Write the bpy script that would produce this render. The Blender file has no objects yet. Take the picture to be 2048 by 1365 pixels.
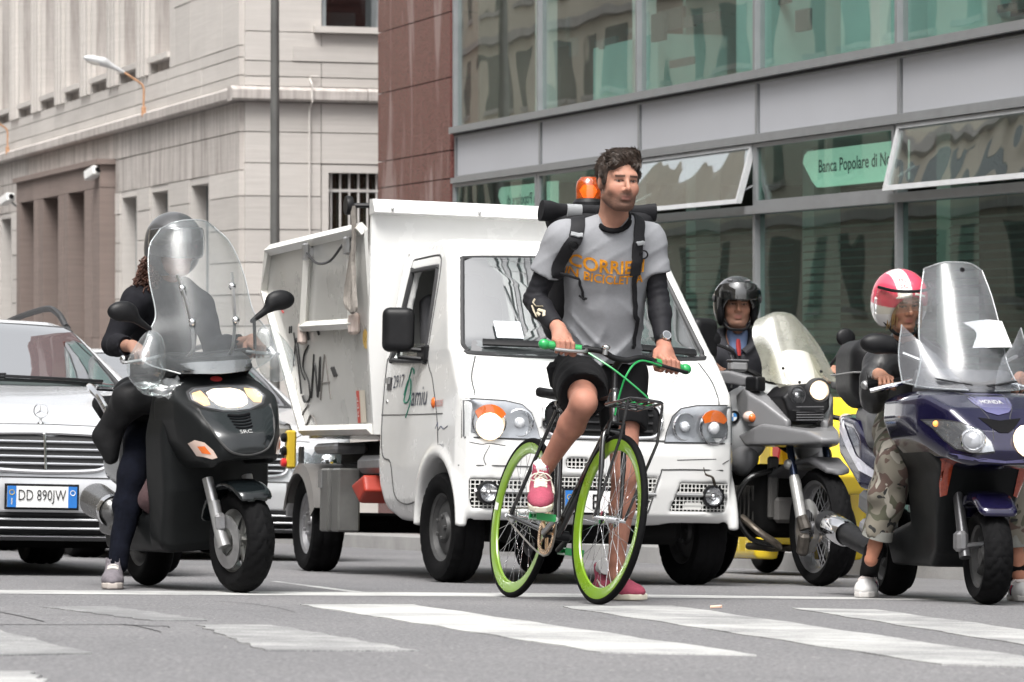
import bpy, bmesh, math, random
import numpy as np
from mathutils import Vector, Matrix, Euler
from mathutils.bvhtree import BVHTree

random.seed(7)
SC = bpy.context.scene
COL = SC.collection
PI = math.pi
R = math.radians

# ------------------------------------------------------------------ camera
CAMZ = 1.11
F = 6750.0                 # focal length in pixels of the 2048 wide photograph
cam_d = bpy.data.cameras.new('camera')
cam = bpy.data.objects.new('camera', cam_d)
COL.objects.link(cam)
SC.camera = cam
cam.location = (0, 0, CAMZ)
cam.rotation_euler = (R(90), 0, 0)
cam_d.sensor_width = 36
cam_d.lens = 36 * F / 2048
cam_d.shift_y = -29.5 / 2048
cam_d.clip_start = 0.1
cam_d.clip_end = 2000
cam_d.dof.use_dof = True
cam_d.dof.focus_distance = 14.2
cam_d.dof.aperture_fstop = 9

# ------------------------------------------------------------------ daylight
SUN_EL, SUN_AZ = R(60), R(196)       # azimuth from +Y, clockwise: behind the camera, to the right
W = bpy.data.worlds.new('World')
SC.world = W
W.use_nodes = True
nt = W.node_tree
nt.nodes.clear()
sky = nt.nodes.new('ShaderNodeTexSky')
sky.sky_type = 'NISHITA'
sky.sun_disc = False
sky.sun_elevation = SUN_EL
sky.sun_rotation = SUN_AZ
sky.air_density = 1.0
sky.dust_density = 5.0
hs = nt.nodes.new('ShaderNodeHueSaturation')   # an overcast sky is close to neutral
hs.inputs['Saturation'].default_value = 0.12
bg = nt.nodes.new('ShaderNodeBackground')
bg.inputs['Strength'].default_value = 0.15
wo = nt.nodes.new('ShaderNodeOutputWorld')
nt.links.new(sky.outputs[0], hs.inputs['Color'])
nt.links.new(hs.outputs[0], bg.inputs[0])
nt.links.new(bg.outputs[0], wo.inputs[0])
sun_d = bpy.data.lights.new('sun', 'SUN')
sun_d.energy = 1.5
sun_d.angle = R(26)
sun_d.color = (1, 0.965, 0.92)
sun = bpy.data.objects.new('sun', sun_d)
COL.objects.link(sun)
sd = Vector((math.sin(SUN_AZ) * math.cos(SUN_EL), math.cos(SUN_AZ) * math.cos(SUN_EL), math.sin(SUN_EL)))
sun.rotation_euler = sd.to_track_quat('Z', 'Y').to_euler()
sun.location = (4, -8, 20)

SC.view_settings.view_transform = 'Standard'
SC.view_settings.look = 'None'
SC.view_settings.exposure = 1.12
SC.view_settings.gamma = 1
SC.view_settings.use_curve_mapping = False
SC.cycles.max_bounces = 10
SC.cycles.transparent_max_bounces = 24
SC.cycles.caustics_reflective = False
SC.cycles.caustics_refractive = False
SC.cycles.sample_clamp_indirect = 6

# ------------------------------------------------------------------ the lie of the land
GH, GA, GB = 0.359, 0.0555, 0.016       # the road falls away from the camera and to the right

def gz(x, y):
    return CAMZ - GH - GA * y - GB * x

GN = Vector((GB, GA, 1)).normalized()

def gpt(px, py, dz=0.0):
    """Point of the road seen at a pixel of the photograph."""
    y = F * GH / (py - 653 - F * GA - GB * (px - 1024))
    x = (px - 1024) / F * y
    return Vector((x, y, gz(x, y) + dz))

def at(px, py, y):
    """Point at distance y seen at a pixel of the photograph."""
    return Vector(((px - 1024) / F * y, y, CAMZ + (653 - py) / F * y))

def frame(x, y, deg, roll=0.0, pitch=0.0):
    """Local frame standing on the road: x forward, y left, z up; heading deg turns from 'towards the camera' to the right."""
    a = R(deg)
    f = Vector((math.sin(a), -math.cos(a), 0))
    f = (f - GN * f.dot(GN)).normalized()
    l = GN.cross(f)
    m = Matrix((f, l, GN)).transposed().to_4x4()
    m.translation = (x, y, gz(x, y))
    return m @ Matrix.Rotation(R(roll), 4, 'X') @ Matrix.Rotation(R(pitch), 4, 'Y')

# ------------------------------------------------------------------ materials
def nodes(name):
    m = bpy.data.materials.new(name)
    m.use_nodes = True
    t = m.node_tree
    return m, t, t.nodes['Principled BSDF'], t.nodes['Material Output']

def nn(t, typ, **kw):
    n = t.nodes.new(typ)
    for k, v in kw.items():
        if k[0] == '_':
            setattr(n, k[1:], v)
        else:
            n.inputs[k.replace('__', ' ')].default_value = v
    return n

def c4(c):
    return (c[0], c[1], c[2], 1)

MATS = {}
def M(name, col=(.5, .5, .5), rough=.5, metal=0, coat=0, var=.12, vs=6, bump=0, bs=60, spec=.5, stretch=(1, 1, 1), dirt=0, dcol=(.12, .1, .08), attr=None, sheen=0, sub=0):
    """Painted, woven or metal surface: base colour broken up by noise, uneven gloss, fine relief."""
    if name in MATS:
        return MATS[name]
    m, t, p, o = nodes(name)
    MATS[name] = m
    L = t.links.new
    tc = nn(t, 'ShaderNodeTexCoord')
    mp = nn(t, 'ShaderNodeMapping')
    mp.inputs['Scale'].default_value = stretch
    L(tc.outputs['Object'], mp.inputs[0])
    nz = nn(t, 'ShaderNodeTexNoise', Scale=vs, Detail=5, Roughness=.6)
    L(mp.outputs[0], nz.inputs['Vector'])
    mx = nn(t, 'ShaderNodeMix', _data_type='RGBA', _blend_type='MULTIPLY')
    mx.inputs['Factor'].default_value = 1
    rr = nn(t, 'ShaderNodeMapRange')
    rr.inputs['From Min'].default_value = .3
    rr.inputs['From Max'].default_value = .7
    rr.inputs['To Min'].default_value = 1 - var
    rr.inputs['To Max'].default_value = 1 + var * .5
    L(nz.outputs[0], rr.inputs[0])
    if attr:
        a = nn(t, 'ShaderNodeAttribute', _attribute_name=attr)
        L(a.outputs['Color'], mx.inputs['A'])
    else:
        mx.inputs['A'].default_value = c4(col)
    L(rr.outputs[0], mx.inputs['B'])
    last = mx.outputs['Result']
    if dirt:
        n2 = nn(t, 'ShaderNodeTexNoise', Scale=vs * .7, Detail=8, Roughness=.7)
        L(tc.outputs['Object'], n2.inputs['Vector'])
        cr = nn(t, 'ShaderNodeMapRange')
        cr.inputs['From Min'].default_value = .5
        cr.inputs['From Max'].default_value = .75
        cr.inputs['To Max'].default_value = dirt
        L(n2.outputs[0], cr.inputs[0])
        m2 = nn(t, 'ShaderNodeMix', _data_type='RGBA')
        L(cr.outputs[0], m2.inputs['Factor'])
        L(last, m2.inputs['A'])
        m2.inputs['B'].default_value = c4(dcol)
        last = m2.outputs['Result']
    L(last, p.inputs['Base Color'])
    r2 = nn(t, 'ShaderNodeMapRange')
    r2.inputs['To Min'].default_value = max(0, rough - .08)
    r2.inputs['To Max'].default_value = min(1, rough + .1)
    L(nz.outputs[0], r2.inputs[0])
    L(r2.outputs[0], p.inputs['Roughness'])
    p.inputs['Metallic'].default_value = metal
    p.inputs['Coat Weight'].default_value = coat
    p.inputs['Coat Roughness'].default_value = .06
    p.inputs['Specular IOR Level'].default_value = spec
    if sheen:
        p.inputs['Sheen Weight'].default_value = sheen
    if sub:
        p.inputs['Subsurface Weight'].default_value = sub
        p.inputs['Subsurface Radius'].default_value = (.012, .005, .003)
        p.inputs['Subsurface Scale'].default_value = 1
    if bump:
        nb = nn(t, 'ShaderNodeTexNoise', Scale=bs, Detail=4)
        L(mp.outputs[0], nb.inputs['Vector'])
        b = nn(t, 'ShaderNodeBump', Distance=.01, Strength=bump)
        L(nb.outputs[0], b.inputs['Height'])
        L(b.outputs[0], p.inputs['Normal'])
    return m

def GLASS(name, tint=(.85, .9, .9), haze=0.0, hcol=(.8, .8, .8), wave=0.0, ws=1.2, ior=1.5, boost=1.0, rough=.0):
    """Thin pane or shield: see-through tint, mirror reflection that grows at grazing angles, a little milkiness."""
    if name in MATS:
        return MATS[name]
    m, t, p, o = nodes(name)
    MATS[name] = m
    t.nodes.remove(p)
    L = t.links.new
    tr = nn(t, 'ShaderNodeBsdfTransparent')
    tr.inputs[0].default_value = c4(tint)
    gl = nn(t, 'ShaderNodeBsdfGlossy', Roughness=rough)
    gl.inputs[0].default_value = (1, 1, 1, 1)
    f0 = ((ior - 1) / (ior + 1)) ** 2 * 1.8
    lw = nn(t, 'ShaderNodeLayerWeight', Blend=.5)
    tc = nn(t, 'ShaderNodeTexCoord')
    if wave:
        nz = nn(t, 'ShaderNodeTexNoise', Scale=ws, Detail=1.5)
        L(tc.outputs['Object'], nz.inputs['Vector'])
        b = nn(t, 'ShaderNodeBump', Distance=.1, Strength=wave)
        L(nz.outputs[0], b.inputs['Height'])
        L(b.outputs[0], gl.inputs['Normal'])
        L(b.outputs[0], lw.inputs['Normal'])
    pw = nn(t, 'ShaderNodeMath', _operation='POWER')
    pw.inputs[1].default_value = 4.5
    L(lw.outputs['Facing'], pw.inputs[0])
    mu = nn(t, 'ShaderNodeMath', _operation='MULTIPLY_ADD', _use_clamp=True)
    mu.inputs[1].default_value = (1 - f0 * boost)
    mu.inputs[2].default_value = min(1, f0 * boost)
    L(pw.outputs[0], mu.inputs[0])
    base = tr.outputs[0]
    if haze:
        df = nn(t, 'ShaderNodeBsdfDiffuse')
        df.inputs[0].default_value = c4(hcol)
        ts = nn(t, 'ShaderNodeBsdfTranslucent')
        ts.inputs[0].default_value = c4(hcol)
        ad = nn(t, 'ShaderNodeMixShader')
        L(df.outputs[0], ad.inputs[1])
        L(ts.outputs[0], ad.inputs[2])
        n3 = nn(t, 'ShaderNodeTexNoise', Scale=5, Detail=6, Roughness=.65)
        L(tc.outputs['Object'], n3.inputs['Vector'])
        r3 = nn(t, 'ShaderNodeMapRange')
        r3.inputs['From Min'].default_value = .3
        r3.inputs['From Max'].default_value = .7
        r3.inputs['To Min'].default_value = haze * .6
        r3.inputs['To Max'].default_value = haze * 1.4
        L(n3.outputs[0], r3.inputs[0])
        mh = nn(t, 'ShaderNodeMixShader')
        L(r3.outputs[0], mh.inputs[0])
        L(base, mh.inputs[1])
        L(ad.outputs[0], mh.inputs[2])
        base = mh.outputs[0]
    ms = nn(t, 'ShaderNodeMixShader')
    L(mu.outputs[0], ms.inputs[0])
    L(base, ms.inputs[1])
    L(gl.outputs[0], ms.inputs[2])
    L(ms.outputs[0], o.inputs[0])
    return m

def LAMP(name, col, strength):
    if name in MATS:
        return MATS[name]
    m, t, p, o = nodes(name)
    MATS[name] = m
    tc = nn(t, 'ShaderNodeTexCoord')
    vo = nn(t, 'ShaderNodeTexNoise', Scale=40, Detail=2)
    t.links.new(tc.outputs['Object'], vo.inputs['Vector'])
    mr = nn(t, 'ShaderNodeMapRange')
    mr.inputs['To Min'].default_value = strength * .6
    mr.inputs['To Max'].default_value = strength * 1.3
    t.links.new(vo.outputs[0], mr.inputs[0])
    p.inputs['Base Color'].default_value = c4(col)
    p.inputs['Emission Color'].default_value = c4(col)
    t.links.new(mr.outputs[0], p.inputs['Emission Strength'])
    return m

# ------------------------------------------------------------------ mesh building
class MB:
    """Collects verts and faces of one mesh."""
    def __init__(s):
        s.v, s.f, s.m, s.mi = [], [], [], 0
    def add(s, vs, fs):
        b = len(s.v)
        s.v += [tuple(v) for v in vs]
        s.f += [tuple(i + b for i in f) for f in fs]
        s.m += [s.mi] * len(fs)
        return s
    def box(s, c, d, rot=None, bev=0.0):
        hx, hy, hz = d[0] / 2, d[1] / 2, d[2] / 2
        c = Vector(c)
        if not bev:
            vs = [Vector((x, y, z)) for x in (-hx, hx) for y in (-hy, hy) for z in (-hz, hz)]
            fs = [(0, 1, 3, 2), (4, 6, 7, 5), (0, 4, 5, 1), (2, 3, 7, 6), (0, 2, 6, 4), (1, 5, 7, 3)]
        else:
            b = min(bev, hx * .95, hy * .95, hz * .95)
            vs, idx = [], {}
            for i, x in enumerate((-1, 1)):
                for j, y in enumerate((-1, 1)):
                    for k, z in enumerate((-1, 1)):
                        for a in range(3):
                            p = [x * (hx - b), y * (hy - b), z * (hz - b)]
                            p[a] = (x * hx, y * hy, z * hz)[a]
                            idx[(i, j, k, a)] = len(vs)
                            vs.append(Vector(p))
            I = idx
            fs = []
            for a in range(3):
                for s0 in (0, 1):
                    q = []
                    for u, w in ((0, 0), (1, 0), (1, 1), (0, 1)):
                        k = [0, 0, 0]
                        k[a] = s0; k[(a + 1) % 3] = u; k[(a + 2) % 3] = w
                        q.append(I[(*k, a)])
                    fs.append(q if s0 else q[::-1])
            for a in range(3):
                b1, c1 = (a + 1) % 3, (a + 2) % 3
                for s0 in (0, 1):
                    for s1 in (0, 1):
                        k0 = [0] * 3; k1 = [0] * 3
                        k0[a], k1[a] = 0, 1
                        k0[b1] = k1[b1] = s0; k0[c1] = k1[c1] = s1
                        q = [I[(*k0, b1)], I[(*k1, b1)], I[(*k1, c1)], I[(*k0, c1)]]
                        fs.append(q if s0 != s1 else q[::-1])
            for i in (0, 1):
                for j in (0, 1):
                    for k in (0, 1):
                        q = [I[(i, j, k, 0)], I[(i, j, k, 1)], I[(i, j, k, 2)]]
                        fs.append(q if (i + j + k) % 2 else q[::-1])
        if rot is not None:
            vs = [rot @ v for v in vs]
        return s.add([v + c for v in vs], fs)
    def tube(s, pts, r, n=8, cap=True, closed=False, flat=1.0, up=None):
        pts = [Vector(p) for p in pts]
        N = len(pts)
        rs = r if hasattr(r, '__len__') else [r] * N
        vs, fs = [], []
        ref = None
        for i, p in enumerate(pts):
            if closed:
                d = pts[(i + 1) % N] - pts[i - 1]
            else:
                d = pts[min(i + 1, N - 1)] - pts[max(i - 1, 0)]
            d = d.normalized() if d.length > 1e-9 else Vector((0, 0, 1))
            if up is not None:
                a = d.cross(Vector(up))
                if a.length < 1e-4:
                    a = d.orthogonal()
                a.normalize()
            elif ref is None:
                a = d.orthogonal().normalized()
            else:
                a = (ref - d * ref.dot(d))
                a = a.normalized() if a.length > 1e-6 else d.orthogonal().normalized()
            ref = a
            b = d.cross(a)
            for k in range(n):
                t = 2 * PI * k / n
                vs.append(p + a * (rs[i] * math.cos(t)) + b * (rs[i] * flat * math.sin(t)))
        for i in range(N if closed else N - 1):
            for k in range(n):
                j = (i + 1) % N
                fs.append((i * n + k, i * n + (k + 1) % n, j * n + (k + 1) % n, j * n + k))
        if cap and not closed:
            fs.append(tuple(range(n))[::-1])
            fs.append(tuple((N - 1) * n + k for k in range(n)))
        return s.add(vs, fs)
    def lathe(s, prof, o=(0, 0, 0), ax=(0, 0, 1), n=24, closed=False, start=None):
        """prof: list of (radius, height along ax)."""
        o, ax = Vector(o), Vector(ax).normalized()
        a = ax.orthogonal().normalized() if start is None else Vector(start).normalized()
        b = ax.cross(a)
        vs, fs = [], []
        P = len(prof)
        for (r, h) in prof:
            for k in range(n):
                t = 2 * PI * k / n
                vs.append(o + ax * h + (a * math.cos(t) + b * math.sin(t)) * max(r, 1e-5))
        for i in range(P if closed else P - 1):
            j = (i + 1) % P
            for k in range(n):
                fs.append((i * n + k, i * n + (k + 1) % n, j * n + (k + 1) % n, j * n + k))
        return s.add(vs, fs)
    def loft(s, rings, cap=True, closed=True):
        n = len(rings[0])
        vs = [p for r_ in rings for p in r_]
        fs = []
        for i in range(len(rings) - 1):
            for k in range(n if closed else n - 1):
                fs.append((i * n + k, i * n + (k + 1) % n, (i + 1) * n + (k + 1) % n, (i + 1) * n + k))
        if cap and closed:
            fs.append(tuple(range(n))[::-1])
            fs.append(tuple((len(rings) - 1) * n + k for k in range(n)))
        return s.add(vs, fs)
    def prism(s, poly, d0, d1, fn):
        """poly: 2D outline; fn(u, v, depth) -> point."""
        n = len(poly)
        vs = [fn(u, v, d0) for u, v in poly] + [fn(u, v, d1) for u, v in poly]
        fs = [tuple(range(n))[::-1], tuple(range(n, 2 * n))]
        fs += [(i, (i + 1) % n, n + (i + 1) % n, n + i) for i in range(n)]
        return s.add(vs, fs)
    def sheet(s, grid, th=0.0):
        """grid: rows of points; th: thickness along the normals (0 = single face)."""
        Rn, Cn = len(grid), len(grid[0])
        P = [[Vector(p) for p in r_] for r_ in grid]
        top = [p for r_ in P for p in r_]
        fs = [(i * Cn + j, i * Cn + j + 1, (i + 1) * Cn + j + 1, (i + 1) * Cn + j) for i in range(Rn - 1) for j in range(Cn - 1)]
        if not th:
            return s.add(top, fs)
        nr = []
        for i in range(Rn):
            for j in range(Cn):
                a = P[i][min(j + 1, Cn - 1)] - P[i][max(j - 1, 0)]
                b = P[min(i + 1, Rn - 1)][j] - P[max(i - 1, 0)][j]
                c = a.cross(b)
                nr.append(c.normalized() if c.length > 1e-12 else Vector((0, 0, 0)))
        bot = [p - q * th for p, q in zip(top, nr)]
        K = len(top)
        fs2 = [tuple(i + K for i in f[::-1]) for f in fs]
        rim = [(0, j) for j in range(Cn)] + [(i, Cn - 1) for i in range(1, Rn)] + [(Rn - 1, j) for j in range(Cn - 2, -1, -1)] + [(i, 0) for i in range(Rn - 2, 0, -1)]
        rim = [i * Cn + j for i, j in rim]
        fr = [(rim[i], rim[i] + K, rim[(i + 1) % len(rim)] + K, rim[(i + 1) % len(rim)]) for i in range(len(rim))]
        return s.add(top + bot, fs + fs2 + fr)
    def mesh(s, name):
        me = bpy.data.meshes.new(name)
        me.from_pydata(s.v, [], s.f)
        if any(s.m):
            me.polygons.foreach_set('material_index', s.m)
        return me

def put(name, mb, mat, parent=None, smooth=35, mw=None):
    me = mb.mesh(name) if isinstance(mb, MB) else mb
    o = bpy.data.objects.new(name, me)
    COL.objects.link(o)
    for q in (mat if isinstance(mat, (list, tuple)) else [mat]):
        me.materials.append(q)
    if smooth:
        me.shade_smooth()
        if smooth < 180:
            me.set_sharp_from_angle(angle=R(smooth))
    if parent is not None:
        o.parent = parent
    if mw is not None:
        o.matrix_world = mw
    return o

def thing(name, label, cat, mw=None, group=None):
    o = bpy.data.objects.new(name, None)
    COL.objects.link(o)
    o.empty_display_size = .1
    if mw is not None:
        o.matrix_world = mw if isinstance(mw, Matrix) else Matrix.Translation(mw)
    return tag(o, label, cat, group)

def tag(o, label, cat, group=None):
    o['label'] = label
    o['category'] = cat
    if group:
        o['group'] = group
    return o

def kind(o, k):
    o['kind'] = k
    return o

def copy_tree(o, parent=None):
    c = o.copy()
    COL.objects.link(c)
    if parent is not None:
        c.parent = parent
    for ch in list(o.children):
        copy_tree(ch, c)
    return c

def cat_rom(pts, n=6, closed=False):
    """Smooth curve through points."""
    P = [Vector(p) for p in pts]
    out = []
    N = len(P)
    for i in range(N if closed else N - 1):
        a, b, c, d = (P[(i - 1) % N] if closed or i > 0 else P[0] * 2 - P[1]), P[i], P[(i + 1) % N], (P[(i + 2) % N] if closed or i < N - 2 else P[-1] * 2 - P[-2])
        for k in range(n):
            t = k / n
            out.append(.5 * ((2 * b) + (c - a) * t + (2 * a - 5 * b + 4 * c - d) * t * t + (3 * b - a - 3 * c + d) * t ** 3))
    if not closed:
        out.append(P[-1])
    return out

def patch(ctrl, nu=10, nv=10):
    """Smooth sheet through a grid of control points."""
    rows = [cat_rom(r_, nu) for r_ in ctrl]
    cols = [cat_rom([r_[j] for r_ in rows], nv) for j in range(len(rows[0]))]
    return [[cols[j][i] for j in range(len(cols))] for i in range(len(cols[0]))]

def text_mb(txt, w, h, bold=0.0, extr=0.0, shear=0.0):
    """Lettering as a mesh, scaled to w x h, centred on 0, in the xy plane."""
    cu = bpy.data.curves.new('lettering', 'FONT')
    cu.body = txt
    cu.offset = bold
    cu.extrude = 0.05
    cu.resolution_u = 3
    cu.shear = shear
    cu.align_x = 'CENTER'
    ob = bpy.data.objects.new('lettering', cu)
    COL.objects.link(ob)
    dg = bpy.context.evaluated_depsgraph_get()
    me = bpy.data.meshes.new_from_object(ob.evaluated_get(dg))
    bpy.data.objects.remove(ob)
    V = np.array([v.co[:] for v in me.vertices])
    lo, hi = V.min(0), V.max(0)
    c = (lo + hi) / 2
    sc_ = (hi - lo)
    V = (V - c) / np.where(sc_ > 1e-6, sc_, 1) * np.array([w, h, max(extr, .0005)])
    me.vertices.foreach_set('co', V.astype(np.float32).ravel())
    bm = bmesh.new()
    bm.from_mesh(me)
    bmesh.ops.triangulate(bm, faces=bm.faces[:])
    for _ in range(3):
        el_ = [e for e in bm.edges if e.calc_length() > max(w / 26, h / 5)]
        if not el_: break
        bmesh.ops.subdivide_edges(bm, edges=el_, cuts=1)
        bmesh.ops.triangulate(bm, faces=[f for f in bm.faces if len(f.verts) > 3])
    mb = MB()
    bm.verts.index_update()
    mb.add([v.co[:] for v in bm.verts], [tuple(v.index for v in f.verts) for f in bm.faces])
    bm.free()
    bpy.data.meshes.remove(me)
    return mb

def moved(mb, m=None, fn=None):
    o = MB()
    o.v = [tuple((m @ Vector(v)) if m is not None else fn(*v)) for v in mb.v]
    o.f, o.m = mb.f, mb.m
    return o

def basis(o, x, y):
    """Matrix with local x, y axes along the given directions."""
    x = Vector(x).normalized()
    z = x.cross(Vector(y)).normalized()
    m = Matrix((x, z.cross(x), z)).transposed().to_4x4()
    m.translation = o
    return m

# ------------------------------------------------------------------ rounded solids from signed distances
def smin(a, b, k):
    if k <= 0:
        return np.minimum(a, b)
    h = np.clip(.5 + .5 * (b - a) / k, 0, 1)
    return b + (a - b) * h - k * h * (1 - h)

def smax(a, b, k):
    return -smin(-a, -b, k)

def poly_sd(u, v, poly):
    P = np.asarray(poly, dtype=np.float32)
    d = np.full(u.shape, 1e9, dtype=np.float32)
    sgn = np.ones(u.shape, dtype=np.float32)
    n = len(P)
    for i in range(n):
        a, b = P[i], P[i - 1]
        ex, ey = b[0] - a[0], b[1] - a[1]
        wx, wy = u - a[0], v - a[1]
        t = np.clip((wx * ex + wy * ey) / (ex * ex + ey * ey + 1e-12), 0, 1)
        dx, dy = wx - ex * t, wy - ey * t
        d = np.minimum(d, dx * dx + dy * dy)
        c1, c2, c3 = v >= a[1], v < b[1], ex * wy > ey * wx
        flip = (c1 & c2 & c3) | (~c1 & ~c2 & ~c3)
        sgn = np.where(flip, -sgn, sgn)
    return sgn * np.sqrt(d)

def A3(p):
    return np.array(tuple(p), dtype=np.float32)

def cone(a, b, ra, rb=None):
    a, b = A3(a), A3(b)
    rb = ra if rb is None else rb
    ab = b - a
    L2 = float(ab @ ab) + 1e-12
    def f(P):
        w = P - a
        t = np.clip(w @ ab / L2, 0, 1)
        return np.sqrt(((w - t[:, None] * ab) ** 2).sum(1)) - (ra + (rb - ra) * t)
    r = max(ra, rb)
    return f, np.minimum(a, b) - r, np.maximum(a, b) + r

def ell(c, r, rot=None):
    c, r = A3(c), A3(r)
    Rm = None if rot is None else np.array(rot.to_3x3(), dtype=np.float32)
    def f(P):
        q = P - c
        if Rm is not None:
            q = q @ Rm
        k0 = np.sqrt(((q / r) ** 2).sum(1))
        k1 = np.sqrt(((q / (r * r)) ** 2).sum(1)) + 1e-9
        return np.where(k0 < 1e-3, -r.min(), k0 * (k0 - 1) / k1)
    e = r if Rm is None else np.full(3, r.max())
    return f, c - e, c + e

def rbox(c, half, r=.02, rot=None):
    c, h = A3(c), A3(half) - r
    Rm = None if rot is None else np.array(rot.to_3x3(), dtype=np.float32)
    def f(P):
        q = P - c
        if Rm is not None:
            q = q @ Rm
        q = np.abs(q) - h
        return np.sqrt((np.maximum(q, 0) ** 2).sum(1)) + np.minimum(q.max(1), 0) - r
    e = A3(half) if Rm is None else np.full(3, float(np.linalg.norm(A3(half))))
    return f, c - e, c + e

def hull(side=None, front=None, top=None, k=.03, lo=None, hi=None, rot=None, o=(0, 0, 0)):
    """Solid with the given outlines: side in (x, z), front in (y, z), top in (x, y); k rounds the edges."""
    o = A3(o)
    Rm = None if rot is None else np.array(rot.to_3x3(), dtype=np.float32)
    def f(P):
        q = P - o
        if Rm is not None:
            q = q @ Rm
        d = None
        for pl, i, j in ((side, 0, 2), (front, 1, 2), (top, 0, 1)):
            if pl is not None:
                e = poly_sd(q[:, i], q[:, j], pl)
                d = e if d is None else smax(d, e, k)
        return d
    l, h = np.full(3, -1e9, dtype=np.float32), np.full(3, 1e9, dtype=np.float32)
    for pl, i, j in ((side, 0, 2), (front, 1, 2), (top, 0, 1)):
        if pl is not None:
            p = np.array(pl)
            for ax, cix in ((i, 0), (j, 1)):
                l[ax] = max(l[ax], p[:, cix].min())
                h[ax] = min(h[ax], p[:, cix].max())
    if Rm is not None:
        rad = float(max(np.abs(l).max(), np.abs(h).max())) * 1.75
        return f, o - rad, o + rad
    return f, l + o, h + o

def half(n, p):
    """Everything on the far side of plane (p, n) - for cutting."""
    n, p = A3(Vector(n).normalized()), A3(p)
    return (lambda P: -((P - p) @ n)), np.full(3, -1e6, dtype=np.float32), np.full(3, 1e6, dtype=np.float32)

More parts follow.
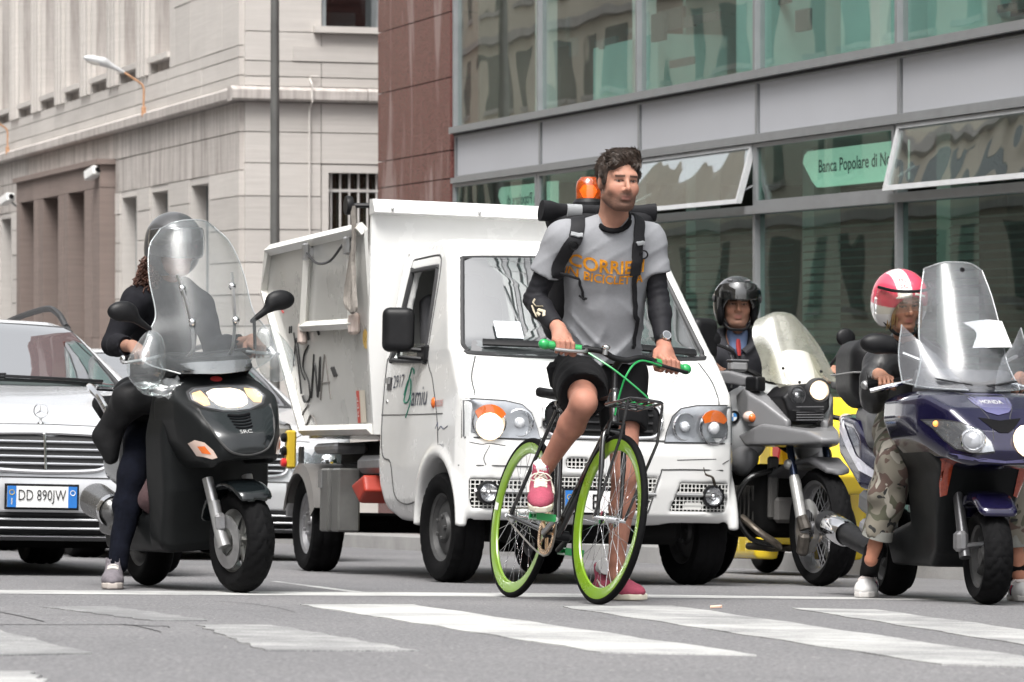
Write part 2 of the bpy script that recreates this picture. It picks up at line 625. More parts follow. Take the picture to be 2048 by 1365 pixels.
def solid(ops, h, wob=None, lo=None, hi=None):
    """ops: list of (mode, shape, k) with mode 'u' join, 's' cut away, 'i' keep inside. Returns verts, faces (numpy)."""
    us = [s_ for m_, s_, k_ in ops if m_ == 'u']
    L = np.min([s_[1] for s_ in us], 0) if lo is None else np.array(lo, dtype=np.float32)
    H = np.max([s_[2] for s_ in us], 0) if hi is None else np.array(hi, dtype=np.float32)
    L = L - 3 * h
    B = 8
    nb = np.maximum(np.ceil((H + 3 * h - L) / (h * B)).astype(int), 1)
    N = nb * B + 1
    gi = np.stack(np.meshgrid(*[np.arange(n) for n in nb], indexing='ij'), -1).reshape(-1, 3)
    cen = (L + (gi * B + B / 2) * h).astype(np.float32)
    rad = h * B * .5 * 1.7321
    cd = [s_[0](cen) for m_, s_, k_ in ops]
    d = np.full(len(cen), 1e3, dtype=np.float32)
    for (m_, s_, k_), e in zip(ops, cd):
        d = smin(d, e, k_) if m_ == 'u' else (smax(d, -e, k_) if m_ == 's' else smax(d, e, k_))
    kmax = max([k_ for _, _, k_ in ops] + [0])
    keep = np.abs(d) < rad * 1.35 + kmax * .3 + h * 2
    G = np.empty(N, dtype=np.float32)
    fill = np.where(d > 0, 1.0, -1.0).reshape(nb)
    G[...] = 1.0
    G[:-1, :-1, :-1] = np.repeat(np.repeat(np.repeat(fill, B, 0), B, 1), B, 2)
    kb = gi[keep]
    off = np.stack(np.meshgrid(*[np.arange(B + 1)] * 3, indexing='ij'), -1).reshape(-1, 3)
    CH = 1500
    for s0 in range(0, len(kb), CH):
        bl = kb[s0:s0 + CH]
        idx = (bl[:, None, :] * B + off[None]).reshape(-1, 3)
        P = (L + idx * h).astype(np.float32)
        nbk, npt = len(bl), len(off)
        dd = np.full(len(P), 1e3, dtype=np.float32)
        sel_d = [c[keep][s0:s0 + CH] for c in cd]
        P3 = P.reshape(nbk, npt, 3)
        d3 = dd.reshape(nbk, npt)
        for (m_, s_, k_), e in zip(ops, sel_d):
            near = (e < rad * 1.5 + k_ * 1.2) if m_ != 'i' else (e > -(rad * 1.5 + k_ * 1.2))
            if not near.any():
                continue
            v = s_[0](P3[near].reshape(-1, 3)).reshape(-1, npt)
            o = d3[near]
            d3[near] = smin(o, v, k_) if m_ == 'u' else (smax(o, -v, k_) if m_ == 's' else smax(o, v, k_))
        if wob is not None:
            dd = dd + wob(P)
        G[idx[:, 0], idx[:, 1], idx[:, 2]] = dd
    ins = G < 0
    cnt = np.zeros(N - 1, dtype=np.int8)
    sm = np.zeros((*(N - 1), 3), dtype=np.float32)
    S = [slice(0, -1), slice(1, None)]
    act = np.zeros(N - 1, dtype=bool)
    c0 = None
    for a in (0, 1):
        for b in (0, 1):
            for c in (0, 1):
                q = ins[S[a], S[b], S[c]]
                if c0 is None:
                    c0 = q
                else:
                    act |= q != c0
    ci = np.argwhere(act)
    if len(ci) == 0:
        return np.zeros((0, 3)), []
    acc = np.zeros((len(ci), 3), dtype=np.float64)
    num = np.zeros(len(ci))
    g = lambda o: G[ci[:, 0] + o[0], ci[:, 1] + o[1], ci[:, 2] + o[2]]
    for ax in range(3):
        for u in (0, 1):
            for w in (0, 1):
                o0 = [0, 0, 0]; o0[(ax + 1) % 3] = u; o0[(ax + 2) % 3] = w
                o1 = list(o0); o1[ax] = 1
                g0, g1 = g(o0), g(o1)
                cr = (g0 < 0) != (g1 < 0)
                t = np.where(cr, g0 / np.where(np.abs(g0 - g1) < 1e-9, 1, g0 - g1), 0)
                p = np.array(o0, dtype=np.float64)[None] + np.zeros((len(ci), 3))
                p[:, ax] += t
                acc += p * cr[:, None]
                num += cr
    V = L + (ci + acc / num[:, None]) * h
    vid = np.full(N - 1, -1, dtype=np.int64)
    vid[ci[:, 0], ci[:, 1], ci[:, 2]] = np.arange(len(ci))
    faces = []
    for ax in range(3):
        s0 = [slice(None)] * 3; s1 = [slice(None)] * 3
        s0[ax] = slice(0, -1); s1[ax] = slice(1, None)
        A_, B_ = ins[tuple(s0)], ins[tuple(s1)]
        e = np.argwhere(A_ != B_)
        b1, b2 = (ax + 1) % 3, (ax + 2) % 3
        ok = (e[:, b1] > 0) & (e[:, b2] > 0) & (e[:, b1] < N[b1] - 1) & (e[:, b2] < N[b2] - 1)
        e = e[ok]
        fl = A_[e[:, 0], e[:, 1], e[:, 2]]
        q = []
        for u, w in ((1, 1), (0, 1), (0, 0), (1, 0)):
            x = e.copy(); x[:, b1] -= u; x[:, b2] -= w
            q.append(vid[x[:, 0], x[:, 1], x[:, 2]])
        q = np.stack(q, 1)
        q[~fl] = q[~fl][:, ::-1]
        faces.append(q)
    Fc = np.concatenate(faces)
    Fc = Fc[(Fc >= 0).all(1)]
    return V, Fc

def sput(name, ops, h, mat, parent=None, col=None, wob=None, mi=None, mw=None, smooth=180, lo=None, hi=None):
    """Rounded solid as one mesh object; col(V) gives a colour per vertex, mi(centres) a material index per face."""
    V, Fc = solid(ops, h, wob, lo, hi)
    me = bpy.data.meshes.new(name)
    me.vertices.add(len(V))
    me.vertices.foreach_set('co', np.asarray(V, dtype=np.float32).ravel())
    nf = len(Fc)
    me.loops.add(nf * 4)
    me.loops.foreach_set('vertex_index', np.asarray(Fc, dtype=np.int32).ravel())
    me.polygons.add(nf)
    me.polygons.foreach_set('loop_start', np.arange(0, nf * 4, 4, dtype=np.int32))
    me.polygons.foreach_set('loop_total', np.full(nf, 4, dtype=np.int32))
    me.update(calc_edges=True)
    if mi is not None:
        me.polygons.foreach_set('material_index', np.asarray(mi(V[Fc].mean(1)), dtype=np.int32))
    if col is not None:
        at_ = me.attributes.new('Col', 'FLOAT_COLOR', 'POINT')
        c = np.ones((len(V), 4), dtype=np.float32)
        c[:, :3] = col(V)
        at_.data.foreach_set('color', c.ravel())
    return put(name, me, mat, parent, smooth, mw)

def bvh(*objs):
    """Surface lookup in the objects' own coordinates."""
    vs, fs = [], []
    for o in objs:
        b = len(vs)
        vs += [v.co.copy() for v in o.data.vertices]
        fs += [[i + b for i in p.vertices] for p in o.data.polygons]
    return BVHTree.FromPolygons(vs, fs)

def on(tree, p, d, off=0.0, far=None):
    """Point where a ray from p along d meets the surface, lifted by off."""
    p, d = Vector(p), Vector(d).normalized()
    h, n, i, l = tree.ray_cast(p, d)
    if h is None:
        h, n, i, l = tree.find_nearest(p)
        if far is not None or h is None:
            return p + d * (far or 0)
    return h - d * off

def decal(tree, poly, fn, d, off=.003, rings=4, th=0.0, n=3):
    """Sheet with a 2D outline laid onto a surface: fn(u, v) gives the start of the ray along d."""
    pl = []
    for i in range(len(poly)):
        a, b = Vector(poly[i]), Vector(poly[(i + 1) % len(poly)])
        pl += [a.lerp(b, k / n) for k in range(n)]
    c = sum(pl, Vector((0, 0))) / len(pl)
    mb = MB()
    vs = []
    for r_ in range(rings):
        t = 1 - r_ / rings
        vs += [on(tree, fn(*(c + (q - c) * t)), d, off) for q in pl]
    vs.append(on(tree, fn(*c), d, off))
    k = len(pl)
    fs = [(r_ * k + i, r_ * k + (i + 1) % k, (r_ + 1) * k + (i + 1) % k, (r_ + 1) * k + i) for r_ in range(rings - 1) for i in range(k)]
    fs += [((rings - 1) * k + i, (rings - 1) * k + (i + 1) % k, rings * k) for i in range(k)]
    if th:
        dv = Vector(d).normalized() * th
        K = len(vs)
        vs2 = [v + dv for v in vs]
        fs = fs + [tuple(i + K for i in f[::-1]) for f in fs] + [(i, i + K, (i + 1) % k + K, (i + 1) % k) for i in range(k)]
        vs = vs + vs2
    return mb.add(vs, fs)
mBLK = M('black_plastic', (.007, .007, .008), .45, spec=.25, var=.3, vs=30)
mBLKR = M('black_rubber', (.006, .006, .007), .8, spec=.1, var=.3, vs=12, bump=.15, bs=80)
# ================================================================== road and markings
PSI = R(18.3)
UX, UY = math.sin(PSI), -math.cos(PSI)      # along the street, towards the camera
VX, VY = math.cos(PSI), math.sin(PSI)       # across the street, to the right
U3, V3 = Vector((UX, UY, 0)), Vector((VX, VY, 0))

def asphalt():
    m, t, p, o = nodes('asphalt')
    L = t.links.new
    tc = nn(t, 'ShaderNodeTexCoord')
    n1 = nn(t, 'ShaderNodeTexNoise', Scale=.35, Detail=6, Roughness=.6)
    n2 = nn(t, 'ShaderNodeTexNoise', Scale=95, Detail=3)
    vo = nn(t, 'ShaderNodeTexVoronoi', Scale=95)
    for n in (n1, n2, vo):
        L(tc.outputs['Object'], n.inputs['Vector'])
    r1 = nn(t, 'ShaderNodeValToRGB')
    r1.color_ramp.elements[0].position, r1.color_ramp.elements[1].position = .3, .72
    r1.color_ramp.elements[0].color = (.118, .118, .124, 1)
    r1.color_ramp.elements[1].color = (.165, .163, .168, 1)
    L(n1.outputs[0], r1.inputs[0])
    sp = nn(t, 'ShaderNodeValToRGB')
    sp.color_ramp.elements[0].position, sp.color_ramp.elements[1].position = .33, .68
    sp.color_ramp.elements[0].color = (.55, .55, .56, 1)
    sp.color_ramp.elements[1].color = (1.6, 1.58, 1.55, 1)
    L(n2.outputs[0], sp.inputs[0])
    mx = nn(t, 'ShaderNodeMix', _data_type='RGBA', _blend_type='MULTIPLY')
    mx.inputs['Factor'].default_value = 1
    L(r1.outputs[0], mx.inputs['A'])
    L(sp.outputs[0], mx.inputs['B'])
    wc = nn(t, 'ShaderNodeMapRange')           # single pale stones
    wc.inputs['From Min'].default_value, wc.inputs['From Max'].default_value = .93, .97
    L(vo.outputs['Color'], wc.inputs[0])
    n4 = nn(t, 'ShaderNodeTexNoise', Scale=1.1, Detail=9, Roughness=.75, Distortion=.4)
    L(tc.outputs['Object'], n4.inputs['Vector'])
    st = nn(t, 'ShaderNodeMapRange')             # oil and tyre stains
    st.inputs['From Min'].default_value, st.inputs['From Max'].default_value = .56, .72
    st.inputs['To Min'].default_value, st.inputs['To Max'].default_value = 1, .72
    L(n4.outputs[0], st.inputs[0])
    m4 = nn(t, 'ShaderNodeMix', _data_type='RGBA', _blend_type='MULTIPLY')
    m4.inputs['Factor'].default_value = 1
    L(mx.outputs['Result'], m4.inputs['A'])
    L(st.outputs[0], m4.inputs['B'])
    mx = m4
    m2 = nn(t, 'ShaderNodeMix', _data_type='RGBA')
    m2.inputs['B'].default_value = (.42, .41, .38, 1)
    L(wc.outputs[0], m2.inputs['Factor'])
    L(mx.outputs['Result'], m2.inputs['A'])
    L(m2.outputs['Result'], p.inputs['Base Color'])
    p.inputs['Roughness'].default_value = .85
    b = nn(t, 'ShaderNodeBump', Strength=.6, Distance=.006)
    L(n2.outputs[0], b.inputs['Height'])
    L(b.outputs[0], p.inputs['Normal'])
    return m

def worn_paint(name, wear):
    m, t, p, o = nodes(name)
    L = t.links.new
    tc = nn(t, 'ShaderNodeTexCoord')
    n1 = nn(t, 'ShaderNodeTexNoise', Scale=1.6, Detail=10, Roughness=.72)
    n2 = nn(t, 'ShaderNodeTexNoise', Scale=150, Detail=2)
    for n in (n1, n2):
        L(tc.outputs['Object'], n.inputs['Vector'])
    ad = nn(t, 'ShaderNodeMath', _operation='MULTIPLY_ADD')
    ad.inputs[1].default_value = .45
    L(n2.outputs[0], ad.inputs[0])
    L(n1.outputs[0], ad.inputs[2])
    cr = nn(t, 'ShaderNodeValToRGB')
    cr.color_ramp.elements[0].position, cr.color_ramp.elements[1].position = wear - .12, wear + .2
    cr.color_ramp.elements[0].color = (.46, .46, .45, 1)
    cr.color_ramp.elements[1].color = (.16, .16, .163, 1)
    L(ad.outputs[0], cr.inputs[0])
    L(cr.outputs[0], p.inputs['Base Color'])
    p.inputs['Roughness'].default_value = .8
    return m

mASPH = asphalt()
road_mb = MB()
gxs = [-300, -60, -20, -8, -4, -2, 0, 2, 4, 8, 20, 60, 300]
gys = [-60, -10, 0, 4, 8, 12, 16, 20, 26, 34, 50, 80, 140, 320]
road_mb.sheet([[(x, y, gz(x, y)) for x in gxs] for y in gys])
kind(put('road', road_mb, mASPH, smooth=0), 'structure')

mPA, mPB, mPC, mPD = worn_paint('road_paint', .76), worn_paint('road_paint_worn', .68), worn_paint('road_paint_faded', .56), worn_paint('road_paint_pale', .64)
def marking(name, px, m, dz=.0016):
    mb = MB()
    mb.add([gpt(x, y, dz) for x, y in px], [tuple(range(len(px)))])
    return kind(put(name, mb, m, smooth=0), 'structure')

def stripe(px4, m, seed):
    """One bar of the crossing with ragged edges; px4: start left, start right, end right, end left."""
    rnd = random.Random(seed)
    a, b, c, d = [gpt(*q) for q in px4]
    mb = MB()
    n = 40
    L1 = [a.lerp(d, i / n) + V3 * (rnd.uniform(-.005, .005) + .008 * math.sin(i * .9 + seed)) + Vector((0, 0, .004)) for i in range(n + 1)]
    L2 = [b.lerp(c, i / n) + V3 * (rnd.uniform(-.005, .005) + .008 * math.sin(i * .7 + seed * 2)) + Vector((0, 0, .004)) for i in range(n + 1)]
    mb.sheet([[p.lerp(q, k / 3) for k in range(4)] for p, q in zip(L1, L2)], -.007)
    return kind(put('crossing_stripe', mb, m, smooth=0), 'structure')

stripe([(598, 1211), (822, 1211), (1518, 1313), (1204, 1307)], mPA, 1)
stripe([(1120, 1215), (1344, 1213), (2240, 1344), (1880, 1331)], mPB, 2)
stripe([(1585, 1218), (1750, 1221), (2700, 1352), (2350, 1340)], mPB, 3)
stripe([(90, 1216), (225, 1215), (420, 1243), (300, 1243)], mPC, 4)
stripe([(395, 1252), (545, 1252), (835, 1304), (528, 1304)], mPC, 5)
stripe([(-420, 1218), (-180, 1216), (176, 1309), (-180, 1317)], mPD, 6)
stripe([(-300, 1343), (60, 1347), (120, 1385), (-260, 1385)], mPD, 7)
marking('stop_line', [(-700, 1176), (0, 1181), (1024, 1187), (1750, 1196), (2600, 1205), (2600, 1213), (1750, 1200), (1024, 1194.5), (0, 1188.5), (-700, 1182)], mPA)
marking('lane_line', [(540, 1163), (556, 1163), (738, 1186), (706, 1186)], mPB, .0009)
mTAR = M('crack_tar', (.035, .035, .036), .9)
def crack(pts, w):
    mb = MB()
    P = [gpt(*q, .0016) for q in pts]
    rows = []
    for i, p in enumerate(P):
        rows.append([p + Vector((0, -w / 2, GA * w / 2)), p + Vector((0, w / 2, -GA * w / 2))])
    mb.sheet(rows)
    kind(put('road_crack', mb, mTAR, smooth=0), 'structure')
crack([(-100, 1212), (5, 1226), (40, 1233), (88, 1244)], .03)
crack([(-200, 1251), (0, 1250), (120, 1250.5), (240, 1250), (268, 1252), (300, 1259), (322, 1265)], .028)
crack([(244, 1250), (300, 1253), (336, 1253.5), (339, 1257)], .03)
crack([(430, 1203), (500, 1208), (560, 1217), (590, 1226)], .02)
mCIG = M('litter_paper', (.75, .5, .38), .8)
for (px, py, a) in ((1433, 1218, .3),):
    mb = MB()
    p = gpt(px, py, .006)
    mb.tube([p + Vector((-.022, .01, 0)), p + Vector((.02, -.01, .004))], .006, 6)
    tag(put('litter', mb, mCIG), 'scrap of pinkish litter lying on the asphalt ahead of the bicycle', 'litter')

# pavement on the right with kerb
mPAVE = M('paving', (.26, .255, .25), .85, var=.2, vs=3, bump=.3, bs=40)
mKERB = M('kerb_stone', (.34, .335, .33), .8, var=.25, vs=2, bump=.3)
def lat(l, g, dz=0):
    """Point at lateral offset l and distance g up the street (away from the camera)."""
    x, y = VX * l - UX * g, VY * l - UY * g
    return Vector((x, y, gz(x, y) + dz))
def strip_box(name, l0, l1, g0, g1, z0, z1, m):
    mb = MB()
    n = 6
    rows = []
    for i in range(n + 1):
        g = g0 + (g1 - g0) * i / n
        rows.append([lat(l0, g, z0), lat(l0, g, z1), lat(l1, g, z1), lat(l1, g, z0)])
    mb.loft(rows)
    return kind(put(name, mb, m, smooth=0), 'structure')
strip_box('pavement', 9.12, 13, -6, 36.4, -.2, .118, mPAVE)
strip_box('kerb', 8.95, 9.12, -6, 36.4, -.2, .124, mKERB)
strip_box('pavement', 9.6, 15, 44.6, 110, -.2, .118, mPAVE)
strip_box('kerb', 9.43, 9.6, 44.6, 110, -.2, .124, mKERB)

# ================================================================== stone building (left, behind)
def stone_mat(name, col, streak=0.0, bands=.1):
    m, t, p, o = nodes(name)
    L = t.links.new
    tc = nn(t, 'ShaderNodeTexCoord')
    mp = nn(t, 'ShaderNodeMapping')
    mp.inputs['Scale'].default_value = (.6, .6, 14)
    L(tc.outputs['Object'], mp.inputs[0])
    nb = nn(t, 'ShaderNodeTexNoise', Scale=1.5, Detail=7, Roughness=.7)
    L(mp.outputs[0], nb.inputs['Vector'])
    nz = nn(t, 'ShaderNodeTexNoise', Scale=.5, Detail=6, Roughness=.65)
    L(tc.outputs['Object'], nz.inputs['Vector'])
    oi = nn(t, 'ShaderNodeObjectInfo')
    cr = nn(t, 'ShaderNodeValToRGB')
    cr.color_ramp.elements[0].position, cr.color_ramp.elements[1].position = .25, .75
    cr.color_ramp.elements[0].color = c4([c * (1 - bands * 1.6) for c in col])
    cr.color_ramp.elements[1].color = c4([c * (1 + bands) for c in col])
    L(nb.outputs[0], cr.inputs[0])
    mx = nn(t, 'ShaderNodeMix', _data_type='RGBA', _blend_type='MULTIPLY')
    mx.inputs['Factor'].default_value = 1
    rr = nn(t, 'ShaderNodeMapRange')
    rr.inputs['To Min'].default_value, rr.inputs['To Max'].default_value = .78, 1.15
    L(nz.outputs[0], rr.inputs[0])
    ro = nn(t, 'ShaderNodeMapRange')
    ro.inputs['To Min'].default_value, ro.inputs['To Max'].default_value = .9, 1.06
    L(oi.outputs['Random'], ro.inputs[0])
    mm = nn(t, 'ShaderNodeMath', _operation='MULTIPLY')
    L(rr.outputs[0], mm.inputs[0]); L(ro.outputs[0], mm.inputs[1])
    L(cr.outputs[0], mx.inputs['A']); L(mm.outputs[0], mx.inputs['B'])
    last = mx.outputs['Result']
    if streak:
        m2 = nn(t, 'ShaderNodeMapping')
        m2.inputs['Scale'].default_value = (3.4, 3.4, .2)
        L(tc.outputs['Object'], m2.inputs[0])
        n2 = nn(t, 'ShaderNodeTexNoise', Scale=2.2, Detail=6, Roughness=.75)
        L(m2.outputs[0], n2.inputs['Vector'])
        c2 = nn(t, 'ShaderNodeMapRange')
        c2.inputs['From Min'].default_value, c2.inputs['From Max'].default_value = .44, .60
        c2.inputs['To Max'].default_value = streak
        L(n2.outputs[0], c2.inputs[0])
        m3 = nn(t, 'ShaderNodeMix', _data_type='RGBA')
        L(c2.outputs[0], m3.inputs['Factor'])
        L(last, m3.inputs['A'])
        m3.inputs['B'].default_value = (.2, .17, .155, 1)
        last = m3.outputs['Result']
    L(last, p.inputs['Base Color'])
    p.inputs['Roughness'].default_value = .8
    b = nn(t, 'ShaderNodeBump', Strength=.25, Distance=.02)
    L(nb.outputs[0], b.inputs['Height'])
    L(b.outputs[0], p.inputs['Normal'])
    return m

mTRAV = stone_mat('travertine', (.55, .52, .49), bands=.06)
mTRAVS = stone_mat('travertine_stained', (.54, .505, .475), .66, .06)
mLEDGE = stone_mat('travertine_ledge', (.49, .455, .43), .5, .06)
mBROWN = stone_mat('brown_granite', (.225, .175, .155), .25, .12)
mCORE = M('joint_mortar', (.16, .13, .115), .9)
mWGLASS = GLASS('window_glass', (.45, .52, .53), boost=3, ws=.8, wave=.04)
mWFRAME = M('window_frame_metal', (.23, .25, .26), .5, var=.2)
mSHUT = M('grey_shutter', (.20, .20, .20), .6, var=.25, vs=2)
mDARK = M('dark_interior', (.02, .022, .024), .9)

LC = Vector((-3.83, 48.0, 0))
sb = thing('stone_building', 'pale stone building with tall deep windows and a stained ledge behind the lamp post', 'building', LC)
def LF(s, z, out=0.0):        # left face: s runs away from the corner, out towards the street
    return Vector((-UX * s - VX * out, -UY * s - VY * out, z + CAMZ))
def RF(t, z, out=0.0):        # right face, towards the side street
    return Vector((VX * t + UX * out, VY * t + UY * out, z + CAMZ))
def fbox(fn, a0, a1, z0, z1, o0, o1, mb=None):
    mb = mb or MB()
    vs = [fn(a, z, o) for a in (a0, a1) for z in (z0, z1) for o in (o0, o1)]
    return mb.add(vs, [(0, 1, 3, 2), (4, 6, 7, 5), (0, 4, 5, 1), (2, 3, 7, 6), (0, 2, 6, 4), (1, 5, 7, 3)])

BASE = -4.2
def clad(fn, a0, a1, rows, openings, w, mfun, name='stone', gap=.011, rnd=random.Random(3), th=.05):
    for (z0, z1) in rows:
        spans = [(a0, a1)]
        for (b0, b1, y0, y1) in openings:
            if y0 < z1 - .02 and y1 > z0 + .02:
                nx = []
                for (p, q) in spans:
                    if b1 <= p or b0 >= q:
                        nx.append((p, q))
                    else:
                        if b0 - p > .05: nx.append((p, b0))
                        if q - b1 > .05: nx.append((b1, q))
                spans = nx
        for (p, q) in spans:
            n = max(1, round((q - p) / w))
            for i in range(n):
                x0, x1 = p + (q - p) * i / n, p + (q - p) * (i + 1) / n
                o = th + rnd.uniform(-.006, .006)
                put(name, fbox(fn, x0 + gap * .5, x1 - gap * .5, z0 + gap * .6, z1 - gap * .6, -.12, o), mfun(x0, z0), sb, smooth=0)

gw = [(1.87, 3.21), (4.64, 6.0), (6.97, 8.33)]
gwl = [(17.0, 17.9), (18.7, 20.05), (21.2, 22.5)]
uw = [(4.57 + 2.37 * i, 5.95 + 2.37 * i) for i in range(9)]
rowsL = [(-4.0, -2.4), (-2.4, -1.3), (-1.3, -.45), (-.45, .0), (0, .45), (.45, .91), (.91, 1.38), (1.38, 1.856), (1.856, 2.22), (2.22, 2.77), (2.77, 3.2)]
openL = [(a, b, -.9, 2.22) for a, b in gw + gwl] + [(8.72, 16.75, -4.5, 2.72)]
END = 26.0
clad(LF, 0.02, END, rowsL, openL, 1.5, lambda a, z: mTRAVS if z > 1.9 else mTRAV)
# belt above the ledge, then tall window storey
clad(LF, 0.02, END, [(3.42, 3.576), (3.576, 3.83), (3.83, 4.0)], [], 2.37, lambda a, z: mTRAV)
openU = [(a, b, 3.99, 9.5) for a, b in uw]
clad(LF, 0.02, 4.2, [(4.0, 4.9), (4.9, 6.6), (6.6, 9.5)], [], .95, lambda a, z: mTRAV)
clad(LF, 4.2, END, [(4.0, 6.4), (6.4, 9.5)], openU, 1.0, lambda a, z: mTRAV)
rowsR = [(-4.0, -2.4), (-2.4, -1.3), (-1.3, -.45), (-.45, .0), (0, .45), (.45, .91), (.91, 1.38), (1.38, 1.856), (1.856, 2.325), (2.325, 2.77), (2.77, 3.2)]
openR = [(1.25, 2.75, .45, 2.2)]
clad(RF, 0.02, 9.0, rowsR, [(1.14, 2.86, .3, 2.32)] , 1.13, lambda a, z: mTRAV)
clad(RF, 0.02, 9.0, [(3.42, 3.56), (3.56, 3.78), (3.78, 4.2), (4.2, 5.9), (5.9, 9.5)], [(1.15, 2.85, 4.25, 5.9)], 1.13, lambda a, z: mTRAV)
# core behind the slabs: one body with niches cut by building it from strips
core = MB()
def strips(fn, a0, a1, openings, zmin, zmax, back):
    xs = sorted({a0, a1} | {x for o in openings for x in o[:2] if a0 < x < a1})
    for x0, x1 in zip(xs, xs[1:]):
        mid = (x0 + x1) / 2
        zs = sorted([o[2:] for o in openings if o[0] < mid < o[1]])
        z = zmin
        for (p, q) in zs:
            if p > z: fbox(fn, x0, x1, z, p, -back, -.1, core)
            z = max(z, q)
        if z < zmax: fbox(fn, x0, x1, z, zmax, -back, -.1, core)
strips(LF, .35, END, openL + openU, BASE, 9.5, .5)
strips(RF, .0, 9.0, openR + [(1.2, 2.8, 4.29, 5.9)], BASE, 9.5, .5)
put('wall', core, mCORE, sb, smooth=0)
put('roof', fbox(lambda a, z, o: Vector((VX * o - UX * a, VY * o - UY * a, z + CAMZ)), 0, END, 9.5, 9.8, 0, 9), mTRAV, sb, smooth=0)
# ledge wrapping the corner
n = 12
for i in range(n):
    a0, a1 = END * i / n, END * (i + 1) / n
    mb = MB()
    prof = [(-.1, 3.205), (.16, 3.205), (.2, 3.235), (.2, 3.36), (.1, 3.412), (-.1, 3.412)]
    e0 = -.2 if i == 0 else a0 + .006
    mb.loft([[LF(e, z, o) for o, z in prof] for e in ((e0 if i else -.0), a1 - .006)])
    put('ledge', mb, mLEDGE, sb, smooth=0)
for i in range(5):
    mb = MB()
    mb.loft([[RF(e, z, o) for o, z in prof] for e in (1.8 * i + (.006 if i else -.2), 1.8 * (i + 1) - .006)])
    put('ledge', mb, mLEDGE, sb, smooth=0)
# ground floor windows: grey shutters behind fine bars
def gwin(a, b, z0, z1):
    w = put('window', fbox(LF, a, b, z0, z1, -.34, -.3), mSHUT, sb, smooth=0)
    fr = MB()
    for (x0, x1, y0, y1) in ((a - .0, a + .1, z0, z1), (b - .1, b, z0, z1), (a + .1, b - .1, z1 - .1, z1)):
        fbox(LF, x0, x1, y0, y1, -.3, .035, fr)
    put('surround', fr, mTRAV, w, smooth=0)
    for k in range(9):
        x = a + .14 + (b - a - .28) * k / 8
        mb = MB(); mb.tube([LF(x, z0, -.2), LF(x, z1 - .1, -.2)], .012, 5)
        put('bar', mb, mWFRAME, w)
for a, b in gw + gwl:
    gwin(a, b, -.9, 2.22)
# tall windows of the upper storey
for a, b in uw:
    w = put('window', fbox(LF, a + .08, b - .08, 4.26, 9.4, -.62, -.6), mWGLASS, sb, smooth=0)
    mb = MB()
    for z in (5.2, 6.1, 7.0, 8.0):
        fbox(LF, a + .08, b - .08, z - .02, z + .02, -.6, -.56, mb)
    fbox(LF, a + .02, a + .08, 4.26, 9.4, -.62, -.54, mb); fbox(LF, b - .08, b - .02, 4.26, 9.4, -.62, -.54, mb)
    put('frame', mb, mWFRAME, w, smooth=0)
    put('sill', fbox(LF, a - .05, b + .05, 4.17, 4.26, -.6, .1), mTRAV, w, smooth=0)
    put('apron', fbox(LF, a + .02, b - .02, 3.985, 4.168, -.3, -.06), mLEDGE, w, smooth=0)
    rv = MB()
    fbox(LF, a - .0, a + .02, 4.26, 9.4, -.6, -.02, rv); fbox(LF, b - .02, b, 4.26, 9.4, -.6, -.02, rv)
    put('reveal', rv, mBROWN if False else mLEDGE, w, smooth=0)
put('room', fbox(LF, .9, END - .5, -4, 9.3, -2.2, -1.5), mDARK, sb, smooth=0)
# pilaster ribs between the tall windows
for i in range(8):
    c = (uw[i][1] + uw[i + 1][0]) / 2
    for dx in (-.28, 0, .28):
        put('rib', fbox(LF, c + dx - .07, c + dx + .07, 4.0, 9.4, .04, .11), mTRAV, sb, smooth=0)
# barred window and upper window on the side street face
w = put('window', fbox(RF, 1.25, 2.75, .45, 2.2, -.42, -.4), GLASS('dim_glass', (.5, .5, .42), .12, (.5, .47, .36)), sb, smooth=0)
mb = MB()
for q in ((1.15, 1.25, .31, 2.31), (2.75, 2.85, .31, 2.31)): fbox(RF, *q, -.4, .055, mb)
fbox(RF, 1.25, 2.75, 2.2, 2.31, -.4, .055, mb)
fbox(RF, 1.25, 2.75, .31, .45, -.4, .1, mb)
put('surround', mb, mTRAV, w, smooth=0)
put('blind', fbox(RF, 1.27, 2.73, .46, 1.65, -.9, -.86), M('curtain', (.33, .3, .22), .9, vs=3), w, smooth=0)
mBAR = M('bar_paint', (.6, .58, .56), .5)
for k in range(11):
    x = 1.32 + 1.36 * k / 10
    mb = MB(); mb.tube([RF(x, .46, -.08), RF(x, 2.2, -.08)], .016, 6); put('bar', mb, mBAR, w)
for z in (.75, 1.95):
    put('bar', fbox(RF, 1.25, 2.75, z - .02, z + .02, -.1, -.06), mBAR, w, smooth=0)
w = put('window', fbox(RF, 1.2, 2.8, 4.29, 5.9, -.3, -.28), mWGLASS, sb, smooth=0)
mb = MB()
for q in ((1.16, 1.22, 4.29, 5.9), (1.98, 2.02, 4.29, 5.9), (2.78, 2.84, 4.29, 5.9)): fbox(RF, *q, -.32, .02, mb)
put('frame', mb, mWFRAME, w, smooth=0)
put('sill', fbox(RF, 1.02, 2.98, 4.2, 4.29, -.3, .16), mTRAV, w, smooth=0)
put('box_on_sill', fbox(RF, 1.3, 1.8, 4.3, 4.55, -.75, -.5), M('pale_box', (.6, .6, .58), .7), w, smooth=0)
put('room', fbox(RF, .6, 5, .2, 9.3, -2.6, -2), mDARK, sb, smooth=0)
put('panel', fbox(RF, .72, 3.3, 3.79, 4.0, .04, .066), mTRAV, sb, smooth=0)
mb = MB()
mb.tube([RF(1.09, 3.57, .09), RF(.98, 3.57, .09), RF(.96, 3.53, .09), RF(.96, 3.44, .24), RF(.96, 3.2, .24), RF(.96, 3.12, .09), RF(.96, -2, .09)], .014, 6)
put('conduit', mb, mTRAV, sb)
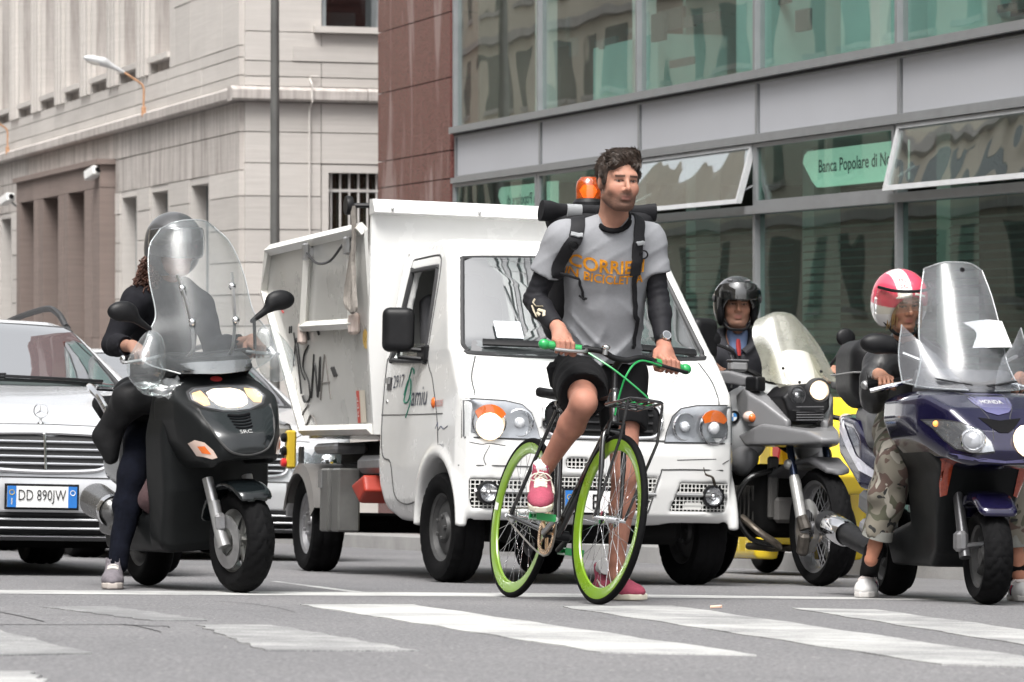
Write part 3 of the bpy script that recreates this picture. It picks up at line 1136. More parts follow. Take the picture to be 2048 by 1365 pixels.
# brown granite portal with three deep bays
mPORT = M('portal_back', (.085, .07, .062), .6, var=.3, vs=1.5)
bays = [(10.1, 11.55), (12.5, 13.96), (14.9, 16.3)]
for p, q in ((8.77, 10.1), (11.55, 12.5), (13.96, 14.9), (16.3, 16.72)):
    x = p
    parts = [(p, q)] if q - p < .8 else [(p, (p + q) / 2 - .02), ((p + q) / 2 + .02, q)]
    for x0, x1 in parts:
        for z0, z1 in ((-4.2, -.2), (-.19, 2.31)):
            put('portal_pillar', fbox(LF, x0 + .005, x1 - .005, z0, z1, -.9, .3), mBROWN, sb, smooth=0)
for p, q in ((8.77, 10.6), (10.61, 12.0), (12.01, 13.4), (13.41, 15), (15.01, 16.72)):
    put('portal_lintel', fbox(LF, p, q, 2.32, 2.7, -.9, .3), mBROWN, sb, smooth=0)
put('portal_cornice', fbox(LF, 8.7, 16.8, 2.7, 2.79, -.5, .36), mBROWN, sb, smooth=0)
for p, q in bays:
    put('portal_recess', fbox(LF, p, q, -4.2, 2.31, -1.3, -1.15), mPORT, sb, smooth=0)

# wall lamps, cameras on the portal, lamp post
mRUST = M('rusty_orange', (.50, .28, .16), .7, var=.35, vs=20)
mLAMP = M('lamp_housing', (.55, .56, .57), .45, var=.15)
mLENS = M('lamp_lens', (.75, .74, .7), .3)
def wall_lamp(s, label):
    t = thing('wall_lamp', label, 'street lamp', LC + LF(s, 3.42), 'lamps on the stone building')
    def q(o, z): return Vector((-VX * o, -VY * o, z - 3.42))
    mb = MB(); mb.tube(cat_rom([q(.18, 3.36), q(.18, 3.6), q(.18, 3.76), q(.22, 3.84), q(.34, 3.92), q(.5, 4.02)], 5), .018, 8)
    put('arm', mb, mRUST, t)
    mb = MB(); mb.box(q(.18, 3.4), (.07, .07, .16), Matrix.Rotation(PSI, 3, 'Z'), .01); put('bracket', mb, mRUST, t)
    ops = [('u', cone(q(.5, 4.02), q(.82, 4.17), .022, .06), .0), ('u', ell(q(.95, 4.2), (.2, .085, .065), Matrix.Rotation(PSI, 3, 'Z') @ Matrix.Rotation(.2, 3, 'Y')), .08)]
    h = sput('lamp_head', ops, .012, mLAMP, t)
    ops = [('u', ell(q(.96, 4.17), (.15, .07, .05), Matrix.Rotation(PSI, 3, 'Z') @ Matrix.Rotation(.2, 3, 'Y')), .0)]
    sput('lens', ops, .012, mLENS, h)
wall_lamp(5.85, 'grey street lamp on a rusty orange arm above the brown portal')
wall_lamp(18.4, 'rusty lamp arm at the far left end of the stone building')
mCAM = M('camera_white', (.7, .7, .69), .4)
mBLK = M('black_plastic', (.02, .02, .021), .45, var=.3, vs=30)
mBLKR = M('black_rubber', (.016, .016, .017), .8, var=.3, vs=12, bump=.15, bs=80)
def cctv(s, z, label):
    t = thing('security_camera', label, 'camera', LC + LF(s, z), 'cameras on the portal')
    q = lambda a, o, dz: Vector((-UX * a - VX * o, -UY * a - VY * o, dz))
    mb = MB(); mb.tube([q(0, 0, .0), q(0, .22, .02), q(0, .3, .1)], .02, 6); put('bracket', mb, mWFRAME, t)
    mb = MB(); mb.box((0, 0, 0), (.17, .36, .16), None, .02)
    rot = Matrix.Rotation(R(35), 4, 'Z') @ Matrix.Rotation(R(-15), 4, 'X')
    put('housing', moved(mb, Matrix.Translation(q(0, .38, .14)) @ rot), mCAM, t)
    mb = MB(); mb.lathe([(0, 0), (.05, 0), (.05, .02), (0, .02)], n=14); put('lens', moved(mb, Matrix.Translation(q(0, .38, .14)) @ rot @ Matrix.Translation((0, -.182, 0)) @ Matrix.Rotation(R(90), 4, 'X')), mBLK, t)
cctv(8.95, 2.42, 'white security camera at the right upper corner of the brown portal')
cctv(17.3, 2.28, 'small security camera left of the brown portal')

mPOST = M('post_grey', (.085, .085, .082), .6, var=.25, vs=3)
pt = Vector((-2.67, 38, 0)); pt.z = gz(pt.x, pt.y)
lp = thing('lamp_post', 'tall plain dark grey lamp post rising behind the white truck bed', 'lamp post', pt)
mb = MB(); mb.lathe([(.12, 0), (.12, .02), (.075, .05), (.07, 1.2), (.058, 1.25), (.042, 9.0)], n=20); put('shaft', mb, mPOST, lp)
mb = MB(); mb.lathe([(.16, 0), (.16, .05), (.13, .06)], n=20); put('base', mb, mPOST, lp)
mb = MB(); mb.tube(cat_rom([(0, 0, 8.9), (-.1, -.05, 9.3), (-.6, -.2, 9.6), (-1.3, -.4, 9.7)], 5), .03, 8); put('arm', mb, mPOST, lp)

# ================================================================== glass building (right)
GP = Vector((-.581, 36.0, 0))
gb = thing('glass_building', 'glass fronted bank building with grey spandrel panels and a red granite end', 'building', GP)
MOD = 2.797
def GFc(g, z, d=0.0):      # along the facade towards the camera, d into the building
    return Vector((UX * g + VX * d, UY * g + VY * d, z + CAMZ))
def gbox(g0, g1, z0, z1, d0, d1, mb=None):
    return fbox(GFc, g0, g1, z0, z1, d0, d1, mb)
mALU = M('aluminium_frame', (.30, .31, .32), .4, metal=.4, var=.1)
mSPAN = M('spandrel_grey', (.44, .45, .48), .45, var=.06, vs=.6)
mPANE = GLASS('facade_glass', (.90, .97, .95), boost=1.6, wave=.07, ws=.6)
mPANEL = GLASS('facade_glass_lower', (.70, .87, .82), boost=.5, wave=.09, ws=.6)
mGRAN = None
def granite():
    m, t, p, o = nodes('red_granite')
    L = t.links.new
    tc = nn(t, 'ShaderNodeTexCoord')
    n1 = nn(t, 'ShaderNodeTexNoise', Scale=60, Detail=4)
    n2 = nn(t, 'ShaderNodeTexNoise', Scale=.7, Detail=5)
    mp = nn(t, 'ShaderNodeMapping')
    mp.inputs['Scale'].default_value = (2.2, 2.2, .38)
    L(tc.outputs['Object'], mp.inputs[0])
    n3 = nn(t, 'ShaderNodeTexNoise', Scale=1.1, Detail=3, Distortion=.6)
    L(mp.outputs[0], n3.inputs['Vector'])
    L(tc.outputs['Object'], n1.inputs['Vector']); L(tc.outputs['Object'], n2.inputs['Vector'])
    c1 = nn(t, 'ShaderNodeValToRGB')
    c1.color_ramp.elements[0].color, c1.color_ramp.elements[1].color = (.085, .028, .026, 1), (.19, .085, .075, 1)
    c1.color_ramp.elements[0].position, c1.color_ramp.elements[1].position = .35, .65
    L(n1.outputs[0], c1.inputs[0])
    r3 = nn(t, 'ShaderNodeMapRange')
    r3.inputs['From Min'].default_value, r3.inputs['From Max'].default_value = .53, .62
    r3.inputs['To Max'].default_value = .5
    L(n3.outputs[0], r3.inputs[0])
    mx = nn(t, 'ShaderNodeMix', _data_type='RGBA')
    L(r3.outputs[0], mx.inputs['Factor']); L(c1.outputs[0], mx.inputs['A'])
    mx.inputs['B'].default_value = (.36, .28, .27, 1)
    L(mx.outputs['Result'], p.inputs['Base Color'])
    p.inputs['Roughness'].default_value = .22
    b = nn(t, 'ShaderNodeBump', Strength=.05, Distance=.05)
    L(n2.outputs[0], b.inputs['Height']); L(b.outputs[0], p.inputs['Normal'])
    return m
mGRAN = granite()
zs = [-4.4, -2.2, -.6, .62, 1.58, 1.88, 2.66, 3.36, 4.3, 5.6, 7.2, 9.5, 12, 15, 18, 22, 26.6]
for z0, z1 in zip(zs, zs[1:]):
    put('granite_slab', gbox(-2.79, -.07, z0 + .006, z1 - .006, -.06, .25), mGRAN, gb, smooth=0)
    put('granite_slab', gbox(-2.86, -2.8, z0 + .006, z1 - .006, -.06, 9), mGRAN, gb, smooth=0)
put('wall', gbox(-2.78, -.03, -4.5, 26.6, .26, 8), mCORE, gb, smooth=0)
NM = 9
for i in range(NM + 1):
    g = i * MOD
    put('mullion', gbox(g - .024, g + .024, -4.5, 1.0, -.05, .04), mALU, gb, smooth=0)
    put('mullion', gbox(g - .02, g + .02, 1.0, 1.52, -.05, .04), mALU, gb, smooth=0)
    put('mullion', gbox(g - .022, g + .022, 1.58, 2.05, -.03, .04), mALU, gb, smooth=0)
    put('mullion', gbox(g - .024, g + .024, 2.12, 5.2, -.05, .04), mALU, gb, smooth=0)
rnd = random.Random(11)
for i in range(NM):
    g0, g1 = i * MOD, (i + 1) * MOD
    for (z0, z1, o) in ((2.05, 2.118, -.1), (1.52, 1.578, -.08), (.93, .998, -.1), (5.2, 5.3, -.1)):
        put('transom', gbox(g0, g1, z0, z1, o, .055), mALU, gb, smooth=0)
    put('transom_edge', gbox(g0, g1, 2.03, 2.046, -.05, .05), mBLK, gb, smooth=0)
    p = put('spandrel_panel', gbox(g0 + .05, g1 - .05, 1.6, 2.03, -.015, .04), mSPAN, gb, smooth=0)
    mb = MB()
    for q in ((g0 + .024, g1 - .024, 1.582, 1.598), (g0 + .024, g1 - .024, 2.012, 2.028)): gbox(*q, -.03, .03, mb)
    put('edge_trim', mb, mALU, p, smooth=0)
    put('upper_pane', gbox(g0 + .034, g1 - .034, 2.12, 5.2, -.005, .007), mPANE, gb, smooth=0)
    put('lower_pane', gbox(g0 + .037, g1 - .037, -1.9, .93, -.005, .007), mPANEL, gb, smooth=0)
    put('plinth', gbox(g0 + .037, g1 - .037, -4.5, -1.9, -.03, .1), mGRAN, gb, smooth=0)
    # vent windows: two of them swung open
    op = i in (2, 4)
    ang = R(16) if i == 2 else R(14) if i == 4 else 0
    def hinge(g, z, d, ang=ang):
        dz = z - 1.515
        return GFc(g, 1.515 + dz * math.cos(ang) + 0, -.03 + d * math.cos(ang) + dz * math.sin(ang))
    v = put('vent_pane', fbox(hinge, g0 + .07, g1 - .07, 1.04, 1.48, -.005, .005), mPANEL if not op else GLASS('open_pane_glass', (.90, .97, .95), boost=4, wave=.07, ws=1.2), gb, smooth=0)
    mb = MB()
    for q in ((g0 + .03, g1 - .03, 1.48, 1.515), (g0 + .03, g1 - .03, 1.0, 1.04), (g0 + .03, g0 + .07, 1.04, 1.48), (g1 - .07, g1 - .03, 1.04, 1.48)):
        fbox(hinge, *q, -.025, .025, mb)
    put('sash', mb, M('sash_white', (.55, .56, .57), .4, metal=.2) if op else mALU, v, smooth=0)
    if op:
        mb = MB()
        for g in (g0 + .12, g1 - .12):
            mb.tube([hinge(g, 1.1, .03), GFc(g, 1.2, .05)], .012, 5)
        put('stay', mb, mALU, v)
# inside
mCEIL = M('office_ceiling', (.5, .5, .48), .8)
mIN = M('office_wall', (.80, .80, .76), .8, var=.2, vs=.5)
mPART = M('office_partition', (.34, .56, .52), .6, var=.2, vs=.8)
put('floor_slab', gbox(-.02, NM * MOD, 1.55, 2.06, .12, 9), mCEIL, gb, smooth=0)
put('ceiling_slab', gbox(-.02, NM * MOD, 5.2, 5.6, .12, 9), mCEIL, gb, smooth=0)
put('ground_slab', gbox(-.02, NM * MOD, -2.6, -2.0, .12, 9), mDARK, gb, smooth=0)
put('back_wall', gbox(-.02, NM * MOD, 2.07, 5.19, 7.5, 7.7), mIN, gb, smooth=0)
put('back_wall', gbox(-.02, NM * MOD, -2, 1.54, 6.5, 6.7), M('shop_wall', (.10, .11, .11), .8, var=.3, vs=.7), gb, smooth=0)
put('end_wall', gbox(NM * MOD - .1, NM * MOD + .2, -4.5, 9.5, .1, 8), mIN, gb, smooth=0)
for k in range(5):
    z = 5.61 + 4.2 * k
    put('upper_wall', gbox(-.02, NM * MOD, z, z + 1.0, -.02, 8), mSPAN, gb, smooth=0)
    put('upper_storey_glass', gbox(-.02, NM * MOD, z + 1.0, z + 4.2, .02, 8), M('storey_glass', (.10, .20, .18), .08, coat=.5), gb, smooth=0)
    mb = MB()
    for i in range(2 * NM + 1):
        gbox(i * MOD / 2 - .04, i * MOD / 2 + .04, z + 1.0, z + 4.2, -.06, .02, mb)
    for q in (1.02, 2.2): gbox(0, NM * MOD, z + q, z + q + .08, -.05, .02, mb)
    put('upper_storey_frame', mb, mALU, gb, smooth=0)
mCOLM = M('office_column', (.62, .66, .64), .6, var=.1, vs=1)
for g in (1.2, 4.1, 6.9, 9.6, 12.6, 15.4, 18.0):
    put('inner_column', gbox(g - .09, g + .09, 2.07, 5.19, .5, .68), mCOLM, gb, smooth=0)
    put('inner_column', gbox(g + .3, g + .55, -2, 1.54, .9, 1.15), mCOLM, gb, smooth=0)
for (g0, g1, z1, d0, d1) in ((2.9, 4.7, 2.75, .5, 1.2), (5.2, 6.3, 3.15, 1.2, 2.0), (6.9, 7.7, 3.05, .4, 1.1), (8.7, 10.2, 3.1, .6, 1.4), (10.5, 11.0, 2.9, .3, .8), (12, 13.6, 3.15, .9, 1.8), (14.2, 15.8, 3.3, .6, 1.5)):
    put('cabinet', gbox(g0, g1, 2.07, z1, d0, d1), mPART, gb, smooth=0)
for (g0, d0, d1) in ((2.0, 1.8, 7), (6.5, 2.2, 7), (11.2, 1.5, 7), (14, 2, 7)):
    put('office_partition', gbox(g0, g0 + .08, 2.07, 4.6, d0, d1), mPART, gb, smooth=0)
mCLUT = M('office_frame', (.08, .1, .1), .6)
mb = MB()
for k in range(34):
    g = rnd.uniform(1, 17); d = rnd.uniform(.3, 2.5); z = 2.07 + rnd.uniform(.3, .9)
    gbox(g, g + rnd.uniform(.02, .7), z, z + rnd.uniform(.02, .3), d, d + .04, mb)
kind(put('desk_clutter', mb, mCLUT, gb, smooth=0), 'stuff')
# dark slatted blinds behind the lower panes
mSLAT = M('blind_slat', (.03, .045, .042), .5, var=.3, vs=2)
for i in range(NM):
    g0, g1 = i * MOD + .12, (i + 1) * MOD - .12
    if i == 0: continue
    mb = MB()
    z = -1.7
    while z < .86:
        tl = rnd.uniform(.012, .03)
        mb.add([GFc(g0, z, .32), GFc(g1, z, .32), GFc(g1, z + tl, .37), GFc(g0, z + tl, .37)], [(0, 1, 2, 3)])
        z += .064
    kind(put('blind', mb, mSLAT, gb, smooth=0), 'stuff')
# bank signs hanging inside behind the vent windows
mSIGN = LAMP('sign_green_backlit', (.62, .80, .66), .30)
mSIGNT = M('sign_letters', (.03, .09, .10), .5)
def bank_sign(g0, g1, z0, z1, d, label, txt, mirror=False):
    t = thing('bank_sign', label, 'sign', GP + GFc((g0 + g1) / 2, (z0 + z1) / 2, d), 'green bank signs')
    W_, H_ = g1 - g0, z1 - z0
    q = lambda u, v, e: Vector((UX * u + VX * e, UY * u + VY * e, v))
    pl = [(-W_ / 2 + .28, -H_ / 2), (W_ / 2, -H_ / 2), (W_ / 2, H_ / 2), (-W_ / 2 + .1, H_ / 2), (-W_ / 2 + .03, H_ / 2 - .03), (-W_ / 2, H_ / 2 - .09), (-W_ / 2 + .18, -H_ / 2 + .06)]
    mb = MB(); mb.prism(pl, -.03, .03, q); put('panel', mb, mSIGN, t, smooth=0)
    tx = text_mb(txt, W_ * .72, H_ * .46, .012)
    s_ = -1 if mirror else 1
    put('lettering', moved(tx, fn=lambda x, y, z: q(s_ * x + .07, y, -.036 + z)), mSIGNT, t, smooth=0)
    mb = MB()
    for u in (-W_ * .3, W_ * .35): mb.tube([q(u, H_ / 2, 0), q(u, H_ / 2 + .25, 0)], .008, 5)
    put('hanger', mb, mALU, t)
bank_sign(9.0, 10.92, 1.12, 1.42, .16, 'green bank sign reading Banca Popolare di No behind the closed vent window', 'Banca Popolare di No')
bank_sign(1.0, 2.75, 1.12, 1.44, .16, 'pale green bank sign with mirrored lettering next to the red granite end', 'Banca Popolare di', True)
bs = thing('blue_sign', 'blue sign behind the lower glass at the right edge', 'sign', GP + GFc(13.9, .55, .15))
mb = MB(); mb.prism([(-.3, -.3), (.4, -.3), (.4, .26), (-.3, .26)], -.01, .01, lambda u, v, e: Vector((UX * u + VX * e, UY * u + VY * e, v)))
put('panel', mb, M('sign_blue', (.02, .12, .42), .5), bs, smooth=0)
mb = MB(); mb.prism([(-.3, .262), (.4, .262), (.4, .32), (-.3, .32)], -.01, .01, lambda u, v, e: Vector((UX * u + VX * e, UY * u + VY * e, v)))
put('top_strip', mb, M('sign_white', (.7, .7, .7), .5), bs, smooth=0)

# ================================================================== building across the street, met only in the reflections
fb = thing('facing_building', 'beige building across the street, seen mirrored in the glass front', 'building', lat(-21, 0))
def FB(g, z, d=0.0):
    return Vector((-UX * g - VX * d, -UY * g - VY * d, z))
mBEI = M('beige_plaster', (.60, .54, .45), .85, var=.15, vs=.4)
mWIN2 = M('far_window', (.05, .07, .07), .2)
put('wall', fbox(FB, -20, 190, -14, 27, 0, 10), mBEI, fb, smooth=0)
mb, m2 = MB(), MB()
for k in range(56):
    for j in range(8):
        g, z = -18 + k * 3.6, -8 + j * 4.1
        fbox(FB, g, g + 1.5, z, z + 2.3, -.02, .1, mb)
        fbox(FB, g - .15, g + 1.65, z - .2, z - .02, -.2, .05, m2)
put('windows_row', mb, mWIN2, fb, smooth=0)
for j in range(8):
    fbox(FB, -20, 190, -5.3 + j * 4.1, -5.0 + j * 4.1, -.35, .05, m2)
put('string_courses', m2, mLEDGE, fb, smooth=0)
eb = thing('far_building', 'pale building closing the far end of the street beyond the stone building', 'building', lat(-24, 150))
def EB(a, z, o=0.0):
    return Vector((VX * a - UX * o, VY * a - UY * o, z))
put('wall', fbox(EB, 0, 62, -4, 26, 0, 12), mBEI, eb, smooth=0)
for j in range(5):
    for k in range(14):
        put('window', fbox(EB, 2 + k * 4.2, 3.8 + k * 4.2, 1 + j * 4.6, 3.6 + j * 4.6, -.03, .2), mWIN2, eb, smooth=0)
# ================================================================== common vehicle pieces
mTYRE = M('tyre_rubber', (.006, .006, .0065), .75, spec=.08, var=.35, vs=9, bump=.15, bs=120)
mCHROME = M('chrome', (.75, .75, .76), .09, metal=1, var=.05)
mSTEEL = M('steel', (.42, .42, .42), .35, metal=.9, var=.2, vs=20)
mALLOY = M('alloy_grey', (.30, .30, .31), .4, metal=.7, var=.2, vs=14, dirt=.5)
mRIMDK = M('dark_rim', (.07, .07, .07), .5, metal=.4, var=.3, vs=14)
mREFL = M('lamp_reflector', (.55, .56, .58), .12, metal=.9, var=.1, vs=30, bump=.25, bs=45)
mLENSC = GLASS('lamp_cover', (.96, .97, .98), .03, (.8, .82, .85), ior=1.45)
mAMBER = M('amber_plastic', (.66, .14, .02), .2, coat=.5, var=.15, vs=30)
mREDP = M('red_plastic', (.55, .03, .03), .3, coat=.4)
mLIT = LAMP('lit_lamp', (1, .78, .52), .95)
mLITA = LAMP('lit_amber', (1, .36, .08), .6)
mPLATE = M('plate_white', (.75, .75, .74), .4)
mEUB = M('plate_blue', (.02, .16, .5), .4)
mINK = M('ink_black', (.015, .015, .017), .5)
mYEL = M('yellow_paint', (.55, .38, .03), .4, coat=.3)

def tyre_mb(r, w, ri, tread=None, n=72, rnd_=.5, depth=.006, cnt=26):
    """Tyre round the y axis. rnd_: 0 = flat car tread, 1 = round motorcycle tread."""
    mb = MB()
    prof = []
    hw = w / 2
    crown = 12 if tread else 8
    prof.append((ri, -hw * .72))
    prof.append((ri + (r - ri) * .25, -hw * .95))
    prof.append((ri + (r - ri) * .55, -hw))
    for k in range(crown + 1):
        u = -1 + 2 * k / crown
        drop = (1 - math.sqrt(max(0, 1 - (u * .93) ** 2))) * hw * (.12 + .85 * rnd_) if rnd_ > .3 else abs(u) ** 6 * .018
        prof.append((r - drop, u * hw * .96))
    prof += [(ri + (r - ri) * .55, hw), (ri + (r - ri) * .25, hw * .95), (ri, hw * .72)]
    rings = []
    for k in range(n):
        a = 2 * PI * k / n
        ring = []
        for (q, y) in prof:
            d = 0
            if tread and q > ri + (r - ri) * .6:
                u = y / hw
                if tread == 'chev':
                    ph = (k / n * cnt + abs(u) * 1.6) % 1
                    d = depth if ph < .3 and abs(u) > .12 else 0
                elif tread == 'block':
                    ph = (k / n * cnt + (.5 if u > 0 else 0)) % 1
                    d = depth if (ph < .22 and abs(u) > .4) or abs(abs(u) - .36) < .1 else 0
                elif tread == 'diamond':
                    d = depth if ((k / n * cnt + u * 1.5) % 1 < .17 or (k / n * cnt - u * 1.5) % 1 < .17) else 0
            ring.append(Vector(((q - d) * math.cos(a), y, (q - d) * math.sin(a))))
        rings.append(ring)
    rings.append(rings[0])
    return mb.loft(rings, cap=False, closed=False)

def wheel(parent, c, r, w, ri, rim_mat, steer=0, lean=0, style='disc', tread=None, rnd_=.3, spokes=5, tmat=None, n=72, cnt=26):
    m = Matrix.Translation(c) @ Matrix.Rotation(R(steer), 4, 'Z') @ Matrix.Rotation(R(lean), 4, 'X')
    mb = MB()
    hw = w * .36
    mb.lathe([(ri * 1.0, -hw), (ri * 1.03, -hw * 1.02), (ri * .93, -hw * .8), (ri * .9, -hw * .2), (ri * .9, hw * .2), (ri * .93, hw * .8), (ri * 1.03, hw * 1.02), (ri, hw)], ax=(0, 1, 0), n=40)
    if style == 'disc':
        for s_ in (-1, 1):
            mb.lathe([(ri * .93, s_ * hw * .75), (ri * .82, s_ * hw * .35), (ri * .7, s_ * hw * .6), (ri * .45, s_ * hw * .62), (ri * .4, s_ * hw * .9), (ri * .25, s_ * hw * 1.0), (.0, s_ * hw * 1.02)], ax=(0, 1, 0), n=40)
            for k in range(5):
                a = 2 * PI * k / 5
                mb.box((ri * .33 * math.cos(a), s_ * hw * 1.0, ri * .33 * math.sin(a)), (.02, .02, .02), None, .004)
    elif style == 'spoke':
        for k in range(spokes):
            a = 2 * PI * k / spokes
            d = Vector((math.cos(a), 0, math.sin(a)))
            e = Vector((-math.sin(a), 0, math.cos(a)))
            ww = ri * .13
            mb.tube([d * ri * .18, d * ri * .55, d * ri * .95], [ww, ww * .75, ww * .95], 8, flat=1.4)
        mb.lathe([(0, -hw * .9), (ri * .26, -hw * .8), (ri * .28, hw * .8), (0, hw * .9)], ax=(0, 1, 0), n=24)
    elif style == 'wire':
        mb.lathe([(0, -hw * 1.5), (ri * .1, -hw * 1.5), (ri * .13, -hw * .8), (ri * .09, 0), (ri * .13, hw * .8), (ri * .1, hw * 1.5), (0, hw * 1.5)], ax=(0, 1, 0), n=20)
        for k in range(spokes):
            a = 2 * PI * k / spokes
            b = a + (.35 if k % 2 else -.35)
            y0 = hw * (1.1 if (k // 2) % 2 else -1.1)
            mb.tube([(ri * .12 * math.cos(b), y0, ri * .12 * math.sin(b)), (ri * .93 * math.cos(a), 0, ri * .93 * math.sin(a))], .0022, 5)
    wo = put('wheel', moved(mb, m), rim_mat, parent)
    put('tyre', moved(tyre_mb(r, w, ri, tread, n, rnd_, cnt=cnt), m), tmat or mTYRE, wo)
    return wo

def lamp_bowl(c, ax, r, depth=.05, n=24):
    mb = MB()
    mb.lathe([(r, 0), (r * .97, -depth * .3), (r * .8, -depth * .7), (r * .45, -depth), (.0, -depth * 1.05)], c, ax, n)
    return mb

def ball(c, r, n=14, flat=1.0, ax=(0, 0, 1)):
    mb = MB()
    mb.lathe([(r * math.sin(PI * i / 10), -r * flat * math.cos(PI * i / 10)) for i in range(11)], c, ax, n)
    return mb

def number_plate(parent, o, wd, ht, txt, th=.008, tilt=0):
    """European plate in the y-z plane facing +x, centred on o."""
    m = Matrix.Translation(o) @ Matrix.Rotation(R(tilt), 4, 'Y')
    f = lambda u, v, d: m @ Vector((d, u, v))
    mb = MB(); mb.prism([(-wd / 2 - .012, -ht / 2 - .012), (wd / 2 + .012, -ht / 2 - .012), (wd / 2 + .012, ht / 2 + .012), (-wd / 2 - .012, ht / 2 + .012)], -.006, 0, f)
    p = put('number_plate', mb, mBLK, parent, smooth=0)
    mb = MB(); mb.prism([(-wd / 2, -ht / 2), (wd / 2, -ht / 2), (wd / 2, ht / 2), (-wd / 2, ht / 2)], 0, th, f); put('plate_face', mb, mPLATE, p, smooth=0)
    for s_ in (-1, 1):
        b = wd * .125
        c0 = s_ * (wd / 2 - b / 2)
        mb = MB(); mb.prism([(c0 - b / 2, -ht / 2), (c0 + b / 2, -ht / 2), (c0 + b / 2, ht / 2), (c0 - b / 2, ht / 2)], th - .002, th + .003, f); put('blue_band', mb, mEUB, p, smooth=0)
        if s_ < 0:
            t = text_mb('I', b * .16, ht * .3); put('lettering', moved(t, fn=lambda x, y, z: f(x + c0, y - ht * .22, th + .004)), mPLATE, p, smooth=0)
        mb = MB(); mb.tube([f(c0 + b * .28 * math.cos(a), ht * .2 + b * .28 * math.sin(a), th + .004) for a in [2 * PI * k / 12 for k in range(12)]], .0022, 4, closed=True); put('star_ring', mb, mYEL if s_ < 0 else mPLATE, p)
    if txt:
        t = text_mb(txt, wd * .68, ht * .66, -.005)
        put('lettering', moved(t, fn=lambda x, y, z: f(x, y, th + .004 + z)), mINK, p, smooth=0)
    return p

# ================================================================== white tipper truck
TW = frame(.316, 17.58, 17.5)
tk = thing('tipper_truck', 'white tipper truck with a shade-greyed tipping bed, lit headlamp and graffiti on its side', 'truck', TW)
mWHITE = M('white_paint', (.64, .64, .63), .25, coat=.6, var=.05, vs=3, dirt=.12, dcol=(.42, .40, .37))
mWHITED = M('white_bumper', (.62, .62, .60), .4, var=.06, vs=5, dirt=.22, dcol=(.45, .42, .38))
mBEDP = M('bed_paint_shaded', (.43, .43, .415), .28, coat=.4, var=.14, vs=2, dirt=.25, dcol=(.28, .26, .23))  # shade on the white bed is put into this greyer colour
mBEDW = M('bed_white_paint', (.74, .73, .69), .35, var=.1, vs=3, dirt=.25, dcol=(.45, .4, .34))
mCHAS = M('chassis_black', (.006, .006, .006), .7, spec=.1, var=.4, vs=6)
mCABIN = M('cab_trim', (.30, .30, .29), .8, var=.15)
mCLEARW = GLASS('windscreen', (.82, .87, .86), .05, (.8, .85, .88), boost=4.5, ws=1.0, wave=.006)
mSIDEG = GLASS('side_glass', (.75, .8, .78), .0)
mSEAM = M('seam_shadow_gap', (.05, .05, .05), .8)
mGASK = M('rubber_gasket', (.03, .03, .032), .6)

side = [(.37, .30), (.44, .36), (.465, .5), (.47, .67), (.445, .735), (.435, .76), (.43, .9), (.40, .96), (.33, 1.02), (.15, 1.205), (.11, 1.23), (-.27, 1.70), (-.36, 1.775), (-.5, 1.82), (-.8, 1.85), (-1.14, 1.84), (-1.19, 1.76), (-1.15, 1.2), (-1.13, .5), (-1.02, .36), (-.86, .31), (-.5, .30)]
frontp = [(-.69, .29), (-.75, .42), (-.775, .6), (-.765, .8), (-.745, 1.0), (-.725, 1.2), (-.62, 1.72), (-.58, 1.80), (-.5, 1.845), (0, 1.87), (.5, 1.845), (.58, 1.80), (.62, 1.72), (.725, 1.2), (.745, 1.0), (.765, .8), (.775, .6), (.75, .42), (.69, .29)]
topp = [(.478, -.36), (.455, -.60), (.41, -.71), (.33, -.758), (.1, -.765), (-1.25, -.76), (-1.25, .76), (.1, .765), (.33, .758), (.41, .71), (.455, .60), (.478, .36), (.482, 0)]
cab_out = hull(side, frontp, topp, .045)
V0, F0 = solid([('u', cab_out, 0)], .022)
cabT = BVHTree.FromPolygons([Vector(v) for v in V0], [list(map(int, f)) for f in F0])
sh = .055
inner = hull([(.2, .95), (.1, 1.12), (.03, 1.2), (-.30, 1.66), (-.4, 1.74), (-.8, 1.80), (-1.12, 1.79), (-1.12, .95)], [(-.69, .9), (-.67, 1.2), (-.575, 1.7), (-.52, 1.78), (.52, 1.78), (.575, 1.7), (.67, 1.2), (.69, .9)], None, .02)
ws_poly = [(-.655, 1.215), (-.64, 1.19), (-.6, 1.175), (0, 1.165), (.6, 1.18), (.64, 1.2), (.655, 1.225), (.645, 1.27), (.565, 1.63), (.55, 1.68), (.50, 1.70), (0, 1.715), (-.50, 1.70), (-.55, 1.68), (-.565, 1.63), (-.645, 1.27)]
swin = [(-.43, 1.645), (-.46, 1.66), (-.90, 1.665), (-.93, 1.645), (-.955, 1.22), (-.94, 1.18), (-.36, 1.155), (-.32, 1.17), (-.40, 1.56)]
archs = [('s', cone((.02, s_ * .9, .275), (.02, s_ * .46, .275), .365), .02) for s_ in (-1, 1)]
flare = [('u', rbox((.02, s_ * .735, .3), (.45, .03, .36), .02), 0) for s_ in ()]
ops = [('u', cab_out, 0)]
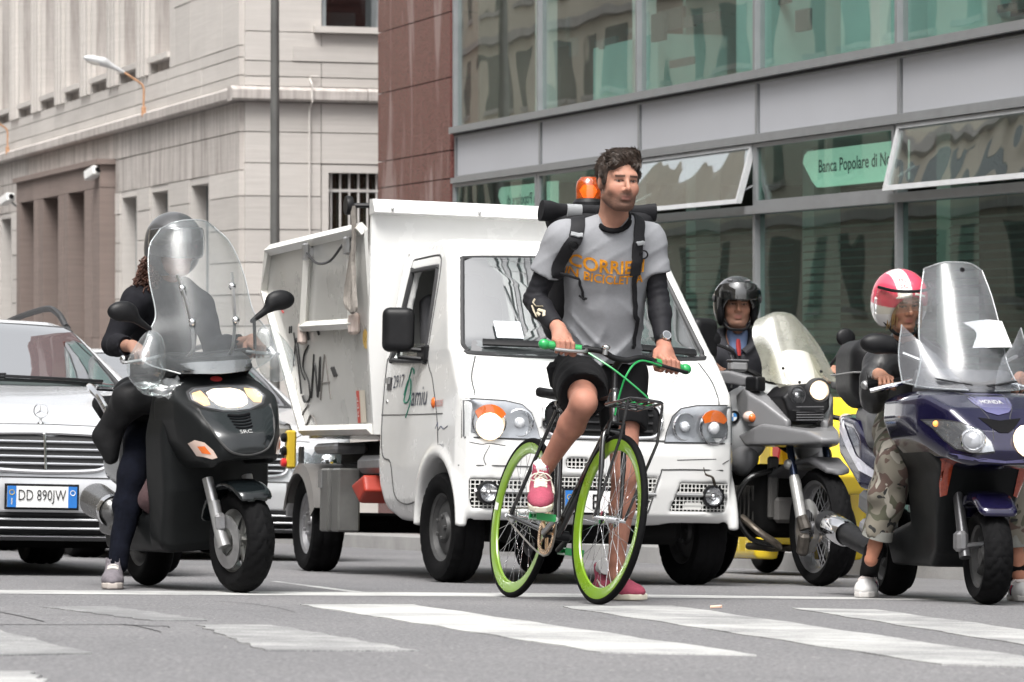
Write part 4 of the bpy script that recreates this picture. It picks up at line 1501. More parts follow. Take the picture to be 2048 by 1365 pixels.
# eyebrow flare round the front wheel arches
def torus_y(c, Rr, r):
    c = A3(c)
    def f(P):
        q = P - c
        d = np.sqrt(q[:, 0] ** 2 + q[:, 2] ** 2) - Rr
        return np.sqrt(d * d + q[:, 1] ** 2) - r
    return f, c - (Rr + r), c + (Rr + r)
ops += [('u', torus_y((.02, s_ * .735, .285), .38, .03), .035) for s_ in (-1, 1)]
ops += archs
ops += [('s', rbox((.02, s_ * .7, .1), (.36, .25, .2), .02), .01) for s_ in (-1, 1)]
ops += [('s', inner, .0)]
ops += [('s', hull(None, ws_poly, [(-.6, -1), (.6, -1), (.6, 1), (-.6, 1)], .004), .004)]
ops += [('s', hull(swin, None, [(-1, -1), (.3, -1), (.3, 1), (-1, 1)], .004), .004)]
ops += [('s', rbox((0, 0, .12), (3, 2, .17), .0), .0)]
# lower bumper: three mesh openings and two ovals
def inset(poly, d=.05):
    return hull(None, poly, [(.30, -1), (.7, -1), (.7, 1), (.30, 1)], .006)
inR = [(.37, .385), (.425, .528), (.70, .53), (.685, .385)]
inL = [(-a, b) for a, b in inR]
inM = [(-.245, .385), (-.30, .552), (.30, .552), (.245, .385)]
ovl = [(-.20, .622), (-.185, .648), (-.09, .648), (-.075, .622), (-.09, .592), (-.185, .592)]
ovr = [(-a, b) for a, b in ovl]
for p_ in (inR, inL, inM, ovl, ovr):
    ops.append(('s', inset(p_, .045), .0))
cab = sput('body', ops, .0125, mWHITE, tk, smooth=180, hi=(.6, .85, 1.95), lo=(-1.25, -.85, .25))
# cab interior
mb = MB(); mb.box((-.05, 0, 1.02), (.5, 1.24, .18), Matrix.Rotation(.12, 3, 'Y'), .04); put('dashboard', mb, M('dash_grey', (.10, .10, .105), .7), tk)
for y in (-.33, .33):
    ops2 = [('u', rbox((-.75, y, .98), (.26, .24, .07), .05), 0), ('u', rbox((-.98, y, 1.25), (.07, .23, .3), .05, Matrix.Rotation(-.15, 3, 'Y')), .04), ('u', rbox((-1.02, y, 1.58), (.05, .13, .09), .04), .02)]
    sput('seat', ops2, .02, M('seat_fabric', (.05, .05, .055), .9, var=.2, bump=.3), tk)
mb = MB(); mb.tube([Vector((-.30, .33, 1.2)) + Matrix.Rotation(R(-60), 3, 'Y') @ Vector((.17 * math.cos(a), .17 * math.sin(a), 0)) for a in [2 * PI * k / 20 for k in range(20)]], .014, 8, closed=True); put('steering_wheel', mb, mBLK, tk)
put('rear_wall', MB().box((-1.125, 0, 1.35), (.02, 1.2, .85)), mCABIN, tk)
# windscreen, gasket, paper, wiper
fw = lambda u, v: (2, u, v)
g_ = decal(cabT, [(a * .995, b) for a, b in ws_poly], fw, (-1, 0, 0), -.012, rings=7, n=2)
put('windscreen', moved(g_, fn=lambda x, y, z: Vector((x + .07 * (1 - (y / .66) ** 2), y, z))), mCLEARW, tk)
pts = [on(cabT, (2, u, v), (-1, 0, 0), .001) for u, v in ws_poly]
mb = MB(); mb.tube(cat_rom(pts, 4, True), .013, 6, closed=True); put('windscreen_seal', mb, mGASK, tk)
put('cowl', decal(cabT, [(-.63, 1.18), (-.3, 1.168), (0, 1.162), (.3, 1.168), (.63, 1.18), (.6, 1.245), (0, 1.245), (-.6, 1.245)], fw, (-1, 0, 0), .004, rings=3, n=3), M('cowl_grey', (.16, .16, .165), .6), tk)
put('sticker', decal(cabT, [(-.475, 1.262), (-.33, 1.262), (-.33, 1.352), (-.475, 1.352)], fw, (-1, 0, 0), -.006, rings=2), M('sticker_paper', (.7, .75, .8), .6), tk).location.x = .055
def wiper(y0, y1, z0, z1, arm_y):
    w = [on(cabT, (2, y0 + (y1 - y0) * k / 8, z0 + (z1 - z0) * k / 8), (-1, 0, 0), .03) for k in range(9)]
    w = [v + Vector((.07 * (1 - (v.y / .66) ** 2), 0, 0)) for v in w]
    mb = MB(); mb.tube(w, .012, 6, flat=2.0); o = put('wiper', mb, mBLK, tk)
    mb = MB(); mb.tube([on(cabT, (2, arm_y, 1.155), (-1, 0, 0), .03), w[4] + Vector((.02, 0, 0))], .013, 6); mb.box(on(cabT, (2, arm_y, 1.16), (-1, 0, 0), .03), (.05, .06, .06), None, .015); put('arm', mb, mBLK, o)
wiper(-.56, .02, 1.235, 1.225, .02)
wiper(.16, .60, 1.235, 1.215, .28)
# side windows: driver's open, the other closed
fy = lambda u, v: (u, -2, v)
fyp = lambda u, v: (u, 2, v)
for f_, d_, nm in ((fy, (0, 1, 0), 'a'), (fyp, (0, -1, 0), 'b')):
    pts = [on(cabT, f_(u, v), d_, .001) for u, v in swin]
    mb = MB(); mb.tube(cat_rom(pts, 4, True), .014, 6, closed=True); put('window_seal', mb, mGASK, tk)
    if nm == 'b':
        put('side_window', decal(cabT, swin, f_, d_, -.012, rings=5), mSIDEG, tk)
    else:
        low = [(-.95, 1.185), (-.36, 1.16), (-.34, 1.25), (-.94, 1.26)]
        put('side_window', decal(cabT, low, f_, d_, -.012, rings=3), mSIDEG, tk)
# door seams on both sides, bonnet seams, fuel lid
def seam(pts, fn, d, r=.0045, m=None, name='seam'):
    P = [on(cabT, fn(*p), d, .0) for p in cat_rom([Vector((*p, 0)) for p in pts], 5) for p in [(p[0], p[1])]]
    mb = MB(); mb.tube(P, r, 5); return put(name, mb, m or mSEAM, tk)
for f_, d_ in ((fy, (0, 1, 0)), (fyp, (0, -1, 0))):
    seam([(-.40, 1.70), (-.36, 1.6), (-.27, 1.18), (-.14, 1.05), (.0, .85), (.05, .70)], f_, d_)
    seam([(-.41, 1.705), (-.5, 1.725), (-.95, 1.73)], f_, d_, .006)
    seam([(-.97, 1.73), (-1.02, 1.24), (-1.07, 1.16), (-1.07, .8), (-1.02, .66), (-.86, .62), (-.8, .45), (-.62, .40), (-.34, .42)], f_, d_)
    seam([(-1.1, .885), (-.6, .875), (.1, .865)], f_, d_, .003)
seam([(-.61, 1.16), (-.66, 1.05), (-.67, .95)], fw, (-1, 0, 0), .004)
seam([(.61, 1.16), (.65, 1.05), (.645, .93)], fw, (-1, 0, 0), .004)
seam([(-.72, .738), (-.4, .74), (0, .742), (.4, .74), (.72, .735)], fw, (-1, 0, 0), .006)
seam([(-.74, .598), (-.36, .595), (-.31, .57), (-.25, .37)], fw, (-1, 0, 0), .004)
seam([(.74, .598), (.36, .595), (.31, .57), (.25, .37)], fw, (-1, 0, 0), .004)
seam([(-.5, 1.13), (-.38, 1.0), (-.33, .9), (-.33, .8)], fw, (-1, 0, 0), .008, mWHITE, 'bonnet_crease')
seam([(.5, 1.13), (.38, 1.0), (.33, .9), (.33, .8)], fw, (-1, 0, 0), .008, mWHITE, 'bonnet_crease')
for p_ in ([(-.70, .715), (-.64, .705), (-.6, .71), (-.52, .7)], [(-.6, .70), (-.63, .64), (-.62, .6)], [(.40, .645), (.5, .65), (.62, .655)], [(.66, .63), (.72, .66)], [(-.745, .46), (-.72, .455)]):
    seam(p_, fw, (-1, 0, 0), .0025, mINK, 'scratch')
# headlamps
hl = [(.337, .738), (.35, .79), (.382, .868), (.43, .908), (.52, .925), (.68, .93), (.728, .926), (.728, .742)]
for s_ in (1, -1):
    pl = [(s_ * a, b) for a, b in hl]
    c_ = (s_ * .55, .83)
    gk = put('headlight', decal(cabT, [(c_[0] + (a - c_[0]) * 1.025, c_[1] + (b - c_[1]) * 1.08) for a, b in pl], fw, (-1, 0, 0), .004, rings=4), mGASK, tk)
    put('reflector', decal(cabT, pl, fw, (-1, 0, 0), .008, rings=4), M('lamp_housing_chrome', (.40, .41, .43), .3, metal=.8, var=.15, vs=20), gk)
    for (y, z, r_, lit) in ((.445, .818, .068, 0), (.605, .815, .083, s_ < 0)):
        p = on(cabT, (2, s_ * y, z), (-1, 0, 0), .012)
        ax = Vector((1, s_ * .25, .0)).normalized()
        mb = lamp_bowl(p, ax, r_, .02); put('bowl', mb, mREFL, gk)
        mb = MB(); mb.lathe([(r_ * 1.05, -.004), (r_ * 1.05, .004), (r_ * .98, .006)], p, ax, 28); put('bowl_ring', mb, mCHROME, gk)
        mb = ball(p + ax * .002, r_ * (.42 if not lit else .55), 14, .7, ax); put('bulb', mb, mLIT if lit else M('bulb_glass', (.8, .82, .85), .1, metal=.3), gk)
    # amber turn segment above the outer bowl
    p = on(cabT, (2, s_ * .605, .815), (-1, 0, 0), .018)
    yv = Vector((-s_ * .25, 1, 0)).normalized()
    pl2 = [(math.cos(R(a)) * .092, math.sin(R(a)) * .092) for a in range(28, 153, 9)] + [(-.06, .022), (0, .035), (.06, .022)]
    mb = MB(); mb.prism(pl2, -.006, .006, lambda u, v, d: p + yv * u + Vector((0, 0, v)) + Vector((d, 0, 0)))
    put('turn_lamp', mb, mAMBER if s_ > 0 else mAMBER, gk, smooth=0)
    if s_ < 0:
        mb = ball(p + Vector((.006, 0, -.02)), .07, 16, .22, (1, -.2, 0)); put('lit_face', mb, mLIT, gk)
    put('cover', decal(cabT, pl, fw, (-1, 0, 0), .03, rings=4), mLENSC, gk)
# grille oval with chrome ring and slats
gp = [(-.315, .84), (-.30, .91), (-.22, .935), (0, .94), (.22, .935), (.30, .91), (.315, .84), (.29, .77), (.2, .755), (0, .752), (-.2, .755), (-.29, .77)]
gr = put('grille', decal(cabT, gp, fw, (-1, 0, 0), .004, rings=4), mBLK, tk)
pts = cat_rom([on(cabT, (2, u, v), (-1, 0, 0), .008) for u, v in gp], 4, True)
mb = MB(); mb.tube(pts, .012, 8, closed=True); put('chrome_ring', mb, mCHROME, gr)
for z in (.79, .83, .87, .905):
    wv = .27
    mb = MB(); mb.tube([on(cabT, (2, -wv + 2 * wv * k / 8, z), (-1, 0, 0), .012) for k in range(9)], .007, 6, flat=1.5); put('slat', mb, mBLK, gr)
# bumper intakes: white lattice over black, chrome bar, fog lamps
def lattice(poly, name):
    back = put(name, decal(cabT, poly, fw, (-1, 0, 0), -.055, rings=3), mCHAS, tk)
    us = [p[0] for p in poly]; vs_ = [p[1] for p in poly]
    mb = MB()
    def inside(u, v):
        n_ = len(poly); r_ = False
        for i in range(n_):
            (x1, y1), (x2, y2) = poly[i], poly[i - 1]
            if (y1 > v) != (y2 > v) and u < (x2 - x1) * (v - y1) / (y2 - y1) + x1:
                r_ = not r_
        return r_
    st = .0215
    u = min(us) + st / 2
    while u < max(us):
        vv = [min(vs_) + (max(vs_) - min(vs_)) * k / 40 for k in range(41)]
        ins = [v for v in vv if inside(u, v)]
        if len(ins) > 1:
            mb.tube([on(cabT, (2, u, ins[0]), (-1, 0, 0), -.008), on(cabT, (2, u, ins[-1]), (-1, 0, 0), -.008)], .0036, 4)
        u += st
    v = min(vs_) + st / 2
    while v < max(vs_):
        uu = [min(us) + (max(us) - min(us)) * k / 60 for k in range(61)]
        ins = [u for u in uu if inside(u, v)]
        if len(ins) > 1:
            mb.tube([on(cabT, (2, ins[0] + (ins[-1] - ins[0]) * k / 5, v), (-1, 0, 0), -.008) for k in range(6)], .0036, 4)
        v += st
    put('lattice', mb, mWHITED, back, smooth=0)
    return back
for nm, p_ in (('lower_intake', inR), ('lower_intake', inL), ('middle_intake', inM), ('upper_intake', ovl), ('upper_intake', ovr)):
    b_ = lattice(p_, nm)
    if 'upper' not in nm:
        u0, u1 = min(p[0] for p in p_) + .03, max(p[0] for p in p_) - .01
        mb = MB(); mb.tube([on(cabT, (2, u0 + (u1 - u0) * k / 8, .468), (-1, 0, 0), -.004) for k in range(9)], .011, 8); put('chrome_bar', mb, mSTEEL, b_)
for s_ in (-1, 1):
    p = on(cabT, (2, s_ * .605, .462), (-1, 0, 0), .0)
    mb = MB(); mb.lathe([(.03, -.05), (.058, -.03), (.06, .0), (.058, .016), (.048, .018)], p, (1, 0, 0), 24); o = put('fog_lamp', mb, mBLK, tk)
    put('bowl', lamp_bowl(p + Vector((.012, 0, 0)), (1, 0, 0), .047, .02), mREFL, o)
    put('bulb', ball(p + Vector((.0, 0, 0)), .018, 10, 1, (1, 0, 0)), mCHROME, o)
put('tow_cover', decal(cabT, [(.455, .392), (.54, .392), (.55, .41), (.54, .43), (.455, .43), (.445, .41)], fw, (-1, 0, 0), -.008, rings=3), mWHITED, tk)
mb = MB(); mb.tube(cat_rom([on(cabT, (2, y, z), (-1, 0, 0), o_) for y, z, o_ in ((.612, .52, .01), (.585, .56, .035), (.55, .575, .03), (.535, .61, .035))], 5), [.008] * 5 + [.006] * 6 + [.003] * 5, 5); put('stray_twig', mb, M('twig', (.05, .04, .03), .9), tk)
number_plate(tk, (.478, -.03, .425), .36, .11, None)
t = text_mb('E', .04, .075); put('plate_letter', moved(t, fn=lambda x, y, z: Vector((.4905, x - .045, y + .425))), mINK, tk, smooth=0)
# emblem and lettering on the door
def letter(txt, w, h, uv, m, fn=fy, d=(0, 1, 0), bold=0, shear=0, flip=1, off=.003, name='lettering', slope=0.0, par=None, tree=None):
    tx = text_mb(txt, w, h, bold, 0, shear)
    return put(name, moved(tx, fn=lambda x, y, z: on(tree or cabT, fn(uv[0] + flip * x, uv[1] + y + slope * x), d, off)), m, par or tk, smooth=0)
mNAVY = M('letter_navy', (.05, .06, .10), .5)
mGREEN = M('logo_green', (.02, .22, .14), .5)
letter('2917', .21, .07, (-.79, 1.06), mNAVY)
letter('amiu', .30, .10, (-.36, .968), mNAVY, shear=.1)
letter('GASOLONE', .15, .035, (.02, .92), M('letter_red', (.5, .12, .1), .5))
letter('A2001', .10, .018, (.10, .70), mNAVY)
loop = [(-.66, .98), (-.63, 1.03), (-.585, 1.065), (-.545, 1.04), (-.54, .985), (-.575, .945), (-.63, .94), (-.655, .955), (-.62, 1.02), (-.57, 1.10), (-.56, 1.12), (-.52, 1.115), (-.5, 1.09)]
seam(loop, fy, (0, 1, 0), .006, mGREEN, 'logo_swirl')
seam([(-.54, .985), (-.53, .94), (-.56, .90), (-.6, .86)], fy, (0, 1, 0), .005, mGREEN, 'logo_swirl')
seam([(-.02, .79), (.02, .82), (.03, .78), (.08, .80), (.13, .785), (.2, .80)], fy, (0, 1, 0), .0025, mNAVY, 'script_mark')
p = on(cabT, fy(-.08, .925), (0, 1, 0), .0)
put('side_repeater', ball(p, .03, 14, .5, (0, 1, 0)), mAMBER, tk)
hd = put('door_handle', decal(cabT, [(-1.02, 1.02), (-.93, 1.015), (-.93, 1.085), (-1.02, 1.09)], fy, (0, 1, 0), .004, rings=3, th=.01), M('handle_black', (.03, .03, .035), .3), tk)
put('pull', decal(cabT, [(-1.01, 1.055), (-.94, 1.05), (-.94, 1.08), (-1.01, 1.085)], fy, (0, 1, 0), .018, rings=2, th=.01), mSTEEL, hd)
put('lock', ball(on(cabT, fy(-1.0, .955), (0, 1, 0), .0), .013, 8, .5, (0, 1, 0)), mSTEEL, tk)
# mirrors
for s_ in (-1, 1):
    cy = s_ * .855
    mo = sput('mirror', [('u', rbox((-.40, cy, 1.315), (.05, .085, .118), .04, Matrix.Rotation(s_ * .35, 3, 'Z')), 0)], .011, mBLK, tk)
    mb = MB()
    for zz in (1.19, 1.235):
        mb.tube([(-.40, cy, zz + .05), (-.38, cy, zz - .02), (-.33, s_ * .735, zz - .03)], .013, 6)
    put('bracket', mb, mBLK, mo)
    mb = MB(); mb.box((-.34, s_ * .735, 1.19), (.16, .03, .09), None, .01); put('foot', mb, mBLK, mo)
    rz_ = Matrix.Rotation(s_ * .35, 3, 'Z'); mb = MB(); mb.box(Vector((-.40, cy, 1.315)) + rz_ @ Vector((-.051, 0, 0)), (.006, .14, .2), rz_); put('mirror_glass', mb, mCHROME, mo)
# bed: hopper with front wall, sides tapering to the back, open top
hb = MB()
hb.prism([(-.795, 2.0), (-.80, 1.27), (-.76, .78), (.76, .78), (.80, 1.27), (.795, 2.0)], -1.235, -1.2, lambda u, v, d: Vector((d, u, v)))
head = put('headboard', hb, mWHITE, tk, smooth=0)
mb = MB(); mb.prism([(-1.235, 1.99), (-1.12, 2.0), (-1.17, 2.075), (-1.235, 2.08)], -.80, .80, lambda u, v, d: Vector((u, d, v))); put('top_flange', mb, mWHITE, head, smooth=0)
for y in (-.7, -.2, .3, .7):
    put('bolt', ball((-1.118, y, 2.02), .01, 8), mSTEEL, head)
def yb(z): return .74 + .08 * (z - .8)
def bed_side(s_):
    prof = [(-1.235, 1.905), (-3.40, 1.945), (-3.62, 1.70), (-2.78, .80), (-1.235, .78)]
    mb = MB()
    nz_ = 10
    rows = []
    for k in range(nz_ + 1):
        z = .80 + (1.92 - .80) * k / nz_
        xr = -2.78 - (z - .8) * .95 if z < 1.70 else -3.62 + (z - 1.70) * .95
        rows.append([Vector((-1.235 + (xr + 1.235) * i / 12, s_ * (yb(z) + .012 * math.sin(PI * i / 12)), z)) for i in range(13)])
    mb.sheet(rows, .02 * s_)
    return put('side_panel', mb, mBEDP, tk)
for s_ in (-1, 1):
    sp_ = bed_side(s_)
    zt = lambda x: 1.905 - (x + 1.235) * .0185
    mb = MB(); mb.tube([(-1.235, s_ * (yb(1.93) + .01), zt(-1.235) + .01), (-3.42, s_ * (yb(1.93) + .01), zt(-3.42) + .0)], .035, 4, up=(0, 0, 1)); put('top_rail', mb, mBEDW, sp_, smooth=0)
    mb = MB(); mb.tube([(-1.235, s_ * .765, .81), (-2.8, s_ * .765, .83)], .030, 4, up=(0, 0, 1)); put('bottom_rail', mb, mBEDW, sp_, smooth=0)
    mb = MB(); mb.tube([(-2.8, s_ * .765, .83), (-3.6, s_ * (yb(1.7) + .015), 1.70), (-3.41, s_ * (yb(1.94) + .015), 1.945)], .03, 4); put('rear_rail', mb, mBEDW, sp_, smooth=0)
    fr = MB()
    P1 = lambda x, z: Vector((x, s_ * (yb(z) + .028), z))
    fr.tube([P1(-2.36, 1.90), P1(-2.60, 1.42)], .03, 4, up=(0, 0, 1)); fr.tube([P1(-1.42, 1.86), P1(-1.50, 1.38)], .028, 4, up=(0, 0, 1))
    hf = put('hatch_frame', fr, mBEDW, sp_, smooth=0)
    mb = MB(); mb.tube([P1(-2.62, 1.44), P1(-1.44, 1.40)], .030, 4, up=(0, 0, 1)); put('hatch_bar', mb, mBEDW, hf, smooth=0)
    mb = MB(); mb.box(P1(-2.64, 1.40), (.08, .05, .13), None, .015); mb.box(P1(-1.46, 1.40), (.1, .05, .12), None, .015); put('hinge', mb, M('rusty_white', (.6, .5, .45), .6, dirt=.6, dcol=(.3, .12, .06)), hf)
    mb = MB()
    for x, z in ((-2.40, 1.86), (-1.47, 1.83)):
        mb = MB(); mb.box(P1(x, z), (.13, .05, .07), None, .01); mb.box(P1(x + .06, z) + Vector((0, s_ * .03, 0)), (.05, .04, .1), None, .01)
        put('hatch_lock', mb, mSTEEL, hf)
    mb = MB(); mb.tube(cat_rom([P1(-2.3, 1.85) + Vector((0, s_ * .03, 0)), P1(-2.1, 1.78) + Vector((0, s_ * .03, 0)), P1(-1.8, 1.77) + Vector((0, s_ * .03, 0)), P1(-1.5, 1.84) + Vector((0, s_ * .03, 0))], 6), .008, 5); put('cable', mb, mGASK, hf)
mb = MB(); mb.prism([(-.72, .80), (.72, .80), (.80, 1.70), (-.80, 1.70)], 0, .02, lambda u, v, d: Vector((-2.78 - (v - .8) * .93 - d, u, v))); put('rear_panel', mb, mBEDP, tk, smooth=0)
mb = MB(); mb.box((-2.0, 0, .80), (1.55, 1.46, .03)); put('bed_floor', mb, mBEDP, tk, smooth=0)
# strap bundle and buffer on the near corner
for k in range(3):
    P = [(-1.30 + .02 * k, -.87 - .01 * k, 2.04), (-1.29, -.87, 1.85), (-1.31 - .03 * k, -.87, 1.72), (-1.33 - .05 * k, -.875, 1.52), (-1.28 + .03 * k, -.875, 1.46), (-1.27, -.87, 1.6), (-1.30, -.87, 1.73)]
    mb = MB(); mb.tube(cat_rom(P, 5), .014, 6); put('strap', mb, M('rope', (.22, .2, .18), .9, var=.3, vs=40), tk)
mb = MB(); mb.lathe([(0, 0), (.05, 0), (.055, .015), (.05, .035), (0, .035)], (-1.3, -.92, 2.045), (0, 1, 0), 18); mb.tube([(-1.3, -.9, 2.045), (-1.25, -.78, 2.045)], .014, 8); put('roller', mb, mBLK, tk)
bT = bvh([c for c in tk.children if c.name.startswith('side_panel')][0])
def bseam(pts, r, m, name, sm=True):
    Q = cat_rom([Vector((*p, 0)) for p in pts], 6) if sm else [Vector((*p, 0)) for p in pts]
    P = [on(bT, (q[0], -2, q[1]), (0, 1, 0), .001) for q in Q]
    mb = MB(); mb.tube(P, r, 5, flat=.4); return put(name, mb, m, tk)
mGRAF = M('graffiti_ink', (.02, .02, .02), .6)
mGRAF2 = M('graffiti_ink_worn', (.16, .15, .14), .7)
bseam([(-2.92, 1.42), (-2.86, 1.24), (-2.84, 1.05)], .010, mGRAF, 'graffiti_stroke')
bseam([(-2.99, 1.22), (-2.86, 1.38), (-2.8, 1.2), (-2.72, 1.13)], .010, mGRAF, 'graffiti_stroke')
bseam([(-2.58, 1.33), (-2.7, 1.28), (-2.74, 1.2), (-2.63, 1.12), (-2.62, 1.03), (-2.74, 1.0), (-2.8, 1.04)], .012, mGRAF, 'graffiti_stroke')
bseam([(-2.45, 1.27), (-2.58, 1.02), (-2.44, 1.22), (-2.42, 1.02), (-2.3, 1.25), (-2.36, 1.05)], .010, mGRAF, 'graffiti_stroke')
bseam([(-2.2, 1.26), (-2.36, 1.0)], .010, mGRAF2, 'graffiti_stroke')
bseam([(-2.18, 1.25), (-2.12, 1.0)], .008, mGRAF2, 'graffiti_stroke')
bseam([(-2.30, 1.1), (-2.12, 1.1)], .006, mGRAF2, 'graffiti_stroke')
bseam([(-2.70, .98), (-2.86, .93), (-2.78, .86), (-2.62, .92), (-2.5, .86), (-2.48, .84)], .009, mGRAF2, 'graffiti_stroke')
for dx in (0, .045, -.3):
    bseam([(-2.06 + dx, 1.18 + (0.28 if dx < -.1 else 0)), (-2.0 + dx, 1.13 + (0.25 if dx < -.1 else 0))], .014, mGRAF, 'graffiti_stroke', False)
bseam([(-2.58, 1.42), (-2.55, 1.36)], .014, mGRAF, 'graffiti_stroke', False)
for dx in (0, .05):
    bseam([(-3.04 + dx, 1.42), (-3.02 + dx, 1.46)], .009, mGRAF, 'graffiti_stroke', False)
bseam([(-3.2, 1.63), (-3.17, 1.6), (-3.2, 1.57), (-3.16, 1.55)], .008, M('red_mark', (.4, .05, .05), .6), 'red_mark')
def bdec(poly, m, name, par=None, off=.004):
    return put(name, decal(bT, poly, lambda u, v: (u, -2, v), (0, 1, 0), off, rings=3), m, par or tk)
o = bdec([(-1.32 + .055 * math.cos(2 * PI * k / 14), 1.31 + .055 * math.sin(2 * PI * k / 14)) for k in range(14)], M('sticker_yellow', (.6, .38, .08), .5), 'round_sticker')
bseam([(-1.35, 1.33), (-1.29, 1.29)], .005, mINK, 'sticker_mark', False); bseam([(-1.35, 1.29), (-1.29, 1.33)], .005, mINK, 'sticker_mark', False)
o = bdec([(-1.56, .85), (-1.39, .85), (-1.39, 1.03), (-1.56, 1.03)], M('sticker_pale', (.55, .5, .42), .5), 'label_sticker')
bdec([(-1.56, .85), (-1.50, .85), (-1.50, 1.03), (-1.56, 1.03)], M('sticker_red', (.5, .08, .06), .5), 'label_red', o, .006)
t = text_mb('REF', .11, .03); put('lettering', moved(Matrix and t, fn=lambda x, y, z: on(bT, (-1.53 - y, -2, .94 + x), (0, 1, 0), .008)), mPLATE, o, smooth=0)
# running gear
mb = MB()
for y in (-.36, .36): mb.box((-1.6, y, .58), (3.4, .07, .16))
for x in (-3.2, -2.0, -1.3, -.4): mb.box((x, 0, .56), (.08, .8, .1))
put('chassis_rails', mb, mCHAS, tk, smooth=0)
mb = MB(); mb.tube([(-2.68, -.6, .29), (-2.68, .6, .29)], .06, 10); mb.lathe([(.02, -.13), (.12, -.07), (.14, 0), (.12, .07), (.02, .13)], (-2.68, .05, .29), (0, 1, 0), 18); put('rear_axle', mb, mCHAS, tk)
mb = MB(); mb.box((.05, 0, .30), (.5, 1.0, .18), None, .04); put('front_axle', mb, mCHAS, tk)
mb = MB(); mb.box((-.65, .2, .45), (.9, .6, .3), None, .05); put('engine', mb, mCHAS, tk)
for y in (-.66, .66): wheel(tk, (0, y, .283), .283, .17, .175, mRIMDK, 4, 0, 'disc', 'block', .1, n=96, cnt=34)
for y in (-.69, .69): wheel(tk, (-2.68, y, .283), .283, .19, .18, mALLOY, 0, 0, 'disc', 'block', .1, n=96, cnt=34)
for s_ in (-1, 1):
    arc = [(-2.68 + .34 * math.cos(a), .283 + .34 * math.sin(a)) for a in [R(15 + 145 * k / 14) for k in range(15)]]
    mb = MB(); mb.sheet([[Vector((x, s_ * .56, z)), Vector((x, s_ * .80, z)), Vector((x, s_ * .815, z - .05))] for x, z in arc], .012); put('mudguard', mb, M('mudguard_grey', (.12, .115, .11), .45, dirt=.3), tk)
mb = MB(); mb.box((-2.05, -.74, .42), (.18, .16, .36), None, .01); mb.box((-1.86, -.74, .42), (.16, .13, .36), None, .01); put('side_locker', mb, M('locker_grey', (.13, .13, .125), .35, metal=.3, var=.3), tk)
mb = MB(); mb.box((-2.12, -.825, .54), (.08, .006, .1)); put('locker_plate', mb, mSTEEL, tk)
ops2 = [('u', hull([(-1.62, .50), (-1.35, .56), (-1.30, .47), (-1.42, .40), (-1.5, .44)], None, [(-1.7, -.78), (-1.2, -.78), (-1.2, -.62), (-1.7, -.62)], .01), 0)]
sput('wheel_chock', ops2, .012, M('red_orange_plastic', (.33, .03, .015), .5, var=.2), tk)
mb = MB(); mb.tube([(-1.5, -.45, .45), (-1.1, -.45, .42)], .09, 12); put('tank', mb, M('tank_white', (.5, .48, .46), .6), tk)
mb = MB(); mb.box((-1.9, 0, .70), (1.6, 1.1, .12)); mb.tube([(-2.0, 0, .5), (-1.7, 0, .8)], .06, 10); put('tipping_frame', mb, mCHAS, tk, smooth=0)
mb = MB(); mb.box((-1.45, -.60, .62), (.5, .25, .1), None, .03); mb.box((-2.3, -.66, .72), (.5, .2, .06), None, .02); put('brackets', mb, mALLOY, tk)
for s_ in (-1, 1):
    mb = MB(); mb.box((-3.02, s_ * .62, .30), (.015, .22, .35)); put('mud_flap', mb, mBLKR, tk, smooth=0)
mb = MB(); mb.tube([(-3.0, -.72, .4), (-3.0, -.72, .74)], .02, 6); mb.box((-3.06, -.74, .42), (.03, .1, .2)); put('lamp_bracket', mb, mALLOY, tk)
mb = MB(); mb.box((-2.95, -.80, .72), (.07, .06, .23), None, .012); cb = put('control_box', mb, mYEL, tk)
for z, m_ in ((.64, mREDP), (.71, mBLK), (.79, mBLK)):
    mb = MB(); mb.lathe([(.026, 0), (.028, .02), (.018, .03), (0, .03)], (-2.94, -.83, z), (0, -1, 0), 14); put('button', mb, m_, cb)
mb = MB(); mb.tube([(-3.05, -.80, .85), (-3.2, -.84, .88), (-3.25, -.84, .95)], .03, 8); mb.box((-3.12, -.82, .83), (.2, .1, .07), None, .02); put('hydraulic_lever', mb, mSTEEL, tk)
# beacon on the cab back
bz = Vector((-1.22, .47, 2.06))
mb = MB(); mb.lathe([(0, 0), (.085, 0), (.088, .05), (.075, .07), (.06, .075)], bz, (0, 0, 1), 24); be = put('beacon', mb, mBLK, tk)
mAMBG = GLASS('beacon_amber', (1, .35, .05), .25, (.9, .25, .03))
mb = MB(); mb.lathe([(.07, .07), (.072, .13), (.066, .17), (.045, .195), (0, .2)], bz, (0, 0, 1), 24); put('lens', mb, mAMBG, be)
mb = MB(); mb.lathe([(0, .07), (.03, .08), (.05, .12), (.03, .15), (0, .155)], bz, (0, 0, 1), 12); put('rotor', mb, mLITA, be)
mb = MB(); mb.tube([bz + Vector((0, 0, -.3)), bz], .03, 8); put('stem', mb, mBLK, be)
# ================================================================== silver estate car
mSILV = M('silver_paint', (.66, .67, .69), .24, metal=.35, coat=.7, var=.03, vs=2)
mCARGL = GLASS('car_glass', (.62, .74, .70), .0, boost=10, ws=1.0, wave=.03)
mGRILB = M('grille_black', (.012, .012, .013), .5)

